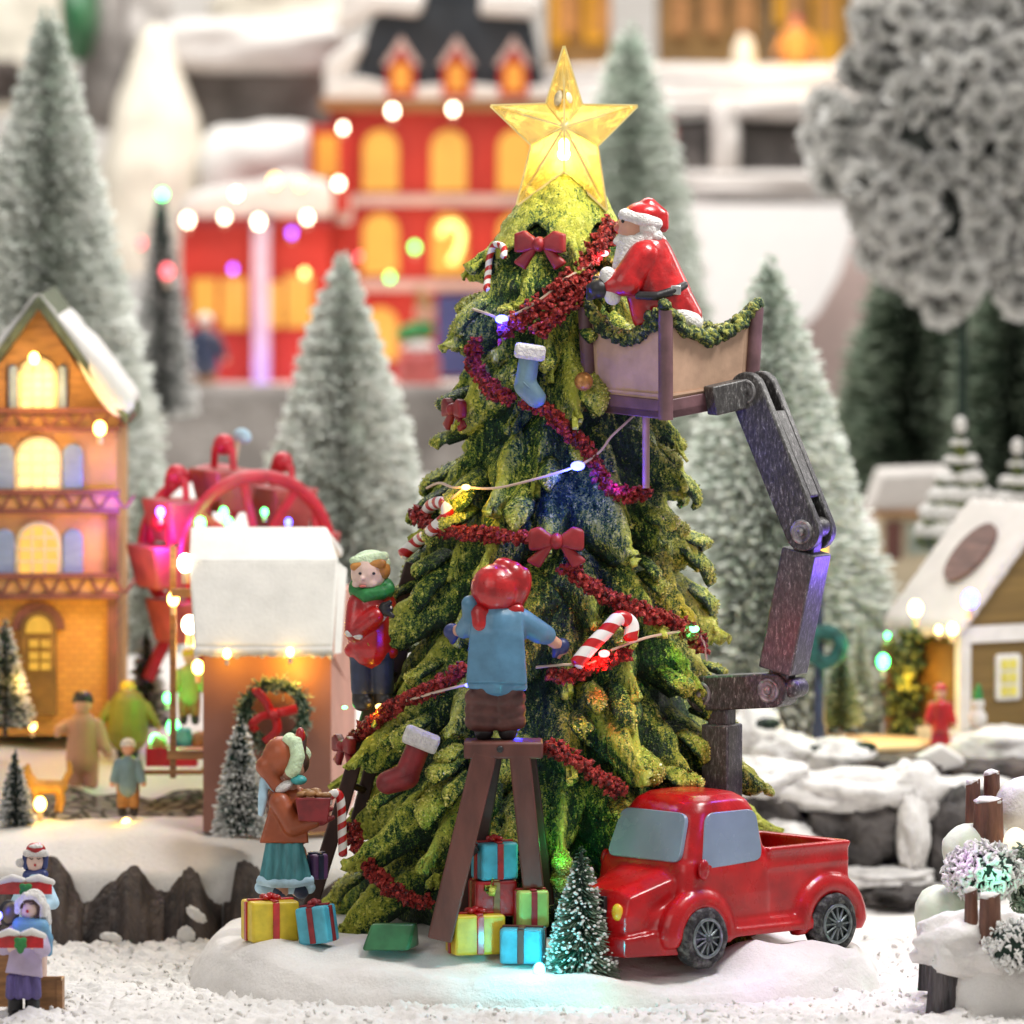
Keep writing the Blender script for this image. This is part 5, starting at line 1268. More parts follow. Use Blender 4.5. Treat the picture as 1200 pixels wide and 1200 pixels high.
for i, a in enumerate((48, 98, 142, 178, 222, 262, 300, 335, 10)):
    c = Vector((math.cos(R(a))*RW*1.02, .08, math.sin(R(a))*RW*1.02))
    g_ = MB(); g_.hull([c+Vector((x*k, y, z*k)) for x, z, y in ((-19, -46, -.4), (19, -46, -.4), (-19, -46, .4), (19, -46, .4), (-28, 4, -.52), (28, 4, -.52), (-28, 4, .52), (28, 4, .52))])
    go = g_.build('bucket', M['pinkred'], t, bevel=.04)
    h_ = MB(); h_.tube([c+Vector((0, -.35, 0)), c+Vector((0, -.3, .30)), c+Vector((0, .3, .30)), c+Vector((0, .35, 0))], .05, 8); h_.build('hanger', M['wheel_red'], go)
    h_ = MB(); h_.ell(c+Vector((0, 0, .36)), (.14, .14, .14)); h_.build('finial', M['wheel_red'], go)
for i, (x, y, c, e, r_) in enumerate(((235, 613, 'green', 16, 6), (262, 600, 'green', 10, 5), (268, 612, 'green', 3, 5), (310, 600, 'green', 4, 4), (338, 612, 'blue', 6, 4), (188, 600, 'violet', 30, 5))):
    lamp(x, y, WY-1.2, c, e, r_, ['green fairy light at the rim of the red wheel', 'second green fairy light under the tall green stem', 'small green fairy light over the stall roof', 'dim green fairy light between the wheel spokes', 'blue fairy light beside the pale red bucket', 'violet fairy light at the outer edge of the red wheel'][i])
plight(at(190, 640, WY-1), (.8, .03, .9), 45, .2)
t = Fig('wind_vane', 'pale blue disc ornament on top of the red wheel', 'ornament', 280, 530, WY+.2); t.part('post', M['cream'], [('c', 268, 572, 0, 4, 280, 513, 0, 3)], vox=0); t.part('disc', M['pale_blue'], [('r', 284, 511, 0, 11, 5, 9, 20)], vox=0)

# ================================================================== VILLAGE PEOPLE, LEFT
def minifig(px, top, bot, Y, skin, hat, coat, legs, label, scarf=None, lean=0, w=1.0, arms=((-1, .55), (1, .55)), skirt=False):
    H = bot-top; F = Fig('person', label, 'person', px, bot, Y); r = H*.075
    hy = top+H*.13; sh = top+H*.28; hip = top+H*.58
    body = [('e', px+lean, hy, 0, r*1.1, r*1.1, r*1.3), ('c', px+lean, hy+r, 0, r*.6, px, sh, 0, r*.8), ('c', px, sh+r, 0, r*1.3*w, px, hip, 0, r*1.3*w)]
    for sx in (-1, 1): body += [('c', px+sx*r*.9, hip, 0, r*.9, px+sx*r, bot-r, 0, r*.6)]
    for sx, q in arms: body += [('c', px+sx*r*1.5*w, sh+r*.6, 0, r*.6, px+sx*r*2.5*w, lerp(top, bot, q), -r*.8, r*.5), ('e', px+sx*r*2.6*w, lerp(top, bot, q)+r*.4, -r*.9, r*.5, r*.5, r*.55)]
    F.part('body', skin, body, vox=max(1.1, H*.012))
    F.part('coat', coat, [('c', px, sh+r*.6, 0, r*1.55*w, px, hip+r*.6, 0, r*1.8*w)]+[('c', px+sx*r*1.5*w, sh+r*.6, 0, r*.9, px+sx*r*2.4*w, lerp(top, bot, q)-r*.2, -r*.8, r*.7) for sx, q in arms], vox=max(1.1, H*.012))
    if skirt: F.part('skirt', legs, [('h', [(px-r*1.2, hip, -r), (px+r*1.2, hip, -r), (px-r*1.2, hip, r), (px+r*1.2, hip, r), (px-r*2.1, bot-r*1.5, -r*1.6), (px+r*2.1, bot-r*1.5, -r*1.6), (px-r*2.1, bot-r*1.5, r*1.6), (px+r*2.1, bot-r*1.5, r*1.6)])])
    else: F.part('trousers', legs, [('c', px+sx*r*.9, hip, 0, r*1.1, px+sx*r, bot-r*2, 0, r*.9) for sx in (-1, 1)])
    for sx in (-1, 1): F.part('boot', M['black'], [('c', px+sx*r, bot-r*1.3, 0, r*.8, px+sx*r, bot-r*.7, -r*.7, r*.7)], vox=1.2, sm=2)
    if hat: F.part('hat', hat, [('e', px+lean, hy-r*.7, r*.1, r*1.25, r*1.25, r*.95), ('c', px+lean-r, hy-r*.4, -r*.2, r*.35, px+lean+r, hy-r*.4, -r*.2, r*.35)], vox=1.2, sm=2)
    if scarf: F.part('scarf', scarf, [('c', px-r*.6+lean*.5, sh-r*.1, -r*.3, r*.65, px+r*.6+lean*.5, sh-r*.1, -r*.3, r*.65)], vox=1.2, sm=2)
    return F
M['pinkbeige'] = mk('pink_beige_coat', (.50, .27, .17), .5, var=.12, bump=.1); M['olive'] = mk('olive_coat', (.23, .22, .025), .5, var=.2, bump=.15)
minifig(97, 808, 938, 7.6, M['skin'], M['black'], M['pinkbeige'], M['stall_side'], 'person in pinkish beige coat and dark cap pointing across the yard', None, 0, 1.15, ((-1, .37), (1, .55)))
minifig(150, 796, 895, 8.6, M['skin'], M['yellow_paint'], M['olive'], M['dark_blue'], 'broad person in olive green coat beside the pinkish one', None, 0, 1.9)
minifig(150, 864, 958, 5.8, M['skin'], M['white_fur'], M['blue_grey'], M['tan'], 'small child in blue jacket and green scarf on the cobbles', M['lime_paint'])
lamp(148, 966, 5.4, 'yellow', 4, 6, 'yellow fairy light at the feet of the small child'); lamp(47, 942, 5.6, 'yellow', 7, 7, 'yellow fairy light beside the golden dog'); lamp(38, 850, 8.2, 'yellow', 4, 5, 'yellow fairy light at the foot of the yellow lit tree')
lamp(203, 852, 7.0, 'green', 9, 8, 'bright green fairy light over the red sledge'); lamp(182, 868, 6.9, 'green', 8, 7, 'whiter green fairy light lower over the red sledge'); lamp(196, 818, 8, 'green', 9, 5, 'green fairy light behind the olive coat')
F = Fig('dog', 'golden yellow dog with raised tail on the cobbled yard', 'dog', 60, 952, 5.9)
M['dog'] = mk('golden_fur', (.50, .26, .05), .6, var=.2, vscale=8, bump=.4)
F.part('body', M['dog'], [('c', 42, 922, 0, 9, 72, 922, 0, 8), ('c', 40, 920, 0, 8, 32, 908, 0, 6), ('e', 30, 905, 0, 8, 7, 7), ('c', 26, 907, 0, 5, 20, 909, 0, 3.5), ('e', 33, 898, -4, 3, 2, 4), ('e', 33, 898, 4, 3, 2, 4), ('c', 74, 920, 0, 4.5, 82, 904, 0, 4), ('c', 82, 904, 0, 4, 81, 894, 0, 3),
      ('c', 42, 928, -4, 4, 41, 950, -4, 3), ('c', 45, 928, 4, 4, 47, 950, 4, 3), ('c', 70, 924, -4, 5, 74, 937, -4, 3.4), ('c', 74, 937, -4, 3.4, 71, 950, -4, 2.8), ('c', 66, 924, 4, 5, 69, 937, 4, 3.4), ('c', 69, 937, 4, 3.4, 66, 950, 4, 2.8)], vox=1.2)
t = Fig('sledge', 'red wooden sledge loaded beside the stall', 'sledge', 205, 905, 6.8)
t.part('bed', M['red_paint'], [('b', 202, 885, 0, 60, 50, 22)], vox=0); t.part('runner', M['tan'], [('t', [(168, 905, -20), (200, 905, -20), (236, 905, -20), (246, 892, -20)], 3)], vox=0); t.part('runner', M['tan'], [('t', [(168, 905, 20), (200, 905, 20), (236, 905, 20), (246, 892, 20)], 3)], vox=0)
for i, (x, y, r_, mt) in enumerate(((214, 868, 14, 'teal_bright'), (236, 870, 12, 'tan'), (186, 872, 9, 'lime_paint'))):
    o = lump('sack', M[mt], at(x, y, 6.8), (r_*S(7), r_*S(7), r_*1.1*S(7)), i, .25, 1.5, .9, 20, 14); tag(o, ['teal sack on the red sledge', 'tan sack on the red sledge next to the stall', 'pale green sack at the end of the sledge'][i], 'sack')
minifig(222, 758, 850, 7.6, M['skin'], M['yellow_paint'], M['lime_paint'], M['tan'], 'person in yellow hat and green coat at the stall counter', M['yellow_paint'])
lamp(230, 752, 6.6, 'yellow', 3, 6, 'yellow fairy light above the person at the stall counter')
# left trees
brush_tree('bottle_brush_tree', 'yellow lit bottle brush tree before the timbered house door', 6, 724, 858, 32, 8.0, 2600, M['snow_tip'], M['dark_core'], w=.045, seed=12, corefrac=.5, rings=15, pw=.7)
brush_tree('bottle_brush_tree', 'small snow tipped tree at the edge of the cobbles beside the dog', 18, 876, 970, 22, 5.4, 1500, M['snow_tip'], M['dark_core'], w=.035, seed=13, corefrac=.4, rings=12, pw=.75)
brush_tree('bottle_brush_tree', 'snow speckled tree leaning behind the olive coat', 172, 735, 860, 30, 10.5, 1500, M['snow_tip'], M['dark_core'], w=.05, seed=14, corefrac=.5, rings=10, pw=.75)
plight(at(20, 800, 7.0), (1, .62, .1), 8, .2)

# ================================================================== CAROL SINGERS (front left)
CY = -4.4
def face(F, x, y, k=1.0):
    for sx in (-1, 1): F.part('eye', M['black'], [('t', [(x+sx*2.5*k, y-1, -13*k), (x+sx*5*k, y-.2, -13.4*k), (x+sx*7.5*k, y-1.2, -12*k)], .6)], vox=0)
    F.part('mouth', M['red_cloth'], [('e', x, y+8*k, -13*k, 1.8*k, 1.2, 2.0*k)], vox=0)
F = Fig('person', 'carol singer in striped red and white hat and navy scarf, standing at the back', 'person', 42, 1150, CY+.7)
F.part('body', M['skin_pale'], [('e', 41, 1010, 0, 11, 11, 13), ('c', 41, 1022, 0, 7, 41, 1035, 0, 9), ('c', 41, 1040, 0, 15, 40, 1100, 0, 16), ('c', 52, 1040, -4, 6, 60, 1060, -10, 6), ('c', 60, 1060, -10, 5, 48, 1062, -20, 4), ('c', 30, 1040, -4, 6, 22, 1060, -10, 6), ('c', 22, 1060, -10, 5, 30, 1062, -20, 4), ('c', 34, 1100, 0, 8, 34, 1150, 0, 7), ('c', 48, 1100, 0, 8, 48, 1150, 0, 7)], vox=1.2)
F.part('coat', M['pale_blue'], [('c', 41, 1036, 0, 17, 41, 1100, 0, 20), ('c', 52, 1038, -2, 9, 62, 1058, -10, 8), ('c', 62, 1058, -10, 8, 52, 1062, -18, 6), ('c', 30, 1038, -2, 9, 20, 1058, -10, 8)], vox=1.3)
F.part('scarf', M['navy'], [('c', 33, 1026, -4, 7, 50, 1025, -4, 7), ('c', 36, 1030, -8, 5, 34, 1040, -12, 5)], vox=1.2, sm=2)
F.part('hair', M['navy'], [('c', 30, 1004, 0, 4, 31, 1016, -2, 4), ('c', 53, 1004, 0, 4, 52, 1016, -2, 4), ('c', 30, 1004, 2, 4, 53, 1004, 4, 4), ('e', 41, 1008, 6, 11, 9, 11)], vox=1.1, sm=1)
F.part('hat', M['red_cloth'], [('e', 42, 996, 0, 12, 12, 9)], vox=1.2); F.part('hat_trim', M['white_fur'], [('c', 31, 1000, -7, 4.5, 53, 1000, -7, 4.5), ('e', 42, 992, -5, 9, 7, 3)], vox=1.1, sm=1); F.part('pompom', M['white_fur'], [('e', 24, 1011, 0, 6, 6, 6)], vox=1.1, sm=1)
face(F, 41, 1007, .85)
def book(px, py, wpx, Y, label):
    t = Fig('song_book', label, 'book', px, py, Y)
    for sx in (-1, 1):
        t.part('cover', M['red_cloth'], [('h', [(px, py-6, -3), (px, py+8, -6), (px+sx*wpx*.5, py-7, 2), (px+sx*wpx*.5, py+8, -2), (px, py-6, 0), (px, py+8, -3), (px+sx*wpx*.5, py-7, 5), (px+sx*wpx*.5, py+8, 1)])], vox=0)
        t.part('snow', M['flake'], [('c', px+sx*3, py-8, 1, 4, px+sx*wpx*.25, py-11, 2, 5), ('c', px+sx*wpx*.25, py-11, 2, 5, px+sx*wpx*.5, py-6, 4, 4)], vox=1.2, sm=2)
    t.part('holly', M['green_scarf'], [('r', px, py+2, -8, 9, 2, 5, 40), ('r', px, py+2, -8, 9, 2, 5, -40), ('r', px, py+6, -8, 5, 2, 9, 0)], vox=0)
book(30, 1040, 62, CY-.1, 'open red song book topped with snow held by the singer in the hat')
F = Fig('person', 'carol singing child in white hood, blue shawl, lilac coat and violet skirt', 'person', 30, 1196, CY-.4)
F.part('body', M['skin_pale'], [('e', 34, 1063, 0, 13, 12, 14), ('c', 34, 1076, 0, 7, 32, 1088, 0, 9), ('c', 32, 1092, 0, 14, 28, 1140, 0, 16), ('c', 46, 1094, -4, 7, 50, 1112, -14, 6), ('c', 50, 1112, -14, 5, 38, 1108, -24, 5), ('c', 18, 1094, -4, 7, 8, 1112, -14, 6), ('c', 8, 1112, -14, 5, 16, 1108, -24, 5), ('c', 20, 1140, 0, 8, 19, 1186, 0, 7), ('c', 37, 1140, 0, 8, 37, 1186, 0, 7)], vox=1.2)
F.part('coat', M['lilac'], [('h', [(18, 1088, -10), (48, 1088, -10), (18, 1088, 12), (48, 1088, 12), (6, 1140, -18), (50, 1146, -18), (6, 1140, 18), (50, 1146, 18), (24, 1140, -22)]), ('c', 44, 1092, -2, 10, 50, 1112, -14, 10), ('c', 18, 1092, -2, 10, 4, 1110, -14, 10), ('c', 50, 1112, -14, 10, 44, 1108, -22, 8)], vox=1.4)
F.part('skirt', M['violet'], [('h', [(12, 1140, -14), (46, 1140, -14), (12, 1140, 14), (46, 1140, 14), (6, 1168, -18), (48, 1168, -18), (6, 1168, 16), (48, 1168, 16)])]+[('c', x, 1146, -14, 5, x, 1166, -17, 6) for x in (12, 22, 32, 43)], vox=1.3, sm=2)
F.part('shawl', M['blue_coat'], [('c', 24, 1084, -6, 10, 48, 1086, -6, 10), ('c', 48, 1088, -4, 9, 56, 1100, 2, 7), ('c', 56, 1098, 4, 6, 57, 1116, 6, 5)], vox=1.3, sm=3)
F.part('hood', M['white_fur'], [('t', [(22, 1070, -4), (22, 1058, -8), (30, 1050, -10), (42, 1051, -10), (50, 1060, -8), (50, 1074, -4)], 5.5), ('e', 40, 1058, 6, 15, 12, 17), ('c', 52, 1064, 4, 7, 55, 1080, 4, 6)], vox=1.2, sm=2)
F.part('hair', M['hair'], [('t', [(24, 1064, -9), (26, 1056, -11), (38, 1055, -12), (46, 1062, -10), (46, 1072, -6), (41, 1078, -6)], 2.6)], vox=0)
for x in (18, 38): F.part('boot', M['black'], [('c', x, 1172, 0, 9, x, 1188, 0, 9), ('c', x, 1190, 0, 9, x-2, 1192, -12, 7)], vox=1.3)
face(F, 32, 1060, 1.0)
book(24, 1103, 54, CY-.95, 'open red song book topped with snow held by the child in lilac')
t = Fig('horn', 'brass coloured horn with a wide dark bell beside the singing child', 'horn', 6, 1085, CY-.3)
t.part('bell', M['black'], [('r', 10, 1070, -6, 13, 7, 16, 10)], vox=0); t.part('bell_inside', mk('bell_brass', (.16, .13, .09), .35, metal=.6), [('r', 12, 1070, -11, 10, 3, 13, 10)], vox=0); t.part('tube', M['black'], [('t', [(2, 1078, 4), (-6, 1092, 6), (-16, 1080, 6), (-14, 1056, 6)], 5)], vox=0)
lamp(-1, 1073, CY-.6, 'blue', 3, 4, 'blue fairy light at the edge of the horn')
t = Fig('crate', 'open tan wooden crate behind the singing child', 'crate', 30, 1200, CY)
t.part('side', M['tan'], [('b', 56, 1172, -6, 32, 6, 56)], vox=0); t.part('end', M['tan'], [('b', 71, 1174, 12, 7, 46, 56, 0, 0)], vox=0); t.part('side', M['tan'], [('b', 0, 1145, -4, 34, 6, 70)], vox=0); t.part('floor', M['tan'], [('b', 20, 1200, 14, 104, 60, 8)], vox=0)

# ================================================================== FRONT RIGHT SNOW PILE
PY = -3.6
o = lump('snow_mound', M['snow'], at(1215, 1185, PY-.45), (1.15, .85, .95), 3, .18, 1.9, .9); tag(o, 'big rounded snow mound capping the grey stump at the corner', 'snow mound')
o = lump('snow_mound', M['snow'], at(1150, 1108, PY-.62), (.72, .55, .40), 4, .28, 2.3, .9); tag(o, 'smaller snow mound in front of the flocked bush', 'snow mound')
def tstump(px, top, bot, wpx, Y, mat, label, seed):
    b = MB(); base = at(px, bot, Y); k = S(Y); h = (bot-top)*k
    def f(u, v):
        a = 2*PI*u; r = wpx*.5*k*(1.12-.18*v)*(1+.16*abs(noise.noise(Vector((math.cos(a)*3.5, math.sin(a)*3.5, seed+v*.4))))*2-.1)
        z = v*h
        if v > .98: z += .10*noise.noise(Vector((math.cos(a)*6, math.sin(a)*6, seed)))
        return Vector((r*math.cos(a), r*math.sin(a)*.8, z))
    b.grid(f, 48, 20, 0, True); b.add([f(i/48, 1.0) for i in range(48)], [tuple(range(48))])
    o = b.build('tree_stump', mat, angle=0); o.location = base; return tag(o, label, 'stump')
tstump(1115, 1128, 1240, 58, PY-.75, M['bark'], 'grey barked stump with a torn top under the snow mound', 2)
tstump(1094, 1086, 1160, 34, PY+.5, M['bark'], 'short dark stump under the pale green snow cap', 6)
M['mint_snow'] = mk('mint_snow', (.68, .75, .58), .7, var=.05, vscale=2, bump=.3, bscale=20)
o = lump('snow_lump', M['mint_snow'], at(1108, 1074, PY+.5), (.36, .34, .36), 6, .12, 1.5, .9); tag(o, 'pale green tinted snow cap on the short dark stump', 'snow lump')
o = lump('snow_lump', M['mint_snow'], at(1140, 1000, PY+1.2), (.34, .3, .34), 7, .12, 1.5, .9); tag(o, 'pale green snow cap below the brown posts', 'snow lump')
for i, (x, top, bot, w_, Y, lab) in enumerate(((1140, 916, 985, 18, PY+1.4, 'thin brown log standing at the edge of the log group'), (1162, 906, 960, 20, PY+1.6, 'brown log standing highest in the log group'), (1158, 938, 992, 36, PY+1.1, 'thick brown log with a violet gleam in the log group'), (1138, 1044, 1090, 16, PY-.35, 'brown post under the flocked bush'), (1160, 1050, 1106, 26, PY-.5, 'wide reddish brown post in the snow mound'))):
    b = MB(); base = at(x, bot, Y-(.55 if i > 2 else 0)); k = S(Y); h = (bot-top)*k
    b.grid(lambda u, v: Vector((w_*.5*k*(1.05-.12*v)*math.cos(2*PI*u)*(1+.1*noise.noise(Vector((math.cos(2*PI*u)*3, math.sin(2*PI*u)*3, i*5.)))), w_*.5*k*math.sin(2*PI*u), h*v*(1+.06*math.cos(2*PI*u)))), 24, 8, 0, True)
    b.add([Vector((w_*.5*k*.93*math.cos(2*PI*q/24), w_*.5*k*math.sin(2*PI*q/24), h*(1+.06*math.cos(2*PI*q/24)))) for q in range(24)], [tuple(range(24))])
    o = b.build('log', M['log'], None, angle=50); o.location = base; tag(o, lab, 'log')
    s_ = lump('snow', M['flake'], (0, 0, h), (w_*.45*k, w_*.45*k, .05), i, .3, 2, .9, 20, 10, o)
def bush(px, py, rx, rz, Y, label, seed, mat, nleaf=520, ls=.10):
    t = thing('flocked_bush', label, 'bush', at(px, py, Y)); b = MB(); g = random.Random(seed); k = S(Y)
    cr = lump('crown', M['dark_core'], (0, 0, 0), (rx*k*.8, rx*k*.7, rz*k*.8), seed, .25, 2, .95, 24, 16, t)
    for q in range(nleaf):
        d = Vector((g.gauss(0, 1), g.gauss(0, 1), g.gauss(0, 1))).normalized(); c = Vector((d.x*rx, d.y*rx*.9, d.z*rz))*k*g.uniform(.80, 1.04)
        e = Euler((g.random()*6, g.random()*6, g.random()*6)).to_matrix(); w_ = g.uniform(.5, 1)*ls
        P = [e @ Vector((w_*1.4*(t_-.5), w_*.35*math.sin(t_*5), w_*.3*math.cos(t_*6))) for t_ in (0, .25, .5, .75, 1)]
        b.tube([c+p for p in P], [w_*.08, w_*.26, w_*.3, w_*.24, w_*.08], 5)
    b.at = [max(.001, g.uniform(.4, 1.2)) for _ in b.v]
    b.build('foliage', mat, t); return t
bush(1152, 1022, 46, 34, PY+.2, 'white flocked bush with a green glow between brown logs and posts', 5, M['flock'])
bush(1190, 1108, 36, 30, PY-1.25, 'frosted dark green bush at the corner of the snow mound', 6, M['flock'], 420, .08)
bush(1204, 1030, 28, 40, PY+.5, 'dark teal bush at the edge of the snow pile', 9, M['green_needle'], 420, .09)
plight(at(1170, 1030, PY-.4), (.1, 1, .6), 4, .06); plight(at(1128, 1000, PY-.3), (.8, .35, 1), 2.5, .08)
lamp(1190, 988, PY+.9, 'white', 0, 15, 'pale orange bulb at the edge of the snow pile', False, 1)
o = lump('snow_lump', M['paper_snow'], at(1200, 945, PY+1.5), (.34, .3, .34), 9, .1, 1.5, .95); tag(o, 'pinkish white snow cap at the corner beside the logs', 'snow lump')
lamp(1178, 1072, PY-.75, 'yellow', 3, 4, 'tiny orange fairy light behind the reddish post', off=(-.1, -.05, 0))
plight(at(1060, 1165, -2.6), (.1, 1, .45), 7, .06); plight(at(945, 1150, -4.1), (1, .35, .1), 1.6, .15); plight(at(900, 1120, -3.7), (.55, .25, 1), 2.6, .15); plight(at(700, 1160, -4.3), (.2, 1, .7), 3.0, .15)
# ================================================================== RIGHT MIDDLE GROUND
def rock(px0, px1, py0, py1, Y, label, seed, mat='stone', depth=.7, cat='rock', boxy=.55):
    k = S(Y); c = at((px0+px1)/2, (py0+py1)/2, Y-.1)
    o = lump('rock', M[mat], c, ((px1-px0)*k/2, depth, (py1-py0)*k/2), seed, .34, 2.3, boxy, 40, 26); return tag(o, label, cat, 'grey rocks under the cottage terrace')
rock(862, 940, 900, 1010, 8.7, 'dark grey rock directly behind the pickup cab', 1); rock(902, 958, 968, 1012, 8.3, 'small grey rock just over the pickup bed', 2)
rock(946, 1054, 934, 1028, 8.6, 'broad dark grey rock with a snow ledge on top, right of the pickup', 3); rock(1080, 1170, 926, 1034, 8.8, 'dark rock behind the brown log group', 4)
rock(1010, 1086, 1034, 1060, 7.9, 'thin flat rock at snow level beyond the pickup tail', 5); rock(996, 1110, 886, 922, 10.0, 'long brown rock under the round wooden stage', 6, 'dark_rock'); rock(1110, 1260, 890, 934, 10.0, 'brown rock band under the cottage step', 7, 'dark_rock')
M['moss_snow'] = mk('mossy_snow', (.42, .395, .37), .9, var=.1, vscale=2.6, bump=.6, bscale=7, bdist=.08, col2=(.80, .78, .75), lo=.25, hi=.5)
def bank(px, py, rx, rz, Y, seed, label, dy=.6):
    o = lump('snow_bank', M['moss_snow'], at(px, py, Y), (rx*S(Y), dy, rz*S(Y)), seed, .24, 2.0, .9, 48, 30, fine=.4); return tag(o, label, 'snow bank', 'snow banks on the terrace')
bank(920, 882, 40, 24, 10.4, 1, 'round snow bank at the foot of the lamp post'); bank(985, 888, 44, 22, 10.2, 2, 'snow bank in front of the round wooden stage'); bank(884, 860, 36, 34, 11, 3, 'snow bank behind the lift arm post')
bank(890, 912, 60, 26, 8.4, 4, 'snow bank over the rock behind the pickup cab'); bank(992, 926, 104, 24, 8.3, 5, 'long snow ledge on top of the broad dark rock'); bank(1068, 972, 20, 50, 8.0, 6, 'snow running down between the two dark rocks', .5)
bank(1140, 930, 60, 22, 9.2, 7, 'snow ledge behind the brown logs'); bank(920, 985, 44, 26, 8.0, 8, 'snow slope left of the broad dark rock'); bank(1068, 926, 40, 34, 8.4, 9, 'lumpy snow between rocks below the stage'); bank(1180, 880, 70, 30, 11.2, 10, 'snow bank below the cottage wall')
bank(1020, 1028, 70, 14, 7.9, 11, 'flat snow shelf under the broad dark rock')
o = world_prism([(1062, 906), (1076, 888), (1104, 874), (1132, 892), (1130, 900), (1090, 908)], 9.5, .5, 'snow_slab', M['flake'], bevel=.04); tag(o, 'white wedge shaped snow slab below the red dressed figure', 'snow slab')
for i, (x, y) in enumerate(((958, 880), (1012, 876), (900, 848))):
    o = lump('moss_tuft', M['green_garland'], at(x, y, 10), (.16, .12, .07), i, .4, 3, .9, 20, 12); tag(o, ['green moss tuft on the bank by the lamp post', 'green moss tuft before the stage', 'green moss tuft behind the lift arm'][i], 'moss')
# round stage
Y0 = 11.6; c = at(1010, 868, Y0); k = S(Y0); t = thing('round_stage', 'round wooden stage glowing yellow under the cottage porch', 'stage', c)
M['stage_top'] = mk('stage_top', (.72, .50, .25), .6, var=.15, vscale=2, bump=.15)
b = MB(); b.lathe([(.01, 0), (82*k, 0), (84*k, -.05), (.01, -.06)], seg=40); b.build('deck', M['stage_top'], t, angle=30)
b = MB(); b.lathe([(.01, -.06), (78*k, -.06), (80*k, -.45), (.01, -.46)], seg=40); b.build('base', M['door_wood'], t, angle=30)
plight(at(1000, 838, Y0-.3), (1, .62, .15), 26, .3)
# lamp post with wreath
Y0 = 11; t = thing('lamp_post', 'dark lamp post with a teal wreath standing in the snow', 'lamp post', at(960, 868, Y0)); k = S(Y0); H = 205*k
b = MB(); b.tube([(0, 0, 0), (0, 0, .2), (0, 0, .25), (0, 0, H)], [.11, .10, .075, .05], 12); b.build('pole', M['dark_blue'], t)
b = MB(); b.torus((.08, -.12, 112*k), .20, .10, (0, 1, 0), 30, 10); b.v = [tuple(Vector(v)*1+Vector((noise.noise(Vector(v)*9)*.03,)*3)) for v in b.v]; b.build('wreath', mk('teal_wreath', (.015, .10, .085), .7, var=.5, vscale=12, bump=.9), t)
b = MB(); b.box((0, 0, H+.18), (.20, .20, .36)); b.build('lantern', ledmat('lantern_amber', (1, .5, .08), 1.2), t, bevel=.03)
b = MB(); b.hull([Vector(p) for p in ((-.16, -.16, H+.37), (.16, -.16, H+.37), (.16, .16, H+.37), (-.16, .16, H+.37), (0, 0, H+.6))]); b.build('lantern_cap', M['dark_blue'], t)
brush_tree('bottle_brush_tree', 'small dark green bottle brush tree beside the lamp post', 985, 748, 856, 26, 12.0, 1500, M['green_needle'], M['dark_core'], w=.04, seed=21, corefrac=.5, rings=10)
brush_tree('bottle_brush_tree', 'slim pale bottle brush tree behind the lamp post', 1008, 716, 850, 26, 13.5, 1500, M['frost_mid'], M['frost_core'], w=.05, seed=22, corefrac=.5, rings=10)
# cottage
M['olive_board'] = mk('olive_boards', (.20, .125, .035), .6, var=.18, vscale=1, bump=.5, bscale=3, stretch=(.4, .4, 9)); M['cot_snow'] = mk('cottage_snow', (.64, .60, .565), .8, var=.05, bump=.3)
Y0 = 12.0; cb = at(1128, 888, Y0); k = S(Y0); a = R(32)
cot = thing('cottage', 'olive boarded cottage with white corner posts and a thick snowy roof', 'cottage', cb, 0)
q1 = Vector((math.cos(a), math.sin(a), 0)); q2 = Vector((-math.sin(a), math.cos(a), 0))   # along the front / along the left side
L1, L2 = 2.5, 1.35; zf, ze, zr = .38, 146*k, 272*k
def C(u, v, z): return q1*u+q2*v+Vector((0, 0, z))
b = MB(); b.hull([C(u, v, z) for u in (0, L1) for v in (0, L2) for z in (zf, ze)]); b.build('wall', M['olive_board'], cot)
b = MB(); b.prism([C(0, 0, ze), C(L1, 0, ze), C(L1/2, 0, zr)], q2*L2); b.build('gable', M['olive_board'], cot)
b = MB(); b.hull([C(u, v, z) for u in (-.25, L1+.25) for v in (-.35, L2+.25) for z in (-.3, zf-.01)]); b.build('foundation', M['moss_snow'], cot, bevel=.06)
for u in (0, L1): b = MB(); b.hull([C(u+x, -.06+y, z) for x in (-.09, .09) for y in (0, .12) for z in (zf, ze)]); b.build('corner_post', M['white_paint'], cot)
b = MB(); b.hull([C(u, y, z) for u in (-.1, L1+.1) for y in (-.08, .02) for z in (ze-.12, ze+.10)]); b.build('beam', M['white_paint'], cot)
for sgn in (0, 1):
    ue = -.22 if sgn == 0 else L1+.3; zze = ze-.10
    P = [C(L1/2, v, zr+.1) for v in (-.22, L2+.25)]+[C(ue, v, zze) for v in (L2+.25, -.22)]
    up = Vector((0, 0, .22)); b = MB(); b.hull([p for p in P]+[p+up for p in P]); rf = b.build('roof', M['cot_snow'], cot, remesh=.06, sm=4)
    if sgn == 0:
        n_ = (P[1]-P[0]).cross(P[3]-P[0]).normalized(); n_ = n_ if n_.z > 0 else -n_
        cc = P[0].lerp(P[2], .45)+up*.9; e_ = (P[3]-P[0]).normalized(); f_ = (P[1]-P[0]).normalized()
        b = MB(); b.prism([cc+e_*(.50*math.cos(t_))+f_*(.36*math.sin(t_))+n_*.03 for t_ in [2*PI*i/24 for i in range(24)]], n_*.06); b.build('shingle_patch', mk('brown_shingle', (.16, .09, .075), .7, var=.3, vscale=2, bump=.6, bscale=4, stretch=(1, 1, 8)), rf)
fr = MB(); fr.hull([C(.72+x, -.05, zf+z) for x, z in ((-.20, .36), (.20, .36), (.20, .98), (-.20, .98))]+[C(.72+x, .02, zf+z) for x, z in ((-.20, .36), (.20, .36), (.20, .98), (-.20, .98))]); wf = fr.build('window', M['white_paint'], cot, bevel=.04)
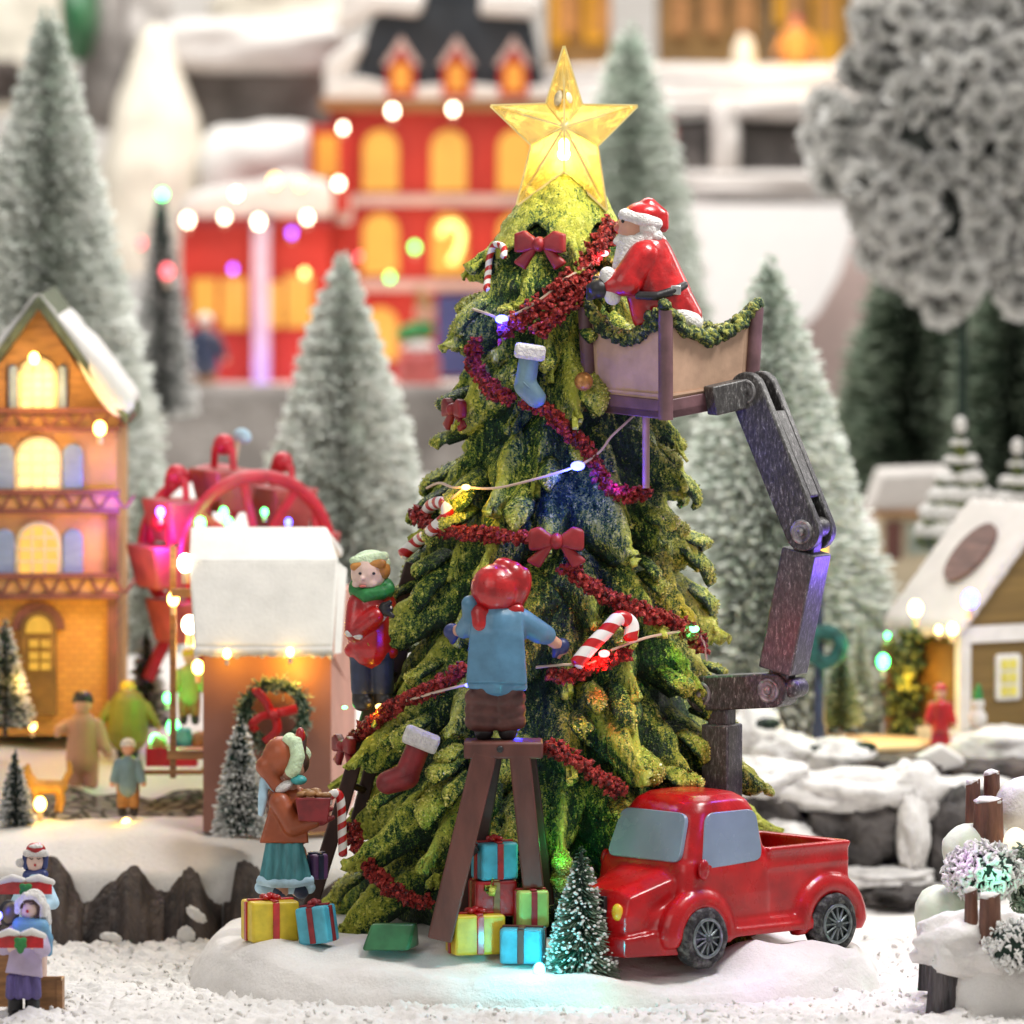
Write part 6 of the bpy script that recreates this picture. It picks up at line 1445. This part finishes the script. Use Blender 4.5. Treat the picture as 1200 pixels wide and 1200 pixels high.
for i in range(2):
    for j in range(3):
        b = MB(); x0 = .72-.13+i*.14; z0 = zf+.42+j*.18; b.hull([C(x0+x, y, z0+z) for x in (0, .11) for y in (-.07, -.03) for z in (0, .13)]); b.build('pane', mk('cottage_pane', (.45, .42, .08), .3, var=.2, emis=(.8, .62, .1), es=.35) if 'cp' not in M else M['cp'], wf); M['cp'] = b and bpy.data.materials['cottage_pane']
# dark glowing porch on the left side
b = MB(); b.hull([C(-.05, v, z) for v in (.15, L2-.1) for z in (zf, ze-.15)]+[C(-.02, v, z) for v in (.15, L2-.1) for z in (zf, ze-.15)]); b.build('porch_wall', M['door_wood'], cot)
b = MB(); b.hull([C(-.30+x, L2-.1+y, z) for x in (-.06, .06) for y in (-.06, .06) for z in (-.2, ze-.1)]); b.build('porch_post', M['tan'], cot)
plight(cb+C(-.45, .7, 1.0), (1, .55, .1), 16, .15)
# evergreen swag on porch
t = thing('garland', 'golden lit garland hanging down beside the cottage porch', 'garland', at(1060, 800, Y0+.6)); b = MB(); g = random.Random(6)
for i in range(150): zz = g.uniform(-64, 64)*k; b.ell((g.gauss(0, .10), g.gauss(0, .10), zz), (.07, .07, .06), seg=7, rings=5, fn=lambda v, i=i: v*(1+.4*noise.noise(v*3+Vector((i, 0, 0)))))
b.at = [max(.001, g.uniform(.1, .8)) for _ in b.v]; b.build('foliage', M['green_garland'], t, angle=0)
plight(at(1050, 800, Y0-.1), (1, .6, .12), 8, .15)
for i, (x, y, c, e, r_) in enumerate(((1073, 713, 'yellow', 10, 8), (1137, 702, 'blue', 14, 9), (1116, 737, 'yellow', 5, 6), (1035, 775, 'green', 8, 7), (1040, 745, 'green', 3, 3), (1100, 738, 'yellow', 3, 4))):
    lamp(x, y, Y0-1.0, c, e, r_, ['yellow fairy light at the low corner of the cottage roof', 'blue fairy light on the snowy cottage roof', 'yellow fairy light under the porch eave', 'green fairy light beside the lamp post wreath', 'tiny green fairy light above the larger green one', 'small yellow fairy light in the porch'][i], es=16)
F = minifig(1102, 800, 884, 11.2, M['skin'], M['red_cloth'], M['red_cloth'], M['red_cloth'], 'figure dressed all in red with a green scarf by the cottage porch', M['green_scarf'], skirt=True)
t = Fig('snowman', 'little white snowman with a green hat beside the cottage post', 'snowman', 1146, 850, 11.4)
t.part('body', M['flake'], [('e', 1146, 842, 0, 11, 11, 12), ('e', 1146, 825, 0, 8, 8, 9)], vox=1.3); t.part('hat', M['green_scarf'], [('c', 1146, 817, 0, 7, 1147, 804, 0, 3)], vox=1.2)
# snow covered spruces behind the cottage
def snowspruce(px, top, bot, half, Y, label, seed, tiers=6, mat='flake', cat='tree'):
    t = thing('snowy_spruce', label, cat, at(px, bot, Y)); k = S(Y); h = (bot-top)*k; g = random.Random(seed)
    b = MB(); b.cap((0, 0, 0), half*k*.12, (0, 0, h*.9), half*k*.05); b.build('trunk', M['dark_wood'], t)
    b, d = MB(), MB()
    for i in range(tiers):
        u = i/tiers; r = half*k*(1-u)**.9; n = max(4, int(9*(1-u)+3))
        for j in range(n):
            a = 2*PI*(j+g.random()*.5)/n+i; c = Vector((math.cos(a)*r*.72, math.sin(a)*r*.72, h*(.12+.82*u))); q = r*.36*g.uniform(.8, 1.2)+half*k*.06
            b.ell(c, (q, q, q*.75), seg=10, rings=7, fn=lambda p, s_=i*9+j: p*(1+.25*noise.noise(p*2.2+Vector((s_, 0, 0)))))
            d.ell(c*1.02-Vector((0, 0, q*.6)), (q*1.02, q*1.02, q*.6), seg=9, rings=6)
    b.ell((0, 0, h*.95), (half*k*.16, half*k*.16, h*.07), seg=12, rings=8)
    def core(u, v): rr = half*k*.66*(1-v); return Vector((rr*math.cos(2*PI*u), rr*math.sin(2*PI*u), h*(.04+.9*v)))
    d.grid(core, 20, 10, 0, True); d.at = [.45]*len(d.v)
    d.build('crown', M['green_garland'], t, angle=0); b.build('snow', M[mat], t, angle=0); return t
snowspruce(1125, 490, 640, 48, 18, 'snow laden toy spruce standing over the cottage ridge', 3); snowspruce(1192, 516, 660, 46, 19, 'second snow laden spruce at the picture edge behind the cottage', 5)
# frosted tree behind the arm
brush_tree('frosted_tree', 'large frosted green tree behind the metal lift arm', 900, 296, 850, 158, 15, 26000, M['frost_mid'], M['frost_core'], w=.10, seed=31, corefrac=.80, rings=30, jit=.15, pw=.80, up=-.05, inner=.5, clump=.05)
# far little house
Y0 = 27; hb2 = at(1070, 690, Y0); t = thing('far_house', 'small blurred house with snowy roof beyond the frosted tree', 'house', hb2)
world_prism(rect(1030, 1140, 592, 720), Y0, 1.5, 'wall', M['cream'], t, hb2); world_prism([(1016, 606), (1034, 556), (1150, 552), (1160, 606)], Y0-.3, 2, 'roof', M['cot_snow'], t, hb2, .05); world_prism(rect(1018, 1158, 598, 606), Y0-.4, .2, 'eave', M['tan'], t, hb2); world_prism(rect(1038, 1056, 612, 656), Y0-.1, .1, 'door', M['brown_wood'], t, hb2)
o = world_prism(rect(1064, 1108, 614, 650), Y0-.1, .1, 'window', M['frost_core'], t, hb2)
# dark trees and the flocked tree on the right
brush_tree('fir_tree', 'dark green fir under the flocked tree', 1066, 250, 600, 88, 31, 9000, M['green_needle'], M['dark_core'], w=.11, seed=41, corefrac=.6, rings=22, pw=.55, jit=.3)
brush_tree('fir_tree', 'dark green fir at the picture edge under the flocked tree', 1186, 260, 640, 84, 30, 9000, M['green_needle'], M['dark_core'], w=.11, seed=42, corefrac=.6, rings=22, pw=.55, jit=.3)
def flocked(px, py, rx, rz, Y, label, seed, n=330, R0=26):
    t = thing('flocked_tree', label, 'tree', at(px, py+rz, Y)); k = S(Y); g = np.random.default_rng(seed); c0 = Vector((0, 0, rz*k))
    V, A = [], []; cc = []
    while len(cc) < n:
        d = g.normal(size=3); d /= np.linalg.norm(d); q = .72+.28*g.random()
        p = np.array([d[0]*rx, d[1]*rx*.8, d[2]*rz])*q*k*(1+.10*math.sin(d[0]*5+d[2]*7)); p[2] = max(p[2], (-.72+.14*math.sin(d[0]*9))*rz*k)
        cc.append(p)
    for p in cc:
        m_ = 90; r = R0*k*g.uniform(.7, 1.2); dd = g.normal(size=(m_, 3)); dd += np.array(p)/np.linalg.norm(p)*.6; dd /= np.linalg.norm(dd, axis=1)[:, None]
        sd = np.cross(dd, g.normal(size=(m_, 3))); sd /= np.linalg.norm(sd, axis=1)[:, None]; rr = (r*g.uniform(.7, 1.1, m_))[:, None]; w_ = .075
        o_ = np.array(p)+np.array([0, 0, rz*k])
        q = np.stack([o_-sd*w_*.6, o_+sd*w_*.6, o_+dd*rr+sd*w_, o_+dd*rr-sd*w_], 1); V.append(q.reshape(-1, 3)); A.append(np.tile([0, 0, 1, 1.], m_)*np.repeat(g.uniform(.7, 1.2, m_), 4))
    V = np.concatenate(V); A = np.concatenate(A); nq = len(V)//4
    me = bpy.data.meshes.new('foliage'); me.vertices.add(len(V)); me.vertices.foreach_set('co', V.ravel()); me.loops.add(len(V)); me.loops.foreach_set('vertex_index', np.arange(len(V))); me.polygons.add(nq); me.polygons.foreach_set('loop_start', np.arange(0, len(V), 4)); me.update(calc_edges=True)
    a_ = me.attributes.new('crest', 'FLOAT', 'POINT'); a_.data.foreach_set('value', A); me.materials.append(M['flock']); o = bpy.data.objects.new('foliage', me); COL.objects.link(o); o.parent = t
    lump('crown', mk('flocked_core', (.10, .11, .10), .9, var=.4, vscale=3, bump=.8, bscale=6), c0, (rx*k*.55, rx*k*.4, rz*k*.58), seed, .3, 1.5, .95, 40, 26, t)
    b = MB(); b.tube([(0, 0, -rz*k*1.0), (0, 0, rz*k*1.5)], [rx*k*.05, rx*k*.02], 10); b.build('trunk', M['dark_core'], t)
flocked(1128, 165, 160, 235, 25, 'big heavily flocked grey green tree in the upper corner', 8, 330, 25)

# ================================================================== FAR TERRACES AND BUILDINGS
b = MB(); Z1 = at(600, 468, 38).z
b.add([(-16, 35.9, Z1), (3, 35.9, Z1), (3, 60, Z1+.6), (-16, 60, Z1+.6)], [(0, 1, 2, 3)]); tag(b.build('upper_terrace', M['snow']), 'snow covered upper terrace', None, None, 'structure')
o = lump('stone_wall', M['stone_far'], (-6.5, 36.3, (Z1+2.6)/2+.1), (9.6, .5, (Z1-2.2)/2), 3, .03, 6, .12, 90, 30); tag(o, 'grey stone retaining wall below the red building', 'wall')
M['brick_red'] = mk('red_render', (.44, .024, .014), .6, var=.1, vscale=1, bump=.1); M['slate'] = mk('dark_slate', (.018, .022, .028), .6, var=.3, vscale=2, bump=.4); M['band'] = mk('grey_band', (.52, .36, .32), .7, var=.1)
M['win_far'] = glowmat('far_window', (1, .40, .05), 1.0, .35, 1.2); M['win_far2'] = glowmat('far_window_yellow', (1, .48, .075), 1.0, .3, 1.5)
BY_ = 42.0; rb0 = at(512, 470, BY_); rb0.z = Z1
red = thing('red_building', 'large red town building with arched lit windows, dark mansard roof and dormers', 'building', rb0)
def rp(name, poly, mat, dy=0., depth=.15, parent=None, bevel=0): return world_prism(poly, BY_+dy, depth, name, mat, parent or red, rb0, bevel)
rp('wall', rect(386, 642, 118, 474), M['brick_red'], 0, 4.0); rp('wing_wall', rect(212, 386, 246, 474), M['brick_red'], -.6, 3.0); rp('tower', rect(362, 410, 148, 250), M['brick_red'], -.4, 2)
for y in (228, 328): rp('string_course', rect(382, 646, y, y+13), M['band'], -.12, .2)
rp('cornice', rect(376, 650, 112, 130), M['tan'], -.2, .4); rp('cornice_snow', [(378, 116), (650, 116), (648, 98), (600, 104), (540, 96), (480, 102), (420, 90), (382, 100)], M['cot_snow'], -.3, .6, None, .05)
rp('roof', [(410, 104), (640, 104), (622, 16), (600, 16), (596, 4), (450, 4), (446, 16), (436, 20)], M['slate'], .1, 3.5); rp('roof_lantern', rect(498, 562, -30, 30), M['slate'], .3, 1.5)
rp('roof_snow', [(396, 40), (440, 14), (492, 20), (500, -6), (400, -14)], M['cot_snow'], -.1, 1.5, None, .1); rp('roof_snow', [(560, 18), (628, 22), (640, 2), (620, -10), (566, -10)], M['cot_snow'], -.1, 1.5, None, .1); rp('roof_snow', [(400, 104), (430, 50), (416, 44), (380, 70), (378, 104)], M['cot_snow'], -.2, 1.5, None, .1)
for x in (470, 535, 602):
    d_ = rp('dormer', [(x-17, 114), (x+17, 114), (x+17, 70), (x, 48), (x-17, 70)], M['brick_red'], -.35, .8); rp('dormer_roof', [(x-22, 76), (x, 42), (x+22, 76), (x+16, 78), (x, 54), (x-16, 78)], M['band'], -.42, .9, d_); rp('pane', arch(x-10, x+10, 74, 106), M['win_far'], -.42, .1, d_)
for y0, y1 in ((152, 224), (250, 322)):
    for x in (446, 526, 604): f_ = rp('window', arch(x-25, x+25, y0-3, y1+2), M['brick_red'], -.08, .1); rp('pane', arch(x-21, x+21, y0, y1), M['win_far2'], -.12, .08, f_)
for x, mt in ((446, 'win_far2'), (604, 'win_far')): f_ = rp('window', arch(x-25, x+25, 356, 424), M['brick_red'], -.08, .1); rp('pane', arch(x-20, x+20, 360, 422), M[mt], -.12, .08, f_)
rp('pane', rect(370, 396, 158, 208), M['win_far'], -.5, .1)
for x, w_, y0, y1 in ((240, 14, 326, 372), (274, 15, 326, 386), (350, 16, 322, 384), (322, 8, 330, 384)): f_ = rp('window', rect(x-w_-3, x+w_+3, y0-3, y1+3), M['brick_red'], -.68, .1); rp('pane', rect(x-w_, x+w_, y0, y1), M['win_far2'], -.74, .1, f_)
rp('wing_roof', [(206, 256), (392, 256), (388, 212), (330, 200), (300, 214), (220, 226)], M['cot_snow'], -.9, 2.5, None, .15); rp('wing_eave', rect(210, 392, 254, 264), M['red_dark'], -.85, .4); rp('pole', rect(296, 316, 262, 452), M['lilac'], -1.2, .3); rp('plinth', rect(205, 660, 448, 478), M['mauve'], -.25, .3)
rp('blue_panel', rect(512, 566, 346, 440), M['navy'], -.2, .15); rp('balcony_snow', [(386, 238), (396, 262), (412, 262), (414, 232)], M['cot_snow'], -.3, .4, None, .04)
plight(at(510, 200, BY_-2.5), (1, .55, .2), 60, .6); plight(at(300, 330, BY_-2.5), (1, .5, .3), 90, .6); plight(at(310, 440, BY_-1.8), LC['violet'], 14, .2); plight(at(460, 400, BY_-2.5), (1, .5, .2), 60, .4)
t = Fig('cane_ornament', 'bright curled light ornament in the lower arched window of the red building', 'ornament', 526, 320, BY_-.5); t.part('tube', ledmat('curl_lamp', (1, .72, .2), 2.6), [('t', [(516, 276, 0), (522, 264, 0), (533, 262, 0), (541, 274, 0), (538, 292, 0), (528, 308, 0)], 4)], vox=0)
ph = (('at the outer end of the wing eave', 220, 258, 'white', 9), ('second along the wing eave', 263, 255, 'white', 7), ('on the wing roof above the eave', 277, 227, 'white', 7), ('largest at the top of the pale pole', 303, 260, 'white', 9), ('beside the blue one on the wing', 360, 255, 'white', 8), ('at the tower foot', 397, 215, 'white', 8), ('at the tower top', 402, 150, 'white', 7), ('under the first dormer', 460, 130, 'white', 9), ('under the middle dormer', 531, 128, 'white', 8), ('over the lit wing window', 357, 320, 'yellow', 7),
      ('blue, under the wing eave', 342, 273, 'violet', 7), ('blue, over the wing windows', 273, 315, 'violet', 6), ('green, between the two lower arches', 486, 290, 'green', 8), ('green, below the string course', 457, 325, 'green', 7), ('low on the terrace edge', 283, 462, 'white', 8), ('pale, beside the tower', 322, 212, 'yellow', 10), ('faint, left of the arch', 421, 300, 'pink', 5), ('faint, on the wing roof ridge', 352, 216, 'yellow', 8))
for d_, x, y, c, r_ in ph:
    lamp(x, y, BY_-2.6, c, 0, r_*.55, 'fairy light on the red building: '+d_, False, 5 if 'faint' in d_ else 13 if c == 'white' else 7, name='fairy_light', group='fairy lights on the red building')
lamp(190, 228, 33, 'green', 6, 4, 'green fairy light at the tip of the slim dark tree', es=24); lamp(790, 207, 40, 'white', 0, 5, 'warm fairy light by the shelf behind the star', False, 34)
lamp(196, 318, 32, 'pink', 0, 7, 'pinkish red bauble with added glow on the slim dark tree', False, 3); lamp(166, 285, 32, 'pink', 0, 5, 'small orange bauble with added glow on the slim dark tree', False, 2)  # tree baubles built as bulbs, their glow is added
F = minifig(240, 366, 462, 39, M['skin'], M['white_fur'], M['dark_blue'], M['tan'], 'blurred figure in dark coat and pale hat before the red building', M['lime_paint'], 0, 1.3)
F = Fig('gnome', 'blurred gnome with a red round body, white belt and green collar before the red building', 'gnome', 490, 456, 38.5)
F.part('body', M['pinkred'], [('e', 490, 428, 0, 27, 25, 26), ('e', 478, 446, 0, 13, 13, 11), ('e', 504, 446, 0, 13, 13, 11)], vox=2); F.part('belt', M['white_fur'], [('e', 490, 406, 0, 20, 20, 8)], vox=2); F.part('collar', M['green_scarf'], [('r', 482, 388, 0, 22, 14, 10, -20), ('e', 496, 386, 0, 14, 12, 12)], vox=2); F.part('head', M['skin'], [('e', 498, 366, 0, 13, 12, 14)], vox=2); F.part('hat', M['tan'], [('c', 498, 358, 0, 12, 492, 340, 0, 5)], vox=2)
# frosted trees far left / behind the star
brush_tree('frosted_tree', 'tallest frosted grey green tree behind the timbered house', 58, 4, 730, 150, 20, 34000, M['frost_big'], M['frost_core'], w=.115, seed=51, corefrac=.82, rings=38, jit=.10, pw=.78, up=-.05, inner=.55, clump=.05)
brush_tree('frosted_tree', 'frosted tree cut by the picture edge beside the tallest one', -30, 80, 720, 120, 27, 14000, M['frost_big'], M['frost_core'], w=.11, seed=52, corefrac=.82, rings=30, jit=.10, pw=.8, inner=.55)
brush_tree('frosted_tree', 'frosted cone tree between the big wheel and the fir', 402, 294, 690, 108, 17, 26000, M['frost_big'], M['frost_core'], w=.10, seed=53, corefrac=.82, rings=20, jit=.10, pw=.74, up=-.12, inner=.55, clump=.09)
brush_tree('frosted_tree', 'frosted tree right behind the yellow star', 737, 26, 560, 110, 31, 16000, M['frost_mid'], M['frost_core'], w=.13, seed=54, corefrac=.82, rings=26, jit=.10, pw=.62, inner=.55)
brush_tree('bottle_brush_tree', 'slim dark green tree beside the red building wing', 190, 216, 500, 38, 33, 5000, M['snow_tip'], M['dark_core'], w=.09, seed=55, corefrac=.6, rings=20, pw=.7)
brush_tree('frosted_tree', 'short pale frosted tree at the edge of the timbered house', 168, 560, 800, 46, 16, 5000, M['frost_big'], M['frost_core'], w=.08, seed=56, corefrac=.8, rings=18, pw=.6)
# upper left: snowy spire tree, rocks, ledges
t = thing('snow_spire', 'creamy white snow covered spire shaped tree above the dark rocks', 'tree', at(182, 320, 46)); k = S(46)
def f(u, v):
    a = 2*PI*u; r = interp(v, [(0, 68), (.25, 66), (.45, 60), (.62, 52), (.76, 38), (.85, 28), (.95, 18), (1, 2)])*k*(1+.12*noise.noise(Vector((math.cos(a)*2, math.sin(a)*2, v*6)))); return Vector((r*math.cos(a), r*math.sin(a), 292*k*v))
M['cream_snow'] = mk('cream_snow', (.80, .74, .62), .8, var=.06, bump=.3)
b = MB(); b.grid(f, 40, 40, 0, True); b.build('crown', M['cream_snow'], t, angle=0)
def frock(x0, x1, y0, y1, Y, label, mat, name='rock', cat='rock', seed=1, boxy=.45, d=1.2):
    k = S(Y); o = lump(name, M[mat], at((x0+x1)/2, (y0+y1)/2, Y), ((x1-x0)*k/2, d, (y1-y0)*k/2), seed, .12, 1.6, boxy, 40, 24); return tag(o, label, cat)
frock(96, 150, -30, 150, 49, 'dark tall rock beside the spire shaped tree', 'stone_far', seed=2); frock(192, 392, 60, 176, 48, 'wide grey rock face under the snow ledge, left of the red building', 'stone_far', seed=3); frock(180, 400, 22, 84, 47, 'snow ledge on top of the wide grey rock', 'cot_snow', 'snow_ledge', 'snow ledge', 4); frock(120, 200, -30, 70, 50, 'snow heap at the picture top above the spire tree', 'cot_snow', 'snow_ledge', 'snow ledge', 9)
frock(236, 380, 146, 262, 46, 'bluish white snow bank between the rock face and the wing roof', 'flake', 'snow_ledge', 'snow ledge', 5); frock(70, 116, -40, 70, 48, 'deep green conifer blur at the picture top', 'green_paint', 'conifer', 'tree', 6, .9); frock(-60, 80, -40, 130, 52, 'pale snow ledge in the top corner', 'cream_snow', 'snow_ledge', 'snow ledge', 7); frock(-40, 24, 70, 120, 50, 'dark gap rock at the edge beside the tallest frosted tree', 'dark_rock', seed=8)
frock(250, 420, -20, 40, 50, 'brownish snow topped ledge at the very top beside the dark roof', 'cream_snow', 'snow_ledge', 'snow ledge', 10)
# upper right shelves
frock(640, 1010, 76, 118, 50, 'snow shelf the amber lit houses stand on', 'cot_snow', 'snow_ledge', 'snow ledge', 11, .3, 2.0); frock(660, 1010, 104, 122, 49.5, 'thin dark brown edge under the houses shelf', 'stone_far', seed=12, boxy=.25); frock(650, 860, 108, 136, 48.8, 'snow overhang behind the frosted tree by the star', 'cot_snow', 'snow_ledge', 'snow ledge', 13)
frock(690, 1010, 140, 214, 49, 'long dark rock wall under the snow overhang', 'stone', seed=14, boxy=.25); frock(850, 1010, 108, 140, 48.4, 'snow overhang hanging over the dark rock wall', 'cot_snow', 'snow_ledge', 'snow ledge', 15); frock(832, 866, 110, 216, 48.4, 'snow running down across the dark rock wall', 'cot_snow', 'snow_ledge', 'snow ledge', 16)
frock(640, 1020, 200, 228, 47.8, 'lower snow shelf above the white snow field', 'cot_snow', 'snow_ledge', 'snow ledge', 17, .3); frock(700, 1020, 224, 244, 47.4, 'dark brown edge under the lower snow shelf', 'stone_far', seed=18, boxy=.25); frock(826, 870, 160, 196, 47.9, 'green shrub in front of the dark rock wall', 'green_garland', 'shrub', 'shrub', 19, .9, .3)
o = frock(776, 792, 140, 190, 46, 'blurred figure in red and blue at the rock wall', 'pinkred', 'figure', 'figure', 20, .9, .2)
o = world_prism([(640, 240), (1010, 240), (985, 320), (960, 365), (935, 390), (905, 410), (640, 420)], 45, .3, 'snow_field', mk('white_field', (.90, .88, .86), .8, var=.02, bump=.05, emis=(1, .98, .95), es=.10)); tag(o, None, None, None, 'structure')  # faint emission in the snow material brightens the field
o = world_prism([(620, 236), (1300, 236), (1300, 720), (620, 720)], 46.5, .2, 'cloth_backdrop', mk('pinkish_cloth', (.60, .46, .42), .9, var=.05, bump=.05)); tag(o, None, None, None, 'structure')
o = world_prism(rect(-300, 1500, -400, 500), 62, .2, 'backdrop', mk('pale_backdrop', (.62, .58, .53), .9, var=.2, vscale=.25, bump=0, col2=(.80, .78, .75))); tag(o, None, None, None, 'structure')
M['amber'] = glowmat('amber_wall', (1, .46, .01), .72, .5, .6); M['amber_wall'] = mk('olive_brown_wall', (.20, .12, .04), .7, var=.3, vscale=1.2, bump=.2)  # amber columns glow by emission, standing for light falling on them
for x0, x1, lab, cols in ((640, 716, 'amber lit house front behind the tip of the star', ((644, 664, -20, 52), (684, 708, -20, 50))), (772, 900, 'olive brown house with lit windows at the picture top', ()), (905, 1000, 'amber lit porch with a bright column at the picture top', ((952, 984, -30, 100), (908, 928, -30, 30)))):
    hb3 = at((x0+x1)/2, 92, 51); t = thing('shelf_house', lab, 'house', hb3)
    world_prism(rect(x0, x1, -80, 92), 51, 2, 'wall', M['amber_wall'], t, hb3); world_prism(rect(x0-6, x1+6, -92, -40), 50.6, 2.5, 'roof', M['cot_snow'], t, hb3, .1)
    for a0, a1, b0, b1 in cols: world_prism(rect(a0, a1, b0, b1), 50.8, .2, 'glow_column', M['amber'], t, hb3, .05)
    for i, x in enumerate(range(x0+16, x1-10, 38)): f_ = world_prism(rect(x-3, x+21, -42, 40), 50.8, .2, 'window', M['tan'], t, hb3); world_prism(rect(x, x+18, -40, 37), 50.7, .1, 'pane', M['win_far'] if x0 < 700 else mk('pale_pane', (.5, .5, .3), .4, var=.2, emis=(1, .85, .5), es=.3) if 'pp' not in M else M['pp'], f_); M['pp'] = M.get('pp') or bpy.data.materials.get('pale_pane') or M['win_far']
o = lump('snow_post', M['cream_snow'], at(872, 68, 49), (.2, .2, .42), 3, .15, 2, .9, 24, 16); tag(o, 'small snowy post on the houses shelf', 'post')
F = minifig(933, 18, 96, 49, M['pinkbeige'], M['pinkred'], M['hair_orange'], M['lilac'], 'blurred figure in glowing orange coat on the houses shelf', None, 0, 1.6)
plight(at(935, 40, 48), (1, .55, .1), 60, .3); plight(at(680, 30, 49.5), (1, .5, .05), 40, .3)
# ------------------------------------------------------------------ camera, lights
cam = bpy.data.cameras.new('camera'); co = bpy.data.objects.new('camera', cam); COL.objects.link(co)
co.location = CAM; co.rotation_euler = (PI/2-PITCH, 0, 0)
cam.sensor_width = 36; cam.lens = FPX/1200*36; cam.clip_end = 600; cam.clip_start = 1
cam.dof.use_dof = True; cam.dof.focus_distance = 88.3; cam.dof.aperture_fstop = (cam.lens*1e-3)/.62; cam.dof.aperture_blades = 9
scene.camera = co
w = bpy.data.worlds.new('World'); scene.world = w; w.use_nodes = True
bg = w.node_tree.nodes['Background']; bg.inputs[0].default_value = (1.0, .975, .945, 1); bg.inputs[1].default_value = .36
def area(loc, target, size, e, col=(1, .95, .88), sy=None):
    l = bpy.data.lights.new('softbox', 'AREA'); l.energy = e; l.size = size; l.color = col
    if sy: l.shape = 'RECTANGLE'; l.size_y = sy
    o = bpy.data.objects.new('softbox', l); COL.objects.link(o); o.location = loc
    o.rotation_euler = (Vector(target)-Vector(loc)).to_track_quat('-Z', 'Y').to_euler()
    return o
area((7, -4, 18), (.5, 0, 3), 5, 3000, (1, .975, .94))
area((13, 9, 12), (1, 0, 4), 5, 750, (1, .97, .93))
area((-12, -16, 14), (0, 0, 3), 12, 800, (1, .95, .89))
area((0, 34, 34), (0, 34, 0), 30, 22000, (1, .975, .945), 34)  # added overhead light that brightens the background village
scene.view_settings.view_transform = 'Standard'; scene.view_settings.look = 'None'; scene.view_settings.exposure = 0
cy = scene.cycles
cy.use_denoising = True; cy.max_bounces = 6; cy.diffuse_bounces = 3; cy.glossy_bounces = 3; cy.transparent_max_bounces = 12; cy.transmission_bounces = 4
cy.sample_clamp_indirect = 4; cy.caustics_reflective = False; cy.caustics_refractive = False
